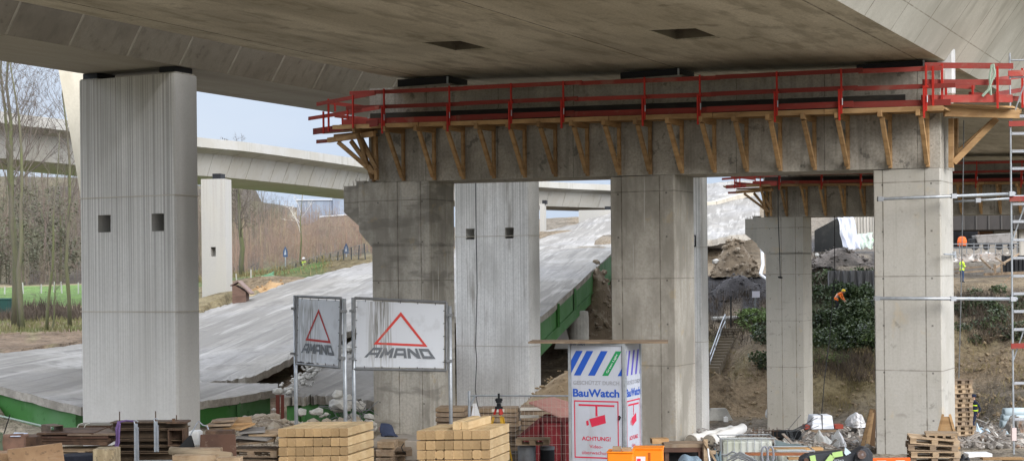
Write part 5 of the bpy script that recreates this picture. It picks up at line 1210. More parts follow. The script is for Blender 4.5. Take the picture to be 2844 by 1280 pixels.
# big pale chunks on the heap and torn concrete with bent mesh
for i,(px,py,r0) in enumerate(((836,1140,.3),(868,1142,.2),(884,1138,.22),(905,1146,.12),(760,1132,.1),(895,1150,.12))):
    tag(MB().rock(P(px,py+4,48.5), r0*.75, seed=50+i).build('concrete_chunk', rub_w, fix=False), ['largest pale concrete chunk on the rubble between the sign posts','pale tilted chunk just right of the largest one','pale long chunk near the post of the small sign','small pale chunk lowest in the row by the small sign','small pale chunk by the red-brown steel end','small pale chunk tucked behind the row of chunks'][i], 'chunk', 'pale concrete chunks on the rubble')
tc_ = empty('torn_concrete', P(960,1160,50), 0, 'torn grey concrete lump with bent reinforcement hanging behind the sign posts', 'broken concrete')
o_ = Vector(tc_.location); rn = random.Random(3)
m = MB()
for k in range(26):
    t = k/25; m.rock(P(935+90*t+rn.gauss(0,9),1128+60*t+rn.gauss(0,10)-35*math.exp(-((t-.3)/.25)**2),50+rn.gauss(0,.3))-o_, rn.uniform(.12,.34), seed=k)
tag(m.build('lump', rub_w, tc_, fix=False), kind='stuff')
m = MB()
for k in range(22):
    a = P(900+rn.uniform(0,110),1110+rn.uniform(0,70),49.6); b = a+Vector((rn.uniform(-.7,.9),rn.uniform(-.2,.2),rn.uniform(-.6,.8))); m.tube([a-o_,a.lerp(b,.5)+Vector((.1,0,.1))-o_,b-o_],.012,4)
m.build('rebar', galv_dark, tc_)
for i,(px,w_) in enumerate(((766,.12),(780,.1))):
    p = P(px,1131,51.5); tag(MB().box(0,w_,0,.1,-.4,.42).build('steel_stub', mat('red_oxide',(.12,.035,.025,1)), loc=p), ['wider','narrower'][i]+' red-brown steel stub between the two green girders', 'steel stub', 'red-brown stubs between the girders')

tag(MB().hexa([(0,0,-.5),(1.25,0,-.5),(1.25,1.4,-.5),(0,1.4,-.5)],[(0,0,0),(1.25,0,-.03),(1.25,1.4,-.03),(0,1.4,0)]).build('concrete_slab', mat('site_slab_grey',(.3,.27,.23,1),[(1.5,.42,.6,(.22,.19,.15,1),.6),(9,.5,.7,(.2,.17,.14,1),.4)]), loc=P(1036,1222,37.6), bevel=.02), 'flat grey concrete slab between the two timber stacks in front of the hooded person', 'slab')
# ================= right-hand background =================
rockbrown = mat('rubble_brown', (.21,.165,.115,1), [(.8,.42,.6,(.12,.093,.066,1),.6),(2.5,.55,.62,(.33,.29,.23,1),.6)], bump=[(4,.6,.1)])
def heap(name, cx, cy, d, rx, rz, n, r0, r1, mt, seed, label, depth=1.6, base=0, sub=1, kind=None):
    rnd = random.Random(seed); c = P(cx, cy, d); o = MB()
    for i in range(n):
        a = rnd.uniform(-1,1); b = rnd.random()**.8; h = (1-abs(a)**1.6)*b*rz; x = a*rx
        o.rock((x, rnd.uniform(-.5,.5)*depth*(1-b*.6) - (1-b)*depth*.4, h+base), r0*(r1/r0)**(rnd.random()**2), seed=rnd.randrange(9999), sub=sub)
    def f(s,t):
        x = (s*2-1)*rx; u = 1-abs(s*2-1)**1.6; return (x, (t-.5)*2*depth*.55, u*(1-abs(t*2-1)**2)*rz*.93+.15*noise.noise(Vector((x*2,t*5,seed))) - .1)
    o.grid(f, 24, 12); return tag(o.build(name, mt, loc=c, fix=False), label, 'heap' if label else None, kind=kind)
heap('rubble_heap', 2042, 765, 118, 1.9, 3.1, 260, .05, .32, rockbrown, 1, 'brown earth and rubble heap on the embankment top right of the middle column')
heap('dark_spoil', 2050, 830, 115, 2.6, 2.0, 240, .04, .16, mat('black_spoil',(.07,.066,.068,1),[(1.5,.42,.6,(.035,.034,.036,1),.6),(3,.58,.66,(.16,.15,.14,1),.5)],bump=[(5,.6,.1)]), 2, 'blackish spoil heap under the brown rubble heap on the embankment')
heap('dark_spoil', 2330, 735, 114, 2.4, 1.4, 160, .05, .2, mat('grey_spoil',(.15,.13,.115,1),[(1.5,.42,.6,(.06,.055,.05,1),.7)],bump=[(4,.6,.1)]), 3, 'dark grey spoil heap under the hanging white tarpaulin')
heap('soil_heap', 1660, 940, 92, 1.6, 4.6, 320, .05, .3, rockbrown, 4, 'brown rubble slope under the green girder left of the middle column', 3.5)
heap('soil_heap', 1570, 1130, 60, 1.7, 1.5, 160, .03, .12, mat('ochre_soil',(.42,.32,.2,1),[(1.2,.42,.6,(.3,.22,.14,1),.6)],bump=[(5,.6,.08)]), 5, 'ochre soil heap between the pale ribbed pier and the surveillance box', 2)
# broken stump under the green girder
st = MB().lathe([(.55,0),(.56,1.2),(.52,1.55),(.3,1.6)],18).build('concrete_stump', rub_w, loc=P(1608,942,86.5), smooth=False); tag(st, 'round broken concrete stump under the green girder left of the middle column', 'stump')
tag(MB().lathe([(.5,0),(.52,.8),(.35,1.0)],14).build('concrete_stump', rub_w, loc=P(1568,945,87.5)), 'shorter tilted concrete stump half hidden beside the round one under the girder', 'stump')
tag(MB().hexa([(-.45,0,0),(.5,0,0),(.5,.05,0),(-.45,.05,0)],[(-.05,.3,1.5),(.1,.3,1.6),(.1,.35,1.6),(-.05,.35,1.5)]).build('sheet', mat('dusty_sheet',(.36,.35,.33,1)), loc=P(1562,968,86)), 'torn dusty sheet hanging below the stumps behind the surveillance box', 'sheet')
# rods dangling there
for i,(a,b) in enumerate((((1680,757,98),(1628,880,92)),((1665,800,97),(1640,870,93)))):
    tag(MB().tube([P(*a),P(*b)],.03,4).build('rod', wood_old), ['long','short'][i]+' pale rod leaning on the rubble slope left of the middle column','rod')
# white lumps on the embankment edge
for i,(px,py,r_) in enumerate(((1990,728,.42),(2005,735,.25),(2285,715,.25),(2297,718,.22),(2308,724,.24),(2270,708,.2),(1938,970,.2),(2008,998,.22),(2090,948,.15),(2132,1150,.25))):
    p = P(px,py,(118 if py<760 else 103)); tag(MB().rock(p, r_, seed=i+60).build('white_lump', rub_w, fix=False), ['largest white lump beside the brown heap on the embankment','small white lump next to the largest one by the brown heap','second white lump in the row right of the far column','third white lump in the row right of the far column','fourth white lump in the row right of the far column','first white lump in the row right of the far column','white lump left of the earth stairs','white lump lying on the earth stairs','small white lump right of the earth stairs','white lump at the slope foot beside the far column'][i],'rock')
tag(MB().tube([P(2112,676,117),P(2117,700,117),P(2119,735,116.5),P(2112,762,116)],.13,8).tube([P(2112,762,116),P(2130,775,115.5)],.1,8).build('pipe_piece', white_sheet), 'long white bent pipe standing beside the brown rubble heap', 'pipe')
# fence on the embankment
sf = empty('embankment_fence', P(1990,905,110), 0, 'dark post fence with pale pipe rail above the earth stairs', 'fence'); o_ = Vector(sf.location)
for px,y0,y1,d in ((2030,822,915,109),(2074,868,912,111),(2098,825,900,112)):
    MB().bar(P(px,y1,d)-o_,P(px,y0,d)-o_,.1,.1,up=(0,1,0)).build('post', black_m if px!=2098 else galv_dark, sf)
MB().tube([P(1978,886,110)-o_,P(2070,883,111)-o_],.18,8).build('pipe_rail', conc_via2, sf)
sb = MB().box(0,.55,0,.03,0,.45).build('notice_board', mat('lilac_white',(.55,.53,.6,1)), loc=P(2089,826,111.5)); tag(sb, 'small blank white notice board on the post above the earth stairs', 'sign')
# stairs with handrail
sg = empty('earth_stairs', P(1965,1030,99), 0, 'weathered concrete stairs climbing the slope right of the middle column', 'stairs'); o_ = Vector(sg.location)
a, b = P(1968,1030,99), P(2032,912,107); n_ = 15
for i in range(n_):
    p = a.lerp(b, i/n_)-o_; q = a.lerp(b, (i+1)/n_)-o_; MB().hexa([(p.x-.55,p.y,p.z-.4),(p.x+.65,p.y,p.z-.4),(q.x+.65,q.y+.05,p.z-.4),(q.x-.55,q.y+.05,p.z-.4)],[(p.x-.55,p.y,p.z+.22),(p.x+.65,p.y,p.z+.22),(q.x+.65,q.y+.05,p.z+.22),(q.x-.55,q.y+.05,p.z+.22)]).build('step', mat('stair_concrete',(.17,.145,.11,1),[(2,.4,.6,(.15,.12,.08,1),.7)]), sg)
hr = empty('handrail', P(1972,990,100), 0, 'silver metal handrail beside the earth stairs', 'handrail'); o_ = Vector(hr.location)
ra, rb2, rc = P(1972,985,100), P(2004,895,106), P(2014,873,107.5)
for k in (0,1):
    off = Vector((0,0,-.45*k)); m = MB().tube([ra+off-o_, rb2+off-o_, rc+off-o_],.035,6); m.build('rail', galv, hr)
for t in (0,.33,.66,1):
    q = ra.lerp(rc,t); MB().tube([q-o_, q+Vector((0,0,-1.0))-o_],.03,6).build('baluster', galv, hr)
# traffic block etc at the slope foot
cb = MB().hexa([(-.75,0,0),(.75,0,0),(.75,.8,0),(-.75,.8,0)],[(-.5,.15,.7),(.4,.15,.7),(.4,.6,.7),(-.5,.6,.7)]).build('concrete_block', rub_w, loc=P(2000,1168,90), bevel=.03); tag(cb, 'pale concrete block with sloping sides at the slope foot right of the middle column', 'block')
tag(MB().box(-.12,.12,-.1,.1,0,.28).tube([(0,0,.28),(0,0,.34)],.04,8).build('canister', white_sheet, loc=P(2016,1171,89), bevel=.02), 'small white canister in front of the concrete block', 'canister')
tag(MB().lathe([(.1,0),(.13,.15),(.08,.4),(.05,.45)],8).build('white_bottle', white_sheet, loc=P(2131,1158,89)), 'white plastic bottle shape left of the far column foot', 'bottle')
# torn ground debris field (stuff)
deb_m = mat('mixed_debris', (.27,.24,.21,1), [(.9,.44,.58,(.11,.1,.09,1),.8),(1.6,.55,.62,(.55,.53,.49,1),.7),(2.3,.6,.66,(.3,.17,.1,1),.6)], bump=[(6,.5,.05)])
rn = random.Random(9); m = MB()
for i in range(5200):
    px = rn.choice((rn.uniform(1930,2440),rn.uniform(1930,2440),rn.uniform(1930,2160),rn.uniform(2660,2844))); d = 43+45*rn.random()**.75; x = (px-CX)/F*d; z = terr(x,d)
    r_ = rn.uniform(.05,.2)
    if rn.random() < .5: m.rock((x,d,z+r_*.3), r_, seed=i, sub=1)
    else:
        a = rn.uniform(0,3.1); l = rn.uniform(.2,.9); m.bar((x,d,z+.08),(x+math.cos(a)*l,d+math.sin(a)*l,z+rn.uniform(.05,.35)),rn.uniform(.03,.12),.03)
tag(m.build('debris', deb_m, fix=False), kind='stuff')
# clods and stones lying on the excavated slope
rn = random.Random(19); m = MB(); cl = slopepts(1925,2140,1010,1175,130,41)+slopepts(2255,2430,1000,1175,110,42)+slopepts(2655,2860,930,1200,240,43)
for i,(p,px,py) in enumerate(cl):
    for k in range(3): r_ = .04+.16*rn.random()**4; m.rock(p+Vector((rn.gauss(0,.5),rn.gauss(0,.3),r_*.2)), r_, seed=rn.randrange(999), sub=1)
tag(m.build('rubble', mat('slope_clods',(.28,.22,.14,1),[(.7,.42,.58,(.17,.13,.085,1),.8),(3,.6,.68,(.42,.38,.31,1),.5)],bump=[(6,.6,.05)]), fix=False), kind='stuff')
# sheet pile wall and dark netting, tarpaulin, far walls
spm = mat('sheet_pile', (.16,.16,.165,1), [((3,3,.4),.45,.6,(.08,.075,.07,1),.6)])
def sheetwall(px0, px1, py0, py1, d, n, label, mt, amp=.18, name='sheet_pile_wall'):
    a, b = P(px0,py1,d), P(px1,py1,d); h = (py1-py0)/F*d; m = MB(); w_ = (b-a).length/n; pts_ = []
    for i in range(n): pts_ += [(i*w_,0),(i*w_+w_*.15,-amp),(i*w_+w_*.5,-amp),(i*w_+w_*.65,0)]
    pts_.append((n*w_,0))
    for i in range(len(pts_)-1):
        (x0,y0),(x1,y1) = pts_[i],pts_[i+1]; m.hexa([(x0,y0,0),(x1,y1,0),(x1,y1+.05,0),(x0,y0+.05,0)],[(x0,y0,h),(x1,y1,h),(x1,y1+.05,h),(x0,y0+.05,h)])
    return tag(m.build(name, mt, loc=a, rotz=-.1), label, 'wall')
sheetwall(2300,2440,752,860,108.5,7,'dark grey sheet pile wall above the shrubs between the far and pale columns',spm)
sheetwall(2372,2440,598,662,121,8,'pale corrugated wall behind the white tarpaulin between the columns',mat('pale_corrugated',(.42,.4,.36,1),[((6,6,.3),.5,.62,(.25,.24,.21,1),.6)]),.08,'corrugated_wall')
o = MB().hexa([P(2262,700,119),P(2345,700,119),P(2345,700,121),P(2262,700,121)],[P(2262,640,119),P(2345,596,119),P(2345,596,121),P(2262,640,121)]).build('netting', mat('black_netting',(.015,.016,.016,1),[(2,.5,.7,(.04,.04,.035,1),.5)])); tag(o, 'black netting sheet hanging left of the white tarpaulin on the embankment', 'netting')
def wavy(name, c00, c10, c01, c11, mt, amp, seed, label, cat, nu=24, nv=24, freq=2.2):
    def f(s,t):
        p = c00.lerp(c10,s).lerp(c01.lerp(c11,s),t); return p + Vector((.3*amp*noise.noise(Vector((t*3,seed,1))), amp*noise.noise(Vector((s*freq*2.2,t*freq*.7,seed))), .3*amp*noise.noise(Vector((s*3,t*2,seed+4)))))
    m = MB().grid(f,nu,nv); o = m.build(name, mt, smooth=True, fix=False); so = o.modifiers.new('thick','SOLIDIFY'); so.thickness = .02; return tag(o, label, cat)
wavy('tarpaulin', P(2345,692,115),P(2391,694,115),P(2327,604,116),P(2371,603,116), mat('bright_tarpaulin',(.62,.64,.7,1),rough=.4), .55, 3, 'tall white tarpaulin hanging over the embankment edge between far and pale columns', 'tarpaulin')
wavy('tarpaulin', P(2388,690,116),P(2425,690,116),P(2380,650,117),P(2425,645,117), mat('green_white_sheet',(.45,.5,.45,1),[(1.5,.5,.6,(.2,.33,.15,1),.7)]), .5, 5, 'crumpled greenish white sheet right of the tall white tarpaulin', 'tarpaulin')
# far abutment works at the right edge
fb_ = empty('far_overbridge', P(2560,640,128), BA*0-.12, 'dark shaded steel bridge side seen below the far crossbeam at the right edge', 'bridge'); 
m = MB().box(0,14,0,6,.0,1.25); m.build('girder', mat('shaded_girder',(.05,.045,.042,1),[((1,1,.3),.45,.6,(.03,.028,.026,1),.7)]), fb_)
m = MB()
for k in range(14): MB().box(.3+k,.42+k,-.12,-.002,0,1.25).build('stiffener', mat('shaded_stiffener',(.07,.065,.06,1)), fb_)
for i,(x0,x1,y0,y1,d,c,lb) in enumerate(((2640,2720,640,690,134,(.1,.11,.13,1),'bluish dark container wall under the dark bridge side'),(2722,2760,640,668,133,(.2,.11,.06,1),'rusty brown panel under the dark bridge side'),(2757,2815,640,664,133,(.38,.37,.34,1),'pale grey panel under the dark bridge side'),(2832,2900,635,712,128,(.4,.38,.34,1),'pale concrete pier cut by the right edge of the picture'))):
    p = P(x0,y1,d); w_ = (x1-x0)/F*d; h_ = (y1-y0)/F*d; m = MB().box(0,w_,0,.6,0,h_)
    for k in range(int(w_/.5)): m.box(.1+k*.5,.16+k*.5,-.04,-.002,0,h_)
    tag(m.build(['container_wall','rusty_wall','grey_wall','abutment_pier'][i], mat('fp%d'%i,c), loc=p), lb, 'wall')
tk = empty('tipper_body', P(2708,676,124), -.1, 'grey covered tipper body standing on the far site road at right', 'truck')
MB().hexa([(.2,0,.0),(3.0,0,0),(3.0,1.4,0),(.2,1.4,0)],[(0,-.1,.65),(2.9,-.1,.8),(2.9,1.5,.8),(0,1.5,.65)]).build('load', mat('grey_load',(.25,.24,.23,1),[(4,.45,.6,(.14,.13,.12,1),.6)]), tk, bevel=.05)
MB().box(-.35,.15,.1,1.3,0,.4).build('cab', black_m, tk, bevel=.08)
m = MB().box(-.4,3.4,0,.1,-.12,-.02); m.build('chassis', black_m, tk)
for x in (0,.9,1.9,2.8): MB().tube([(x,-.05,-.28),(x,.25,-.28)],.26,12).build('wheel', black_m, tk)
tag(MB().lathe([(.35,0),(.38,.3),(.3,.62),(.1,.72)],12).build('orange_drum', mat('far_orange',(.65,.13,.03,1)), loc=P(2672,682,122)), 'orange round container on the far site road behind the pale column', 'container')
# rail-like barrier and timbers on the terrace
br2 = empty('site_barrier', P(2640,705,118), 0, 'low dark railing along the far terrace at the right edge', 'railing'); o_ = Vector(br2.location)
for y in (678,688): MB().tube([P(2640,y,118)-o_,P(2830,y-2,118)-o_],.035,5).build('rail', galv_dark, br2)
for k in range(10): MB().tube([P(2645+20*k,705,118)-o_,P(2645+20*k,674,118)-o_],.035,5).build('post', galv_dark, br2)
for i,(a,b,w_) in enumerate((((2652,758,112.5),(2732,752,112.8),.1),((2650,748,112.9),(2730,740,113),.1),((2722,716,113.5),(2752,745,113),.14),((2757,748,113),(2830,705,114),.12),((2765,715,113.4),(2792,735,113),.1),((2788,784,112),(2815,762,112),.09),((2733,762,112.4),(2845,757,112.6),.2),((2764,760,112),(2762,733,112),.14),((2783,762,112),(2781,735,112),.12))):
    tag(MB().bar(P(*a),P(*b),w_,w_).build('timber_beam', wood_old), ['lower grey beam lying behind the high visibility worker','upper grey beam lying behind the high visibility worker','short propped beam right of the high visibility worker','long propped beam slanting up to the right edge','thin crossing beam near the right edge terrace','pale stick lying on the sandy terrace path','long grey sleeper along the far edge of the terrace path','left short upright post on the terrace','right short upright post on the terrace'][i],'beam')
sheetwall(2782,2850,710,760,114.5,6,'dark shuttering wall on the terrace at the right edge',black_m,.1,'shuttering_wall')
heap('soil_heap', 2740, 722, 119, 3.4, .7, 150, .04, .15, deb_m, 6, 'low strewn soil ridge across the terrace behind the high visibility worker', 1.2)
# ================= scaffold tower at the right edge =================
sc_ = empty('scaffold_tower', P(2816,1290,41.5), 0, 'silver scaffold tower with pale rungs cut by the right edge of the picture', 'scaffold'); o_ = Vector(sc_.location)
sp = Vector((0,0,0))
def Vp(px,py,d): return P(px,py,d)-o_
pb, pt = P(2822,1290,41.5), P(2812,148,41.5)
x_, y_ = pb.x, pb.y
MB().tube([(0,0,-1.2),(0,0,pt.z-o_.z)],.025,8).build('standard', galv, sc_)
MB().tube([(.75,0,-1.2),(.75,0,pt.z-o_.z)],.03,8).build('standard', galv, sc_)
pal_w = mat('scaffold_white',(.4,.42,.45,1),rough=.4)
zz = [P(2816,y,41.5).z-o_.z for y in (325,373,422,470,568,617,668,718,768,817,866,916,965,1065,1165)]
for z in zz: MB().tube([(.03,0,z),(.72,0,z)],.028,6).box(.03,.72,-.03,.03,z+.03,z+.05).build('rung', pal_w, sc_)
for y in (168,215,545): 
    z = P(2816,y,41.5).z-o_.z; MB().tube([(.03,0,z),(1.2,0,z)],.025,6).build('ledger', galv, sc_)
for i in range(3): 
    z = P(2816,1000-330*i,41.5).z-o_.z; MB().tube([(.03,.05,z),(.72,.05,z+1.9)],.018,6).build('brace', galv, sc_)
for y in (205,345,553,960): 
    z = P(2816,y,41.5).z-o_.z; MB().bar((-.07,-.08,z),(.9,-.08,z+.02),.03,.14).build('board', board_red, sc_)
for y in (1205,): z = P(2816,y,41.5).z-o_.z; MB().box(-.06,.06,-.06,.06,z-.17,z+.17).build('coupler_tag', mat('tag_white',(.6,.5,.48,1)), sc_)
for i,(a,b,r_,lb) in enumerate((((2437,553,40.9),(2820,538,41.4),.042,'upper thick silver tube from the pale column to the scaffold'),((2650,560,43.6),(2815,551,43.2),.034,'short upper silver tube behind the upper thick one'),((2427,828,40.9),(2825,830,41.4),.046,'lower silver tube from the pale column to the scaffold'))):
    t_ = empty('tie_tube', P(*a), 0, lb, 'scaffold tube', 'silver tubes tying the scaffold to the column'); o2 = Vector(t_.location)
    MB().tube([(0,0,0),P(*b)-o2],r_,10).build('tube_body', galv, t_, smooth=True)
    for t in ((0.02,.55,.97) if i != 1 else (.4,)): q = (P(*b)-o2)*t; MB().box(q.x-.07,q.x+.07,q.y-.07,q.y+.07,q.z-.06,q.z+.06).build('coupler', galv_dark if t<.1 else pal_w, t_)
sp_ = MB().tube([P(2622,706,41.4),P(2650,706,43)],.02,6).box(0,0,0,0,0,0); sp_ = MB().tube([P(2622,706,41.2),P(2652,707,42.6)],.022,6).tube([P(2650,698,42.6),P(2652,716,42.6)],.05,6).build('anchor_rod', galv); tag(sp_,'short silver anchor rod sticking out of the side of the pale column','rod')
for i,(pts_,lb) in enumerate((([P(2677,335,43),P(2674,560,43),P(2669,830,43),P(2663,1050,43)],'thin pale cable hanging right of the pale column'),([P(2161,480,82.5),P(2161,600,82.5),P(2165,700,82.5),P(2167,768,82.5)],'dark cable with a knot hanging before the far column'),([P(2318,600,83),P(2318,760,83),P(2305,930,80),P(2290,1050,78),P(2282,1150,76)],'thin cable hanging between the far column and the pale column'))):
    m = MB().tube(pts_,.014 if i==0 else .022,4)
    if i==1: m.rock(P(2167,770,82.5),.12,seed=2)
    tag(m.build('cable', galv_dark if i==0 else black_m), lb, 'cable')
# ================= debris at the foot, right =================
def roll(a, b, r_, label, seed=0):
    e = empty('sheet_roll', a, 0, label, 'roll', 'white rolls lying before the columns'); a=Vector(a); b=Vector(b); L_ = (b-a).length; n=10
    MB().tube([(b-a)*(i/n)+Vector((0,0,.02*math.sin(i*2+seed))) for i in range(n+1)],[r_*(1-.18*i/n+.03*math.sin(i*1.7)) for i in range(n+1)],18,cap=False).build('wrap', mat('roll_white',(.75,.74,.71,1),[(2,.5,.7,(.6,.58,.52,1),.5)]), e, smooth=True)
    d = (b-a).normalized(); x = d.cross(Vector((0,0,1))).normalized(); y = x.cross(d).normalized(); m = MB()
    pt_ = []
    for i in range(70):
        t = i/70; q = r_*(1-.85*t); an = t*2*math.pi*4.5; pt_.append(d*.02+(x*math.cos(an)+y*math.sin(an))*q)
    m.tube(pt_, .02, 4); m.build('spiral_edge', mat('roll_edge',(.3,.27,.22,1)), e)
    MB().tube([d*.05,d*.1],r_*.97,18).build('core', mat('roll_core',(.12,.1,.085,1)), e); return e
roll(P(1918,1225,45), P(2030,1195,48.5), .19, 'white fabric roll behind, nearest the middle column')
roll(P(1968,1226,44), P(2062,1190,47.5), .19, 'white fabric roll in front with a spiral open end')
def crumple(name, px0, px1, py0, py1, d, mt, label, cat, seed, spike=.35, depth=.8, group=None, n=22):
    c = P((px0+px1)/2, py1, d); w_ = (px1-px0)/F*d/2; h = (py1-py0)/F*d
    bm = bmesh.new(); bmesh.ops.create_icosphere(bm, subdivisions=4, radius=1); m = MB()
    for v in bm.verts:
        q = v.co; k = 1 + spike*.8*(noise.noise(q*1.3+Vector((seed,0,0)))) - spike*.45*abs(noise.noise(Vector((q.x*4.5,q.y*4.5,q.z*1.2))+Vector((0,seed,0)))) - .05*abs(noise.noise(q*8))
        z = max(q.z, -.25)
        m.v.append(Vector((q.x*w_*k, q.y*depth*k*.8, (z+.25)/1.25*h*(.75+.45*noise.noise(Vector((q.x*1.8,q.y*1.2,seed)))+.3*(k-1)))))
    for f in bm.faces: m.f.append(tuple(v.index for v in f.verts))
    bm.free(); return tag(m.build(name, mt, loc=c, fix=False, smooth=False), label, cat, group)
bagm = mat('big_bag_fabric', (.86,.85,.8,1), [(3,.5,.7,(.55,.53,.46,1),.5)], rough=.7)
white_bag = mat('white_bag_fabric', (.9,.9,.9,1), [(2,.5,.7,(.6,.6,.6,1),.4)], rough=.6)
crumple('big_bag',2250,2312,1186,1250,46,bagm,'slumped white big bag with two peaks before the far column','bag',1,.45)
crumple('big_bag',2308,2346,1186,1242,46.5,white_bag,'tall white bag with pointed top right of the slumped big bag','bag',2,.4)
crumple('big_bag',2160,2206,1212,1240,47,bagm,'low white bag with striped folds right of the tank cage','bag',3,.5)
crumple('big_bag',2215,2252,1226,1242,46,bagm,'flat pale bag between the low bag and the slumped big bag','bag',4,.5)
crumple('big_bag',2362,2388,1216,1244,48,white_bag,'small white bag left of the leaning planks','bag',5,.5)
crumple('plastic_sheet',2352,2404,1140,1182,58,mat('clear_crumpled',(.72,.72,.74,1),[(3,.5,.6,(.42,.4,.36,1),.6)],rough=.4),'crumpled translucent sheet draped on the dark scrap pile','sheet',6,.5)
crumple('scrap_pile',2345,2420,1178,1240,58.5,mat('dark_scrap',(.06,.05,.045,1),[(3,.5,.6,(.2,.15,.12,1),.6)]),'dark scrap pile under the crumpled sheet','pile',7,.6)
pk = empty('wrapped_pallet', P(2285,1192,56), .05, 'white wrapped pallet of sheets with red blocks at both sides, right of the far column', 'pallet load')
MB().hexa([(-.42,0,0),(.42,0,0),(.42,.8,0),(-.42,.8,0)],[(-.34,.05,.5),(.36,.05,.5),(.36,.75,.5),(-.34,.75,.5)]).build('wrap', mat('wrap_white',(.75,.78,.84,1),[((1,1,14),.5,.6,(.4,.45,.52,1),.6)],rough=.4), pk, bevel=.03)
for x0,x1 in ((-.62,-.44),(.48,.78)): MB().box(x0,x1,.1,.5,.0,.16).build('block', mat('brick_red',(.3,.06,.04,1)), pk, bevel=.01)
MB().box(-.5,.5,0,.8,-.1,-.01).build('base', wood_old, pk)
MB().box(-.02,0,-.01,.8,.0,.52).build('band', black_m, pk)
tag(MB().box(0,.85,0,.5,0,.26).box(.1,.75,-.05,.0,.05,.2).build('black_crate', black_m, loc=P(2150,1221,48), bevel=.01), 'black ribbed crate standing before the foot of the far column', 'crate')
# rebar cage
rc_ = MB()
for k in range(7): rc_.tube([P(2092+11*k,1226,46),P(2092+11*k,1186+4*(k%2),46)],.012,4)
rc_.tube([P(2088,1195,46),P(2165,1196,46)],.012,4).tube([P(2088,1212,46),P(2165,1214,46)],.012,4)
tag(rc_.build('rebar_cage', rust), 'dark rebar cage standing behind the white tank cage', 'rebar')
for i in range(5): pass
m = MB(); rn = random.Random(4)
for k in range(9): a = P(2200+rn.uniform(-6,10),1235,47); m.tube([a, a+Vector((rn.uniform(-.2,.4),0,.4)), a+Vector((rn.uniform(.1,.9),0,rn.uniform(.5,.9)))],.01,4)
tag(m.build('wire_bundle', galv_dark), 'bundle of bent wires springing up before the far column', 'wire')
# tank cages
def cage(px0, px1, py0, py1, d, label, n):
    p = P(px0,py1,d); w_ = (px1-px0)/F*d; h = (py1-py0)/F*d; e = empty('tank_cage', (p.x,d,p.z), -.03, label, 'tank', 'white tanks in wire cages')
    MB().box(.05,w_-.05,.06,.9,.02,h-.05).build('tank', mat('tank_white',(.5,.52,.48,1),[(1.5,.45,.65,(.36,.38,.28,1),.6)],rough=.4), e, bevel=.06, seg=2)
    m = MB()
    for k in range(n+1): m.tube([(w_*k/n,0,0),(w_*k/n,0,h)],.011,5)
    for z in (0.02,h*.48,h): m.tube([(0,0,z),(w_,0,z)],.016 if z==h else .011,5)
    m.tube([(w_,0,h),(w_,.95,h)],.016,5).tube([(0,0,h),(0,.95,h)],.016,5).tube([(0,.95,h),(w_,.95,h)],.014,5); m.build('cage', galv, e); return e
cage(2003,2152,1218,1300,38.5,'larger white tank in a wire cage before the white rolls',8)
cage(2156,2262,1252,1310,37,'smaller white tank in a wire cage at the bottom edge',7)
tag(MB().box(0,1.35,0,.3,0,.06).build('plank', wood_m, loc=P(2135,1252,38), rotz=.05), 'orange-brown plank lying behind the smaller tank cage', 'plank')
tag(MB().box(0,1.5,0,.25,0,.05).build('plank', mat('reddish_timber',(.28,.11,.05,1),[(3,.5,.7,(.18,.07,.035,1),.6)]), loc=P(2070,1264,36.5), rotz=-.1), 'reddish plank lying before the larger tank cage', 'plank')
tag(MB().box(0,.5,0,.2,0,.05).build('plank', wood_m, loc=P(2190,1276,35), rotz=.0), 'short orange plank at the bottom edge before the smaller tank cage', 'plank')
# grey double ring (chain links)
m = MB()
for cx in (2124,2140):
    c = P(cx,1262,35.5); m.tube([c+Vector((.07*math.cos(a),0,.19*math.sin(a))) for a in [i*2*math.pi/16 for i in range(17)]],.026,6,cap=False)
tag(m.build('shackle', mat('grey_rubber',(.22,.23,.26,1))), 'pair of upright grey oval rings before the larger tank cage', 'rings')
# work bench and sheets
wb = empty('work_bench', P(1845,1236,36.5), -.04, 'weathered wooden work bench with dark underside right of the orange cabinets', 'bench')
MB().box(0,.95,0,.7,-.05,.03).build('bench_top', wood_old, wb); MB().box(.0,.95,.0,.05,-.16,-.055).build('apron', rust2, wb)
for x in (.02,.84): 
    for y in (.06,.6): MB().box(x,x+.09,y,y+.09,-1.2,-.055).build('leg', rust2, wb)
MB().box(.1,.84,.64,.66,-1.1,-.16).build('back_board', black_m, wb)
crumple('blue_sheet',1872,1952,1256,1290,36.2,mat('slate_blue_sheet',(.16,.22,.27,1),rough=.5),'slate blue sheet bundled under the work bench','sheet',8,.3,.3)
crumple('blue_sheet',1975,2004,1240,1285,37.5,mat('slate_blue_dark',(.09,.13,.15,1),rough=.5),'dark blue-green sheet left of the larger tank cage','sheet',9,.3,.3)
tag(MB().box(0,.4,0,.3,0,.12).build('timber_block', wood_m, loc=P(1812,1232,37), rotz=.1), 'brown timber block behind the orange cabinets', 'block')
m = MB(); m.box(0,.1,0,.1,0,.55).box(.1,.3,0,.08,.2,.28).bar((.0,-.02,.5),(.3,-.02,.0),.05,.05); tag(m.build('timber_scrap', wood_pale, loc=P(1955,1285,36.3), rotz=.2), 'jumble of short brown timbers at the right end of the work bench', 'timber')
tag(MB().tube([P(1966,1245,36),P(1972,1290,35.8)],.02,6).build('white_stick', white_sheet), 'thin white stick leaning on the work bench end', 'stick')
m = MB(); rn = random.Random(6)
for k in range(7): a = P(2000+rn.uniform(0,40),1275+rn.uniform(-8,6),35.8); m.tube([a, a+Vector((.2,0,.05+.1*rn.random())), a+Vector((.45,0,.0)), a+Vector((.6,0,-.1))],.022,5)
tag(m.build('hose', galv_dark), 'tangle of grey hoses before the larger tank cage', 'hose')
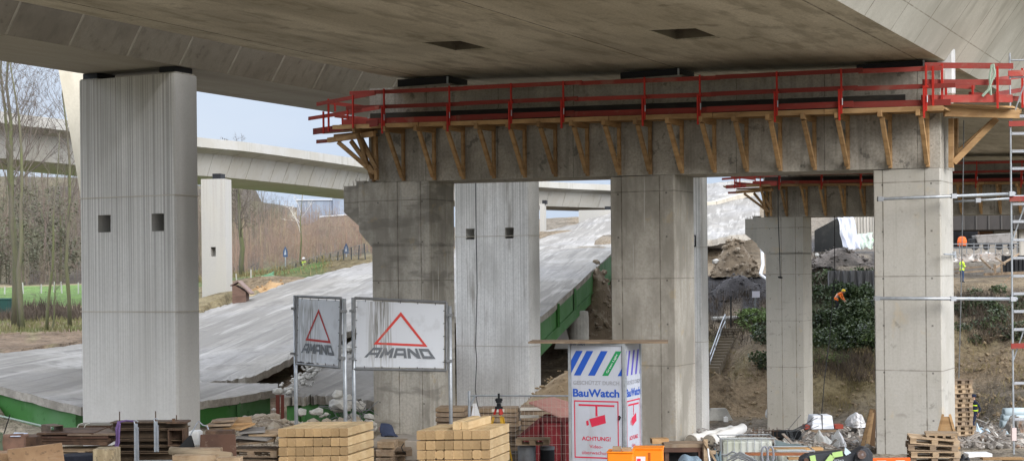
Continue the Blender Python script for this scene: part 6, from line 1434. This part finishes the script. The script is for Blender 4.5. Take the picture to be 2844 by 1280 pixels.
wavy('green_tarp', P(2150,1245,41),P(2250,1240,41),P(2150,1222,44),P(2230,1236,44), mat('blue_grey_tarp',(.2,.26,.27,1),rough=.5), .2, 6, 'flat blue-grey tarp lying behind the smaller tank cage', 'tarp')
# planks leaning on the pale column
for i,(xb,yb,xt,yt,d,w_,mt_) in enumerate(((2385,1252,2420,1138,45,.1,wood_m),(2405,1240,2422,1145,45.4,.12,wood_m),(2420,1250,2424,1136,45.8,.18,mat('dark_plank',(.12,.07,.035,1))))):
    tag(MB().bar(P(xb,yb+25,d),P(xt,yt,d+.8),w_,.05,up=(0,1,0)).build('plank', mt_), ['most slanted of the three planks leaning at the pale column','middle of the three planks leaning at the pale column','dark broad upright plank nearest the pale column'][i], 'plank', 'planks leaning at the pale column')
# excavator quick coupler / bucket arm
ex = empty('excavator_arm', P(2310,1275,31), 0, 'charcoal excavator arm end with pale green straps and a big steel pin', 'excavator arm'); o_ = Vector(ex.location)
dk = mat('charcoal_paint',(.035,.038,.045,1),[(3,.5,.7,(.07,.06,.055,1),.5)],rough=.5)
prof = [(2222,1300),(2228,1272),(2245,1262),(2270,1260),(2300,1257),(2340,1252),(2360,1262),(2385,1250),(2398,1241),(2412,1243),(2424,1258),(2426,1300)]
m = MB().prism([P(x,y,31)-o_ for x,y in prof], (0,.35,0)); m.build('casting', dk, ex, bevel=.015)
MB().prism([P(x,y,30.9)-o_ for x,y in [(2372,1300),(2376,1262),(2390,1246),(2405,1246),(2414,1262),(2414,1300)]],(0,.06,0)).build('lug', dk, ex, bevel=.01)
c = P(2394,1262,30.8)-o_; MB().tube([c,c+Vector((0,.15,0))],.085,18).build('pin', mat('worn_pin',(.12,.08,.065,1),[(8,.5,.6,(.3,.3,.33,1),.6)],metal=.4,rough=.5), ex, smooth=False)
nv = mat('pale_green_strap',(.38,.55,.2,1))
for a_,b_,w_ in (((2256,1264),(2262,1295),.11),((2312,1265),(2285,1300),.11),((2312,1263),(2340,1258),.1)):
    MB().bar(P(*a_,30.9)-o_,P(*b_,30.9)-o_,w_,.03,up=(0,1,0)).build('strap', nv, ex)
MB().prism([P(x,y,30.95)-o_ for x,y in [(2347,1240),(2364,1256),(2350,1264),(2345,1258)]],(0,.02,0)).build('guard_plate', mat('ice_white',(.5,.6,.68,1)), ex)
c = P(2240,1278,30.93)-o_; MB().tube([c,c+Vector((0,.05,0))],.05,14).build('boss', rust2, ex)
bf_ = P(2312,1289,30.96)-o_
text_mesh('OilQuick', .1, white_p, ex, lambda s,t: bf_+Vector((.23*s,-.01,.07+t*.055)))
# orange barrier
ob = empty('orange_barrier', P(2424,1290,37), .03, 'bright orange and white barrier board at the bottom edge before the pale column', 'barrier')
MB().box(0,.9,0,.04,-.9,.16).build('board', mat('signal_orange',(.8,.12,.02,1)), ob, bevel=.01)
for x in (.1,.55): MB().box(x,x+.22,-.004,-.001,-.5,.1).build('reflector', white_p, ob)
# blue sheet bundle and pipes at far right
crumple('blue_sheet',2697,2738,1166,1232,56,mat('ice_blue_sheet',(.55,.66,.74,1),[(2,.45,.6,(.38,.48,.55,1),.6)],rough=.4),'pale blue sheet hanging in folds right of the pallet tower','sheet',11,.4)
crumple('blue_sheet',2722,2775,1182,1232,55,mat('pale_blue_film',(.5,.6,.66,1),[(2,.5,.6,(.2,.25,.2,1),.5)],rough=.35),'crumpled pale blue film in the middle of the blue sheets','sheet',12,.5)
crumple('blue_sheet',2765,2815,1188,1230,56.5,mat('grey_blue_film',(.4,.48,.52,1),rough=.4),'long grey-blue film at the right end of the blue sheets','sheet',13,.4)
for i,(y,x0) in enumerate(((1144,2788),(1160,2784),(1176,2781))):
    e = empty('pipe_coil', P(x0,y,60), 0, ['top','middle','bottom'][i]+' pale blue-white pipe roll in the pile behind the scaffold pole', 'pipe', 'pale pipe rolls behind the scaffold'); 
    MB().tube([(0,0,0),(.55,.1,0),(1.1,.1,-.02)],.17,14).build('roll', mat('ice_blue',(.45,.55,.6,1),rough=.45), e, smooth=True); MB().tube([(-.01,0,0),(.02,0,0)],.11,12).build('hollow', mat('pipe_inside',(.2,.26,.28,1)), e)
crumple('scrap_pile',2795,2850,1130,1210,57,deb_m,'tangled dark and white scrap pile behind the scaffold pole','pile',14,.7)
heap('soil_heap', 2760, 1285, 47, 1.5, .55, 160, .03, .1, mat('ochre_lumps',(.4,.29,.17,1),[(2,.45,.6,(.26,.18,.1,1),.6)],bump=[(6,.6,.05)]), 15, 'ochre soil bank below the blue sheets at the right edge', 1.2)
tag(MB().box(0,.63,0,.5,0,.24).build('white_box', white_sheet, loc=P(2690,1285,41), bevel=.01), 'white box lying at the bottom edge right of the pallet heap', 'box')
crumple('black_bag',2664,2695,1258,1290,40,black_m,'black bag at the bottom edge between pallet heap and white box','bag',16,.3,.3)
for i,(x0,y,rz) in enumerate(((2730,1273,0),(2790,1280,-.1))): tag(MB().box(0,1.0,0,.25,0,.05).build('plank', wood_old if i else wood_m, loc=P(x0,y+4,38), rotz=rz), ['brown plank frame at the bottom edge near the right corner','grey plank in the lower right corner'][i], 'plank')
# ================= left background =================
fa = empty('factory_hall', P(826,625,330), R(6), 'pale blue corrugated factory hall far behind the corbelled column', 'building')
wb_ = mat('corrugated_blue',(.19,.22,.27,1),[((.8,.8,.02),.48,.56,(.24,.28,.33,1),.6)])
MB().box(0,11.5,0,8,0,5.2).build('wall', wb_, fa); MB().box(7.5,16,-.6,7,0,5.9).build('wall', wb_, fa)
MB().box(-.3,7.4,-.3,8.3,5.22,5.4).box(7.3,16.2,-.9,7.2,5.92,6.1).build('roof', mat('hall_roof',(.5,.52,.55,1)), fa)
MB().hexa([(2,-3,-.5),(16,-3,-.5),(16,-1,-.5),(2,-1,-.5)],[(5,-3,1.4),(16,-3,2.2),(16,-1,2.2),(5,-1,1.4)]).build('annex', mat('hall_annex',(.2,.16,.13,1)), fa)
MB().hexa([(4.5,-3.2,1.5),(16,-3.2,2.25),(16,-.9,2.25),(4.5,-.9,1.5)],[(4.5,-3.2,1.7),(16,-3.2,2.5),(16,-.9,2.5),(4.5,-.9,1.7)]).build('annex_roof', mat('annex_roof',(.6,.62,.65,1)), fa)
for i,(px,py) in enumerate(((793,706),(962,697))):
    e = empty('road_sign', P(px,py+45,150), 0, ['blue and white triangular topped road sign behind the corbelled column, left one','blue and white triangular topped road sign beside the corbelled column, right one'][i], 'road sign', 'blue road signs beyond the fence')
    MB().tube([(0,.05,0),(0,.05,2.0)],.05,6).build('post', galv, e)
    MB().add([(-.22,0,1.3),(.22,0,1.3),(.22,0,1.85),(0,0,2.35),(-.22,0,1.85)],[(0,1,2,3,4)]).build('plate', mat('road_blue',(.06,.1,.19,1)), e, fix=False)
    MB().add([(-.12,-.02,1.5),(.1,-.02,1.5),(.0,-.02,2.1)],[(0,1,2)]).build('arrow', white_p, e, fix=False)
# mesh fence of dark stakes
for i in range(15):
    px = 742+19.5*i; d = 134-.5*i; b = P(px, (792-i*5.0 if i<6 else 768-(i-5)*5.5), d); 
    o = MB().bar((0,0,-.3),(.1*math.sin(i*2.1),0,1.25),.09,.09,up=(0,1,0)).build('fence_stake', mat('dark_stake',(.05,.055,.055,1)), loc=b); tag(o, 'dark stake of the fence row along the upper edge of the big sloping slab', 'fence post', 'dark fence stakes beyond the sloping slab')
fn_ = MB()
for k in range(14):
    a = P(742+19.5*k,770-k*5.0,134-.5*k); b_ = P(742+19.5*(k+1),770-(k+1)*5.0,134-.5*(k+1))
    for z in (0,.35,.7): fn_.tube([a+Vector((0,0,z)),b_+Vector((0,0,z))],.014,3,cap=False)
    for q in range(8): c = a.lerp(b_,q/8); fn_.tube([c,c+Vector((0,0,.75))],.01,3,cap=False)
tag(fn_.build('fence_wire', galv_dark), 'fine grey wire netting strung on the dark stakes beyond the sloping slab', 'fence netting')
wavy('green_net', P(662,812,112),P(762,770,122),P(662,795,112),P(762,752,122), mat('green_netting',(.16,.34,.2,1),[(2,.5,.6,(.3,.4,.3,1),.5)]), .4, 7, 'light green debris net along the meadow edge right of the slim far pier', 'net')
heap('clay_mound', 765, 822, 104, 2.1, 1.1, 130, .04, .16, mat('clay_brown',(.4,.26,.13,1),[(1.2,.45,.6,(.28,.18,.09,1),.6)],bump=[(4,.6,.1)]), 21, 'orange-brown clay mound beyond the upper edge of the sloping slab', 3)
heap('clay_mound', 690, 835, 97, 1.3, .6, 60, .04, .14, mat('clay_dull',(.28,.22,.13,1),[(1.2,.45,.6,(.2,.17,.09,1),.6)],bump=[(4,.6,.1)]), 22, 'lower dull earth mound beside the small brown hut', 2)
hu = empty('wooden_hut', P(645,832,92), 0, 'small brown hut with sagging roof right of the slim far pier', 'hut')
MB().prism([(0,0,-.3),(.8,0,-.3),(.8,0,.45),(.15,0,.85),(0,0,.8)],(0,1.2,0)).build('wall', mat('hut_wall',(.16,.1,.075,1),[((1,1,9),.5,.6,(.1,.06,.045,1),.6)]), hu)
MB().hexa([(-.1,-.1,.8),(.35,-.1,1.05),(.35,1.3,1.05),(-.1,1.3,.8)],[(-.1,-.1,.86),(.35,-.1,1.12),(.35,1.3,1.12),(-.1,1.3,.86)]).hexa([(.35,-.1,1.05),(1.05,-.1,.3),(1.05,1.3,.3),(.35,1.3,1.05)],[(.35,-.1,1.12),(1.12,-.1,.36),(1.12,1.3,.36),(.35,1.3,1.12)]).build('roof', mat('hut_roof',(.2,.14,.12,1)), hu)
for i,(px,py) in enumerate(((65,800),(115,805),(150,798),(172,797),(218,800),(12,812),(658,772),(697,760))):
    o = MB().bar((0,0,-.3),(.06*(i%3-1),0,(.75 if i<6 else .6)),.09,.08,up=(0,1,0)).build('meadow_post', mat('whitewashed',(.38,.38,.35,1)), loc=P(px,py+10,125 if i<6 else 118)); tag(o,'short whitewashed post standing in the green meadow','post','whitewashed posts in the meadow')
ct = empty('green_container', P(-30,897,88), 0, 'dark teal container cut by the left edge behind the tree trunks', 'container'); 
MB().box(0,1.05,0,1.5,0,1.3).build('body', mat('teal_dark',(.02,.065,.055,1)), ct, bevel=.03); m = MB().box(-.02,1.08,-.02,1.52,1.32,1.38).build('lid', mat('teal_lid',(.03,.09,.075,1)), ct)
# ================= people =================
skin_m = mat('skin', (.42,.24,.17,1), rough=.6); navy = mat('navy_cloth', (.012,.018,.045,1), [(8,.5,.7,(.03,.04,.07,1),.5)]); jeans = mat('blue_jeans', (.035,.07,.16,1), [(8,.5,.7,(.06,.1,.2,1),.5)])
dk_cl = mat('dark_clothing', (.02,.022,.025,1), [(8,.5,.7,(.04,.045,.05,1),.5)]); hi_y = mat('hi_vis_yellow', (.62,.85,.06,1), rough=.6); hi_o = mat('hi_vis_orange', (.95,.2,.02,1), rough=.6); silver = mat('reflective_silver', (.6,.62,.6,1), rough=.4); hair_m = mat('dark_hair', (.02,.015,.012,1))
def body(name, J, loc, rz, regions, parent, scale=1.0):
    """J: dict joint->(pos, radius, parent); regions: fn(co)->material index; one continuous skinned mesh"""
    names = list(J); idx = {n: i for i, n in enumerate(names)}
    me = bpy.data.meshes.new('tmp'); me.from_pydata([J[n][0] for n in names], [(idx[n], idx[J[n][2]]) for n in names if J[n][2]], [])
    ob = bpy.data.objects.new('tmp', me); COL.objects.link(ob)
    sk = ob.modifiers.new('s', 'SKIN'); sk.use_smooth_shade = True; sk.branch_smoothing = .3
    for n in names:
        r = J[n][1]; v = me.skin_vertices[0].data[idx[n]]; v.radius = r if isinstance(r, tuple) else (r, r); v.use_root = (J[n][2] is None)
    sb = ob.modifiers.new('d', 'SUBSURF'); sb.levels = 2; sb.render_levels = 2
    dg = bpy.context.evaluated_depsgraph_get(); m2 = bpy.data.meshes.new_from_object(ob.evaluated_get(dg)); bpy.data.objects.remove(ob)
    return m2
def human(pose):
    """default standing skeleton facing -Y, joints in metres; pose overrides"""
    J = {'pelvis':((0,0,.95),(.16,.12),None),'waist':((0,0,1.1),(.15,.11),'pelvis'),'chest':((0,0,1.3),(.18,.125),'waist'),'upper':((0,0,1.43),(.15,.1),'chest'),
         'neck':((0,-.01,1.52),.058,'upper'),'jaw':((0,-.03,1.585),(.07,.078),'neck'),'head':((0,-.015,1.66),(.085,.1),'jaw'),'crown':((0,0,1.73),(.07,.08),'head')}
    for s, k in ((1,'l'),(-1,'r')):
        J['sh'+k] = ((.18*s,0,1.42),.062,'upper'); J['el'+k] = ((.25*s,.02,1.14),.045,'sh'+k); J['wr'+k] = ((.27*s,-.05,.9),.03,'el'+k)
        J['pa'+k] = ((.275*s,-.06,.83),(.038,.02),'wr'+k)
        J['hp'+k] = ((.1*s,0,.88),.1,'pelvis'); J['kn'+k] = ((.11*s,-.02,.5),.06,'hp'+k); J['an'+k] = ((.12*s,.02,.1),.042,'kn'+k)
        J['to'+k] = ((.13*s,-.14,.045),(.045,.035),'an'+k); J['he'+k] = ((.12*s,.05,.05),.04,'an'+k)
    J['nose'] = ((0,-.125,1.645),.014,'head')
    for k, v in pose.items(): J[k] = (v,)+J[k][1:]
    for k in ('l','r'):
        w_ = Vector(J['wr'+k][0]); p = Vector(J['pa'+k][0]); d = (p-w_).normalized(); x = d.cross(Vector((0,1,0))); x = x.normalized() if x.length > .1 else Vector((1,0,0))
        for f in range(4):
            b = p + x*(.024-.016*f) + d*.03; e = b + d*(.05-.006*abs(f-1)) + Vector((0,-.012,0)); J[f'f{f}{k}'] = (tuple(b),.0095,'pa'+k); J[f'g{f}{k}'] = (tuple(e),.008,f'f{f}{k}')
        t = w_ + d*.03 + x*.04 + Vector((0,-.015,0)); J['th'+k] = (tuple(t),.011,'wr'+k); J['ti'+k] = (tuple(t+d*.035+x*.008),.009,'th'+k)
    return J
def person(px, py, d, rz, label, pose, top, legs, vest=None, helmet=None, hair=True, group=None, scale=1.0, headc=None, hood=None, z=None):
    p = P(px, py, d)
    r = empty('person', p, rz, label, 'person', group); r.scale = (scale,)*3
    J = human(pose); me = body('b', J, p, rz, None, r)
    hd = Vector(J['head'][0]); nk = Vector(J['neck'][0]); pal = [Vector(J['pa'+k][0]) for k in 'lr']; hip = Vector(J['pelvis'][0]); ch = Vector(J['chest'][0])
    me.materials.clear()
    for m_ in (top, legs, skin_m, dk_cl): me.materials.append(m_)
    up = (ch-hip).normalized()
    toes = [Vector(J[q+k][0]) for q in ('to','he') for k in 'lr']
    for f in me.polygons:
        c = f.center; mi = 0
        if (c-hip).dot(up) < .04: mi = 1
        arm = min((c-Vector(J[a+k][0])).length for a in ('el','wr') for k in 'lr')
        if arm < .16 and mi == 1: mi = 0
        if min((c-q).length for q in toes) < .1: mi = 3
        if min((c-q).length for q in pal) < .095: mi = 2
        if (c-hd).length < .13 or (c-hd).dot(up) > -.09 and (c-hd).length < .2 and (c-ch).length > .22: mi = 2
        f.material_index = mi
    b = bpy.data.objects.new('body', me); COL.objects.link(b); b.parent = r
    def shell(name, test, off, mt):
        bm = bmesh.new(); bm.from_mesh(me); bm.normal_update()
        kill = [f for f in bm.faces if not test(f.calc_center_median())]
        nv_ = {v.index: v.normal.copy() for v in bm.verts}
        for v in bm.verts: v.co += v.normal*off
        bmesh.ops.delete(bm, geom=kill, context='FACES'); m3 = bpy.data.meshes.new(name); bm.to_mesh(m3); bm.free()
        m3.materials.clear(); m3.materials.append(mt)
        for f in m3.polygons: f.material_index = 0
        o = bpy.data.objects.new(name, m3); COL.objects.link(o); o.parent = r; return o
    tor = lambda c: -.06 < (c-hip).dot(up) < .56 and (c - (hip + up*(c-hip).dot(up))).length < .235
    if vest:
        v_ = shell('vest', tor, .022, vest)
        s_ = shell('vest_band', lambda c: tor(c) and (abs((c-hip).dot(up)-.12) < .03 or abs((c-hip).dot(up)-.27) < .03), .028, silver); s_.parent = v_
    if helmet:
        h = MB().lathe([(.135,-.0),(.15,.0),(.128,.02),(.122,.07),(.09,.125),(.04,.15),(.0,.155)],16).build('helmet', helmet, r, loc=tuple(hd+Vector((0,0,.03))), smooth=True)
    elif hood:
        ho = shell('hood', lambda c: (c-hd).length < .22 and c.y > hd.y-.05, .045, hood)
        for v in ho.data.vertices: v.co.y = hd.y-.05+(v.co.y-hd.y+.05)*1.5 + max(0, hd.z-v.co.z)*.5
    elif hair: shell('hair', lambda c: (c-hd).length < .16 and (c.z > hd.z+.03 or c.y > hd.y+.03) and c.z > hd.z-.07, .008, hair_m)
    for s in (-1,1): MB().lathe([(.0,-.008),(.011,0),(.0,.008)],8).build('eye', black_m, r, loc=tuple(hd+Vector((.034*s,-.098,.012))))
    return r
# arms-crossed worker with phone at the terrace
person(2672,785,112,R(110),'worker in yellow high visibility jacket and jeans standing on the terrace by the pale column',
    {'ell':(.26,-.04,1.16),'wrl':(.1,-.24,1.2),'pal':(.04,-.28,1.23),'elr':(-.25,-.02,1.15),'wrr':(-.08,-.25,1.17),'par':(-.01,-.3,1.21),'head':(0,-.04,1.65),'jaw':(0,-.05,1.58),'crown':(0,-.03,1.72),'nose':(0,-.15,1.63)}, hi_y, jeans, hi_y)
person(2321,866,105,R(60),'worker in orange vest and yellow helmet bending over the shrubs',
    {'waist':(0,-.1,1.05),'chest':(0,-.25,1.17),'upper':(0,-.36,1.24),'neck':(0,-.44,1.28),'jaw':(0,-.52,1.3),'head':(0,-.56,1.36),'crown':(0,-.58,1.43),'nose':(0,-.67,1.33),
     'shl':(.18,-.34,1.22),'shr':(-.18,-.34,1.22),'ell':(.22,-.45,.96),'elr':(-.22,-.45,.96),'wrl':(.15,-.6,.8),'wrr':(-.15,-.6,.8),'pal':(.14,-.64,.73),'par':(-.14,-.64,.73),'knl':(.14,-.14,.52),'knr':(-.14,-.14,.52)}, hi_o, dk_cl, hi_o, mat('helmet_yellow',(.8,.55,.05,1)))
person(2706,1205,70,R(-60),'worker in navy clothes and cap with lime bands walking right behind the blue sheets',
    {'ell':(.27,.1,1.16),'wrl':(.26,.0,.95),'pal':(.26,-.03,.88),'elr':(-.27,-.08,1.16),'wrr':(-.24,-.25,1.02),'par':(-.23,-.3,.98),'knl':(.11,-.2,.54),'anl':(.12,-.15,.12),'tol':(.12,-.3,.07),'hel':(.12,-.12,.06),'knr':(-.11,.05,.5),'anr':(-.12,.25,.13),'tor':(-.12,.12,.06),'her':(-.12,.3,.1)}, navy, navy, None, None)
w3 = [o for o in COL.objects if o.name.startswith('person')][-1]
MB().lathe([(.115,0),(.118,.06),(.08,.12),(0,.135)],14).box(-.07,.07,-.19,-.08,0,.015).build('cap', navy, w3, loc=(0,-.015,1.68), smooth=False)
for z_ in (1.05,1.28): MB().lathe([(.19,z_),(.205,z_),(.205,z_+.05),(.19,z_+.05)],18).build('lime_band', hi_y, w3).scale = (1,.72,1)
q_ = P(1068,1167,38.6)
person(1070,1340,38.6,R(-92),'person with dark hooded head showing above the blocks between the two timber stacks', {}, navy, dk_cl, None, None, True, None, 1.0, None, mat('navy_hood',(.03,.04,.075,1),[(8,.5,.7,(.05,.06,.1,1),.5)]))
hd_ = [o for o in COL.objects if o.name.startswith('person')][-1]; hd_.location = (q_.x, 38.6, q_.z-2.21); hd_.scale=(1.22,)*3
person(844,772,138,R(170),'worker in yellow vest and white helmet standing beyond the dark fence stakes', {}, dk_cl, dk_cl, hi_y, mat('helmet_white',(.75,.75,.75,1)))
# ================= camera, light, sky =================
cd = bpy.data.cameras.new('camera'); cam = bpy.data.objects.new('camera', cd); COL.objects.link(cam)
cam.location = (0,0,CAMZ)
cam.matrix_world = Matrix.Translation((0,0,CAMZ)) @ Matrix(((_ri.x,_up.x,0,0),(0,0,-1,0),(_ri.z,_up.z,0,0),(0,0,0,1)))
cd.sensor_width = 36; cd.lens = 36*F/2844; cd.shift_y = (HY-640)/2844; cd.clip_end = 6000; cd.clip_start = .1
S.camera = cam
w = bpy.data.worlds.new('World'); S.world = w; w.use_nodes = True; nt = w.node_tree; N = nt.nodes; L = nt.links
bg = N['Background']; sk = N.new('ShaderNodeTexSky'); sk.sky_type = 'NISHITA'; sk.sun_disc = False
SUN_EL, SUN_AZ = R(26), R(152)   # azimuth clockwise from +Y
sk.sun_elevation = SUN_EL; sk.sun_rotation = SUN_AZ; sk.air_density = 1.0; sk.dust_density = 3; sk.ozone_density = 1
hs = N.new('ShaderNodeHueSaturation'); hs.inputs['Saturation'].default_value = .35; L.new(sk.outputs[0], hs.inputs['Color'])
# overcast veil
tc = N.new('ShaderNodeTexCoord'); mp = N.new('ShaderNodeMapping'); mp.inputs['Scale'].default_value = (1.5,1.5,5); L.new(tc.outputs['Generated'], mp.inputs[0])
nz_ = N.new('ShaderNodeTexNoise'); nz_.inputs['Scale'].default_value = 1.6; nz_.inputs['Detail'].default_value = 5; L.new(mp.outputs[0], nz_.inputs['Vector'])
rp = N.new('ShaderNodeMapRange'); rp.inputs['From Min'].default_value = .35; rp.inputs['From Max'].default_value = .65; L.new(nz_.outputs['Fac'], rp.inputs[0])
cm = N.new('ShaderNodeMix'); cm.data_type = 'RGBA'; cm.inputs[6].default_value = (7.4,9.0,11.6,1); cm.inputs[7].default_value = (9.2,10.4,12.2,1); L.new(rp.outputs[0], cm.inputs['Factor'])
mx = N.new('ShaderNodeMix'); mx.data_type = 'RGBA'; mx.inputs['Factor'].default_value = .8; L.new(hs.outputs[0], mx.inputs[6]); L.new(cm.outputs[2], mx.inputs[7])
sx = N.new('ShaderNodeSeparateXYZ'); L.new(tc.outputs['Generated'], sx.inputs[0])
zr = N.new('ShaderNodeMapRange'); zr.inputs['From Min'].default_value = .165; zr.inputs['From Max'].default_value = .42; zr.inputs['To Min'].default_value = .62; zr.inputs['To Max'].default_value = 2.5; L.new(sx.outputs['Z'], zr.inputs[0])
vm = N.new('ShaderNodeVectorMath'); vm.operation = 'SCALE'; L.new(mx.outputs[2], vm.inputs[0]); L.new(zr.outputs[0], vm.inputs['Scale'])
tz = N.new('ShaderNodeMapRange'); tz.inputs['From Min'].default_value = .17; tz.inputs['From Max'].default_value = .4; L.new(sx.outputs['Z'], tz.inputs[0])
tm = N.new('ShaderNodeMix'); tm.data_type = 'RGBA'; tm.inputs[6].default_value = (1,1,1,1); tm.inputs[7].default_value = (1.1,1.0,.91,1); L.new(tz.outputs[0], tm.inputs['Factor'])
tq = N.new('ShaderNodeVectorMath'); tq.operation = 'MULTIPLY'; L.new(vm.outputs[0], tq.inputs[0]); L.new(tm.outputs[2], tq.inputs[1])
L.new(tq.outputs[0], bg.inputs['Color']); bg.inputs['Strength'].default_value = .05
sl = bpy.data.lights.new('sun', 'SUN'); so = bpy.data.objects.new('sun', sl); COL.objects.link(so)
sl.energy = .9; sl.angle = R(30); sl.color = (1,.97,.93)
dv = Vector((math.sin(SUN_AZ)*math.cos(SUN_EL), math.cos(SUN_AZ)*math.cos(SUN_EL), math.sin(SUN_EL)))
so.rotation_euler = dv.to_track_quat('Z','Y').to_euler()
S.view_settings.view_transform = 'Standard'; S.view_settings.look = 'None'; S.view_settings.exposure = 1.5; S.view_settings.gamma = 1
S.cycles.max_bounces = 6; S.cycles.diffuse_bounces = 4; S.cycles.use_denoising = True
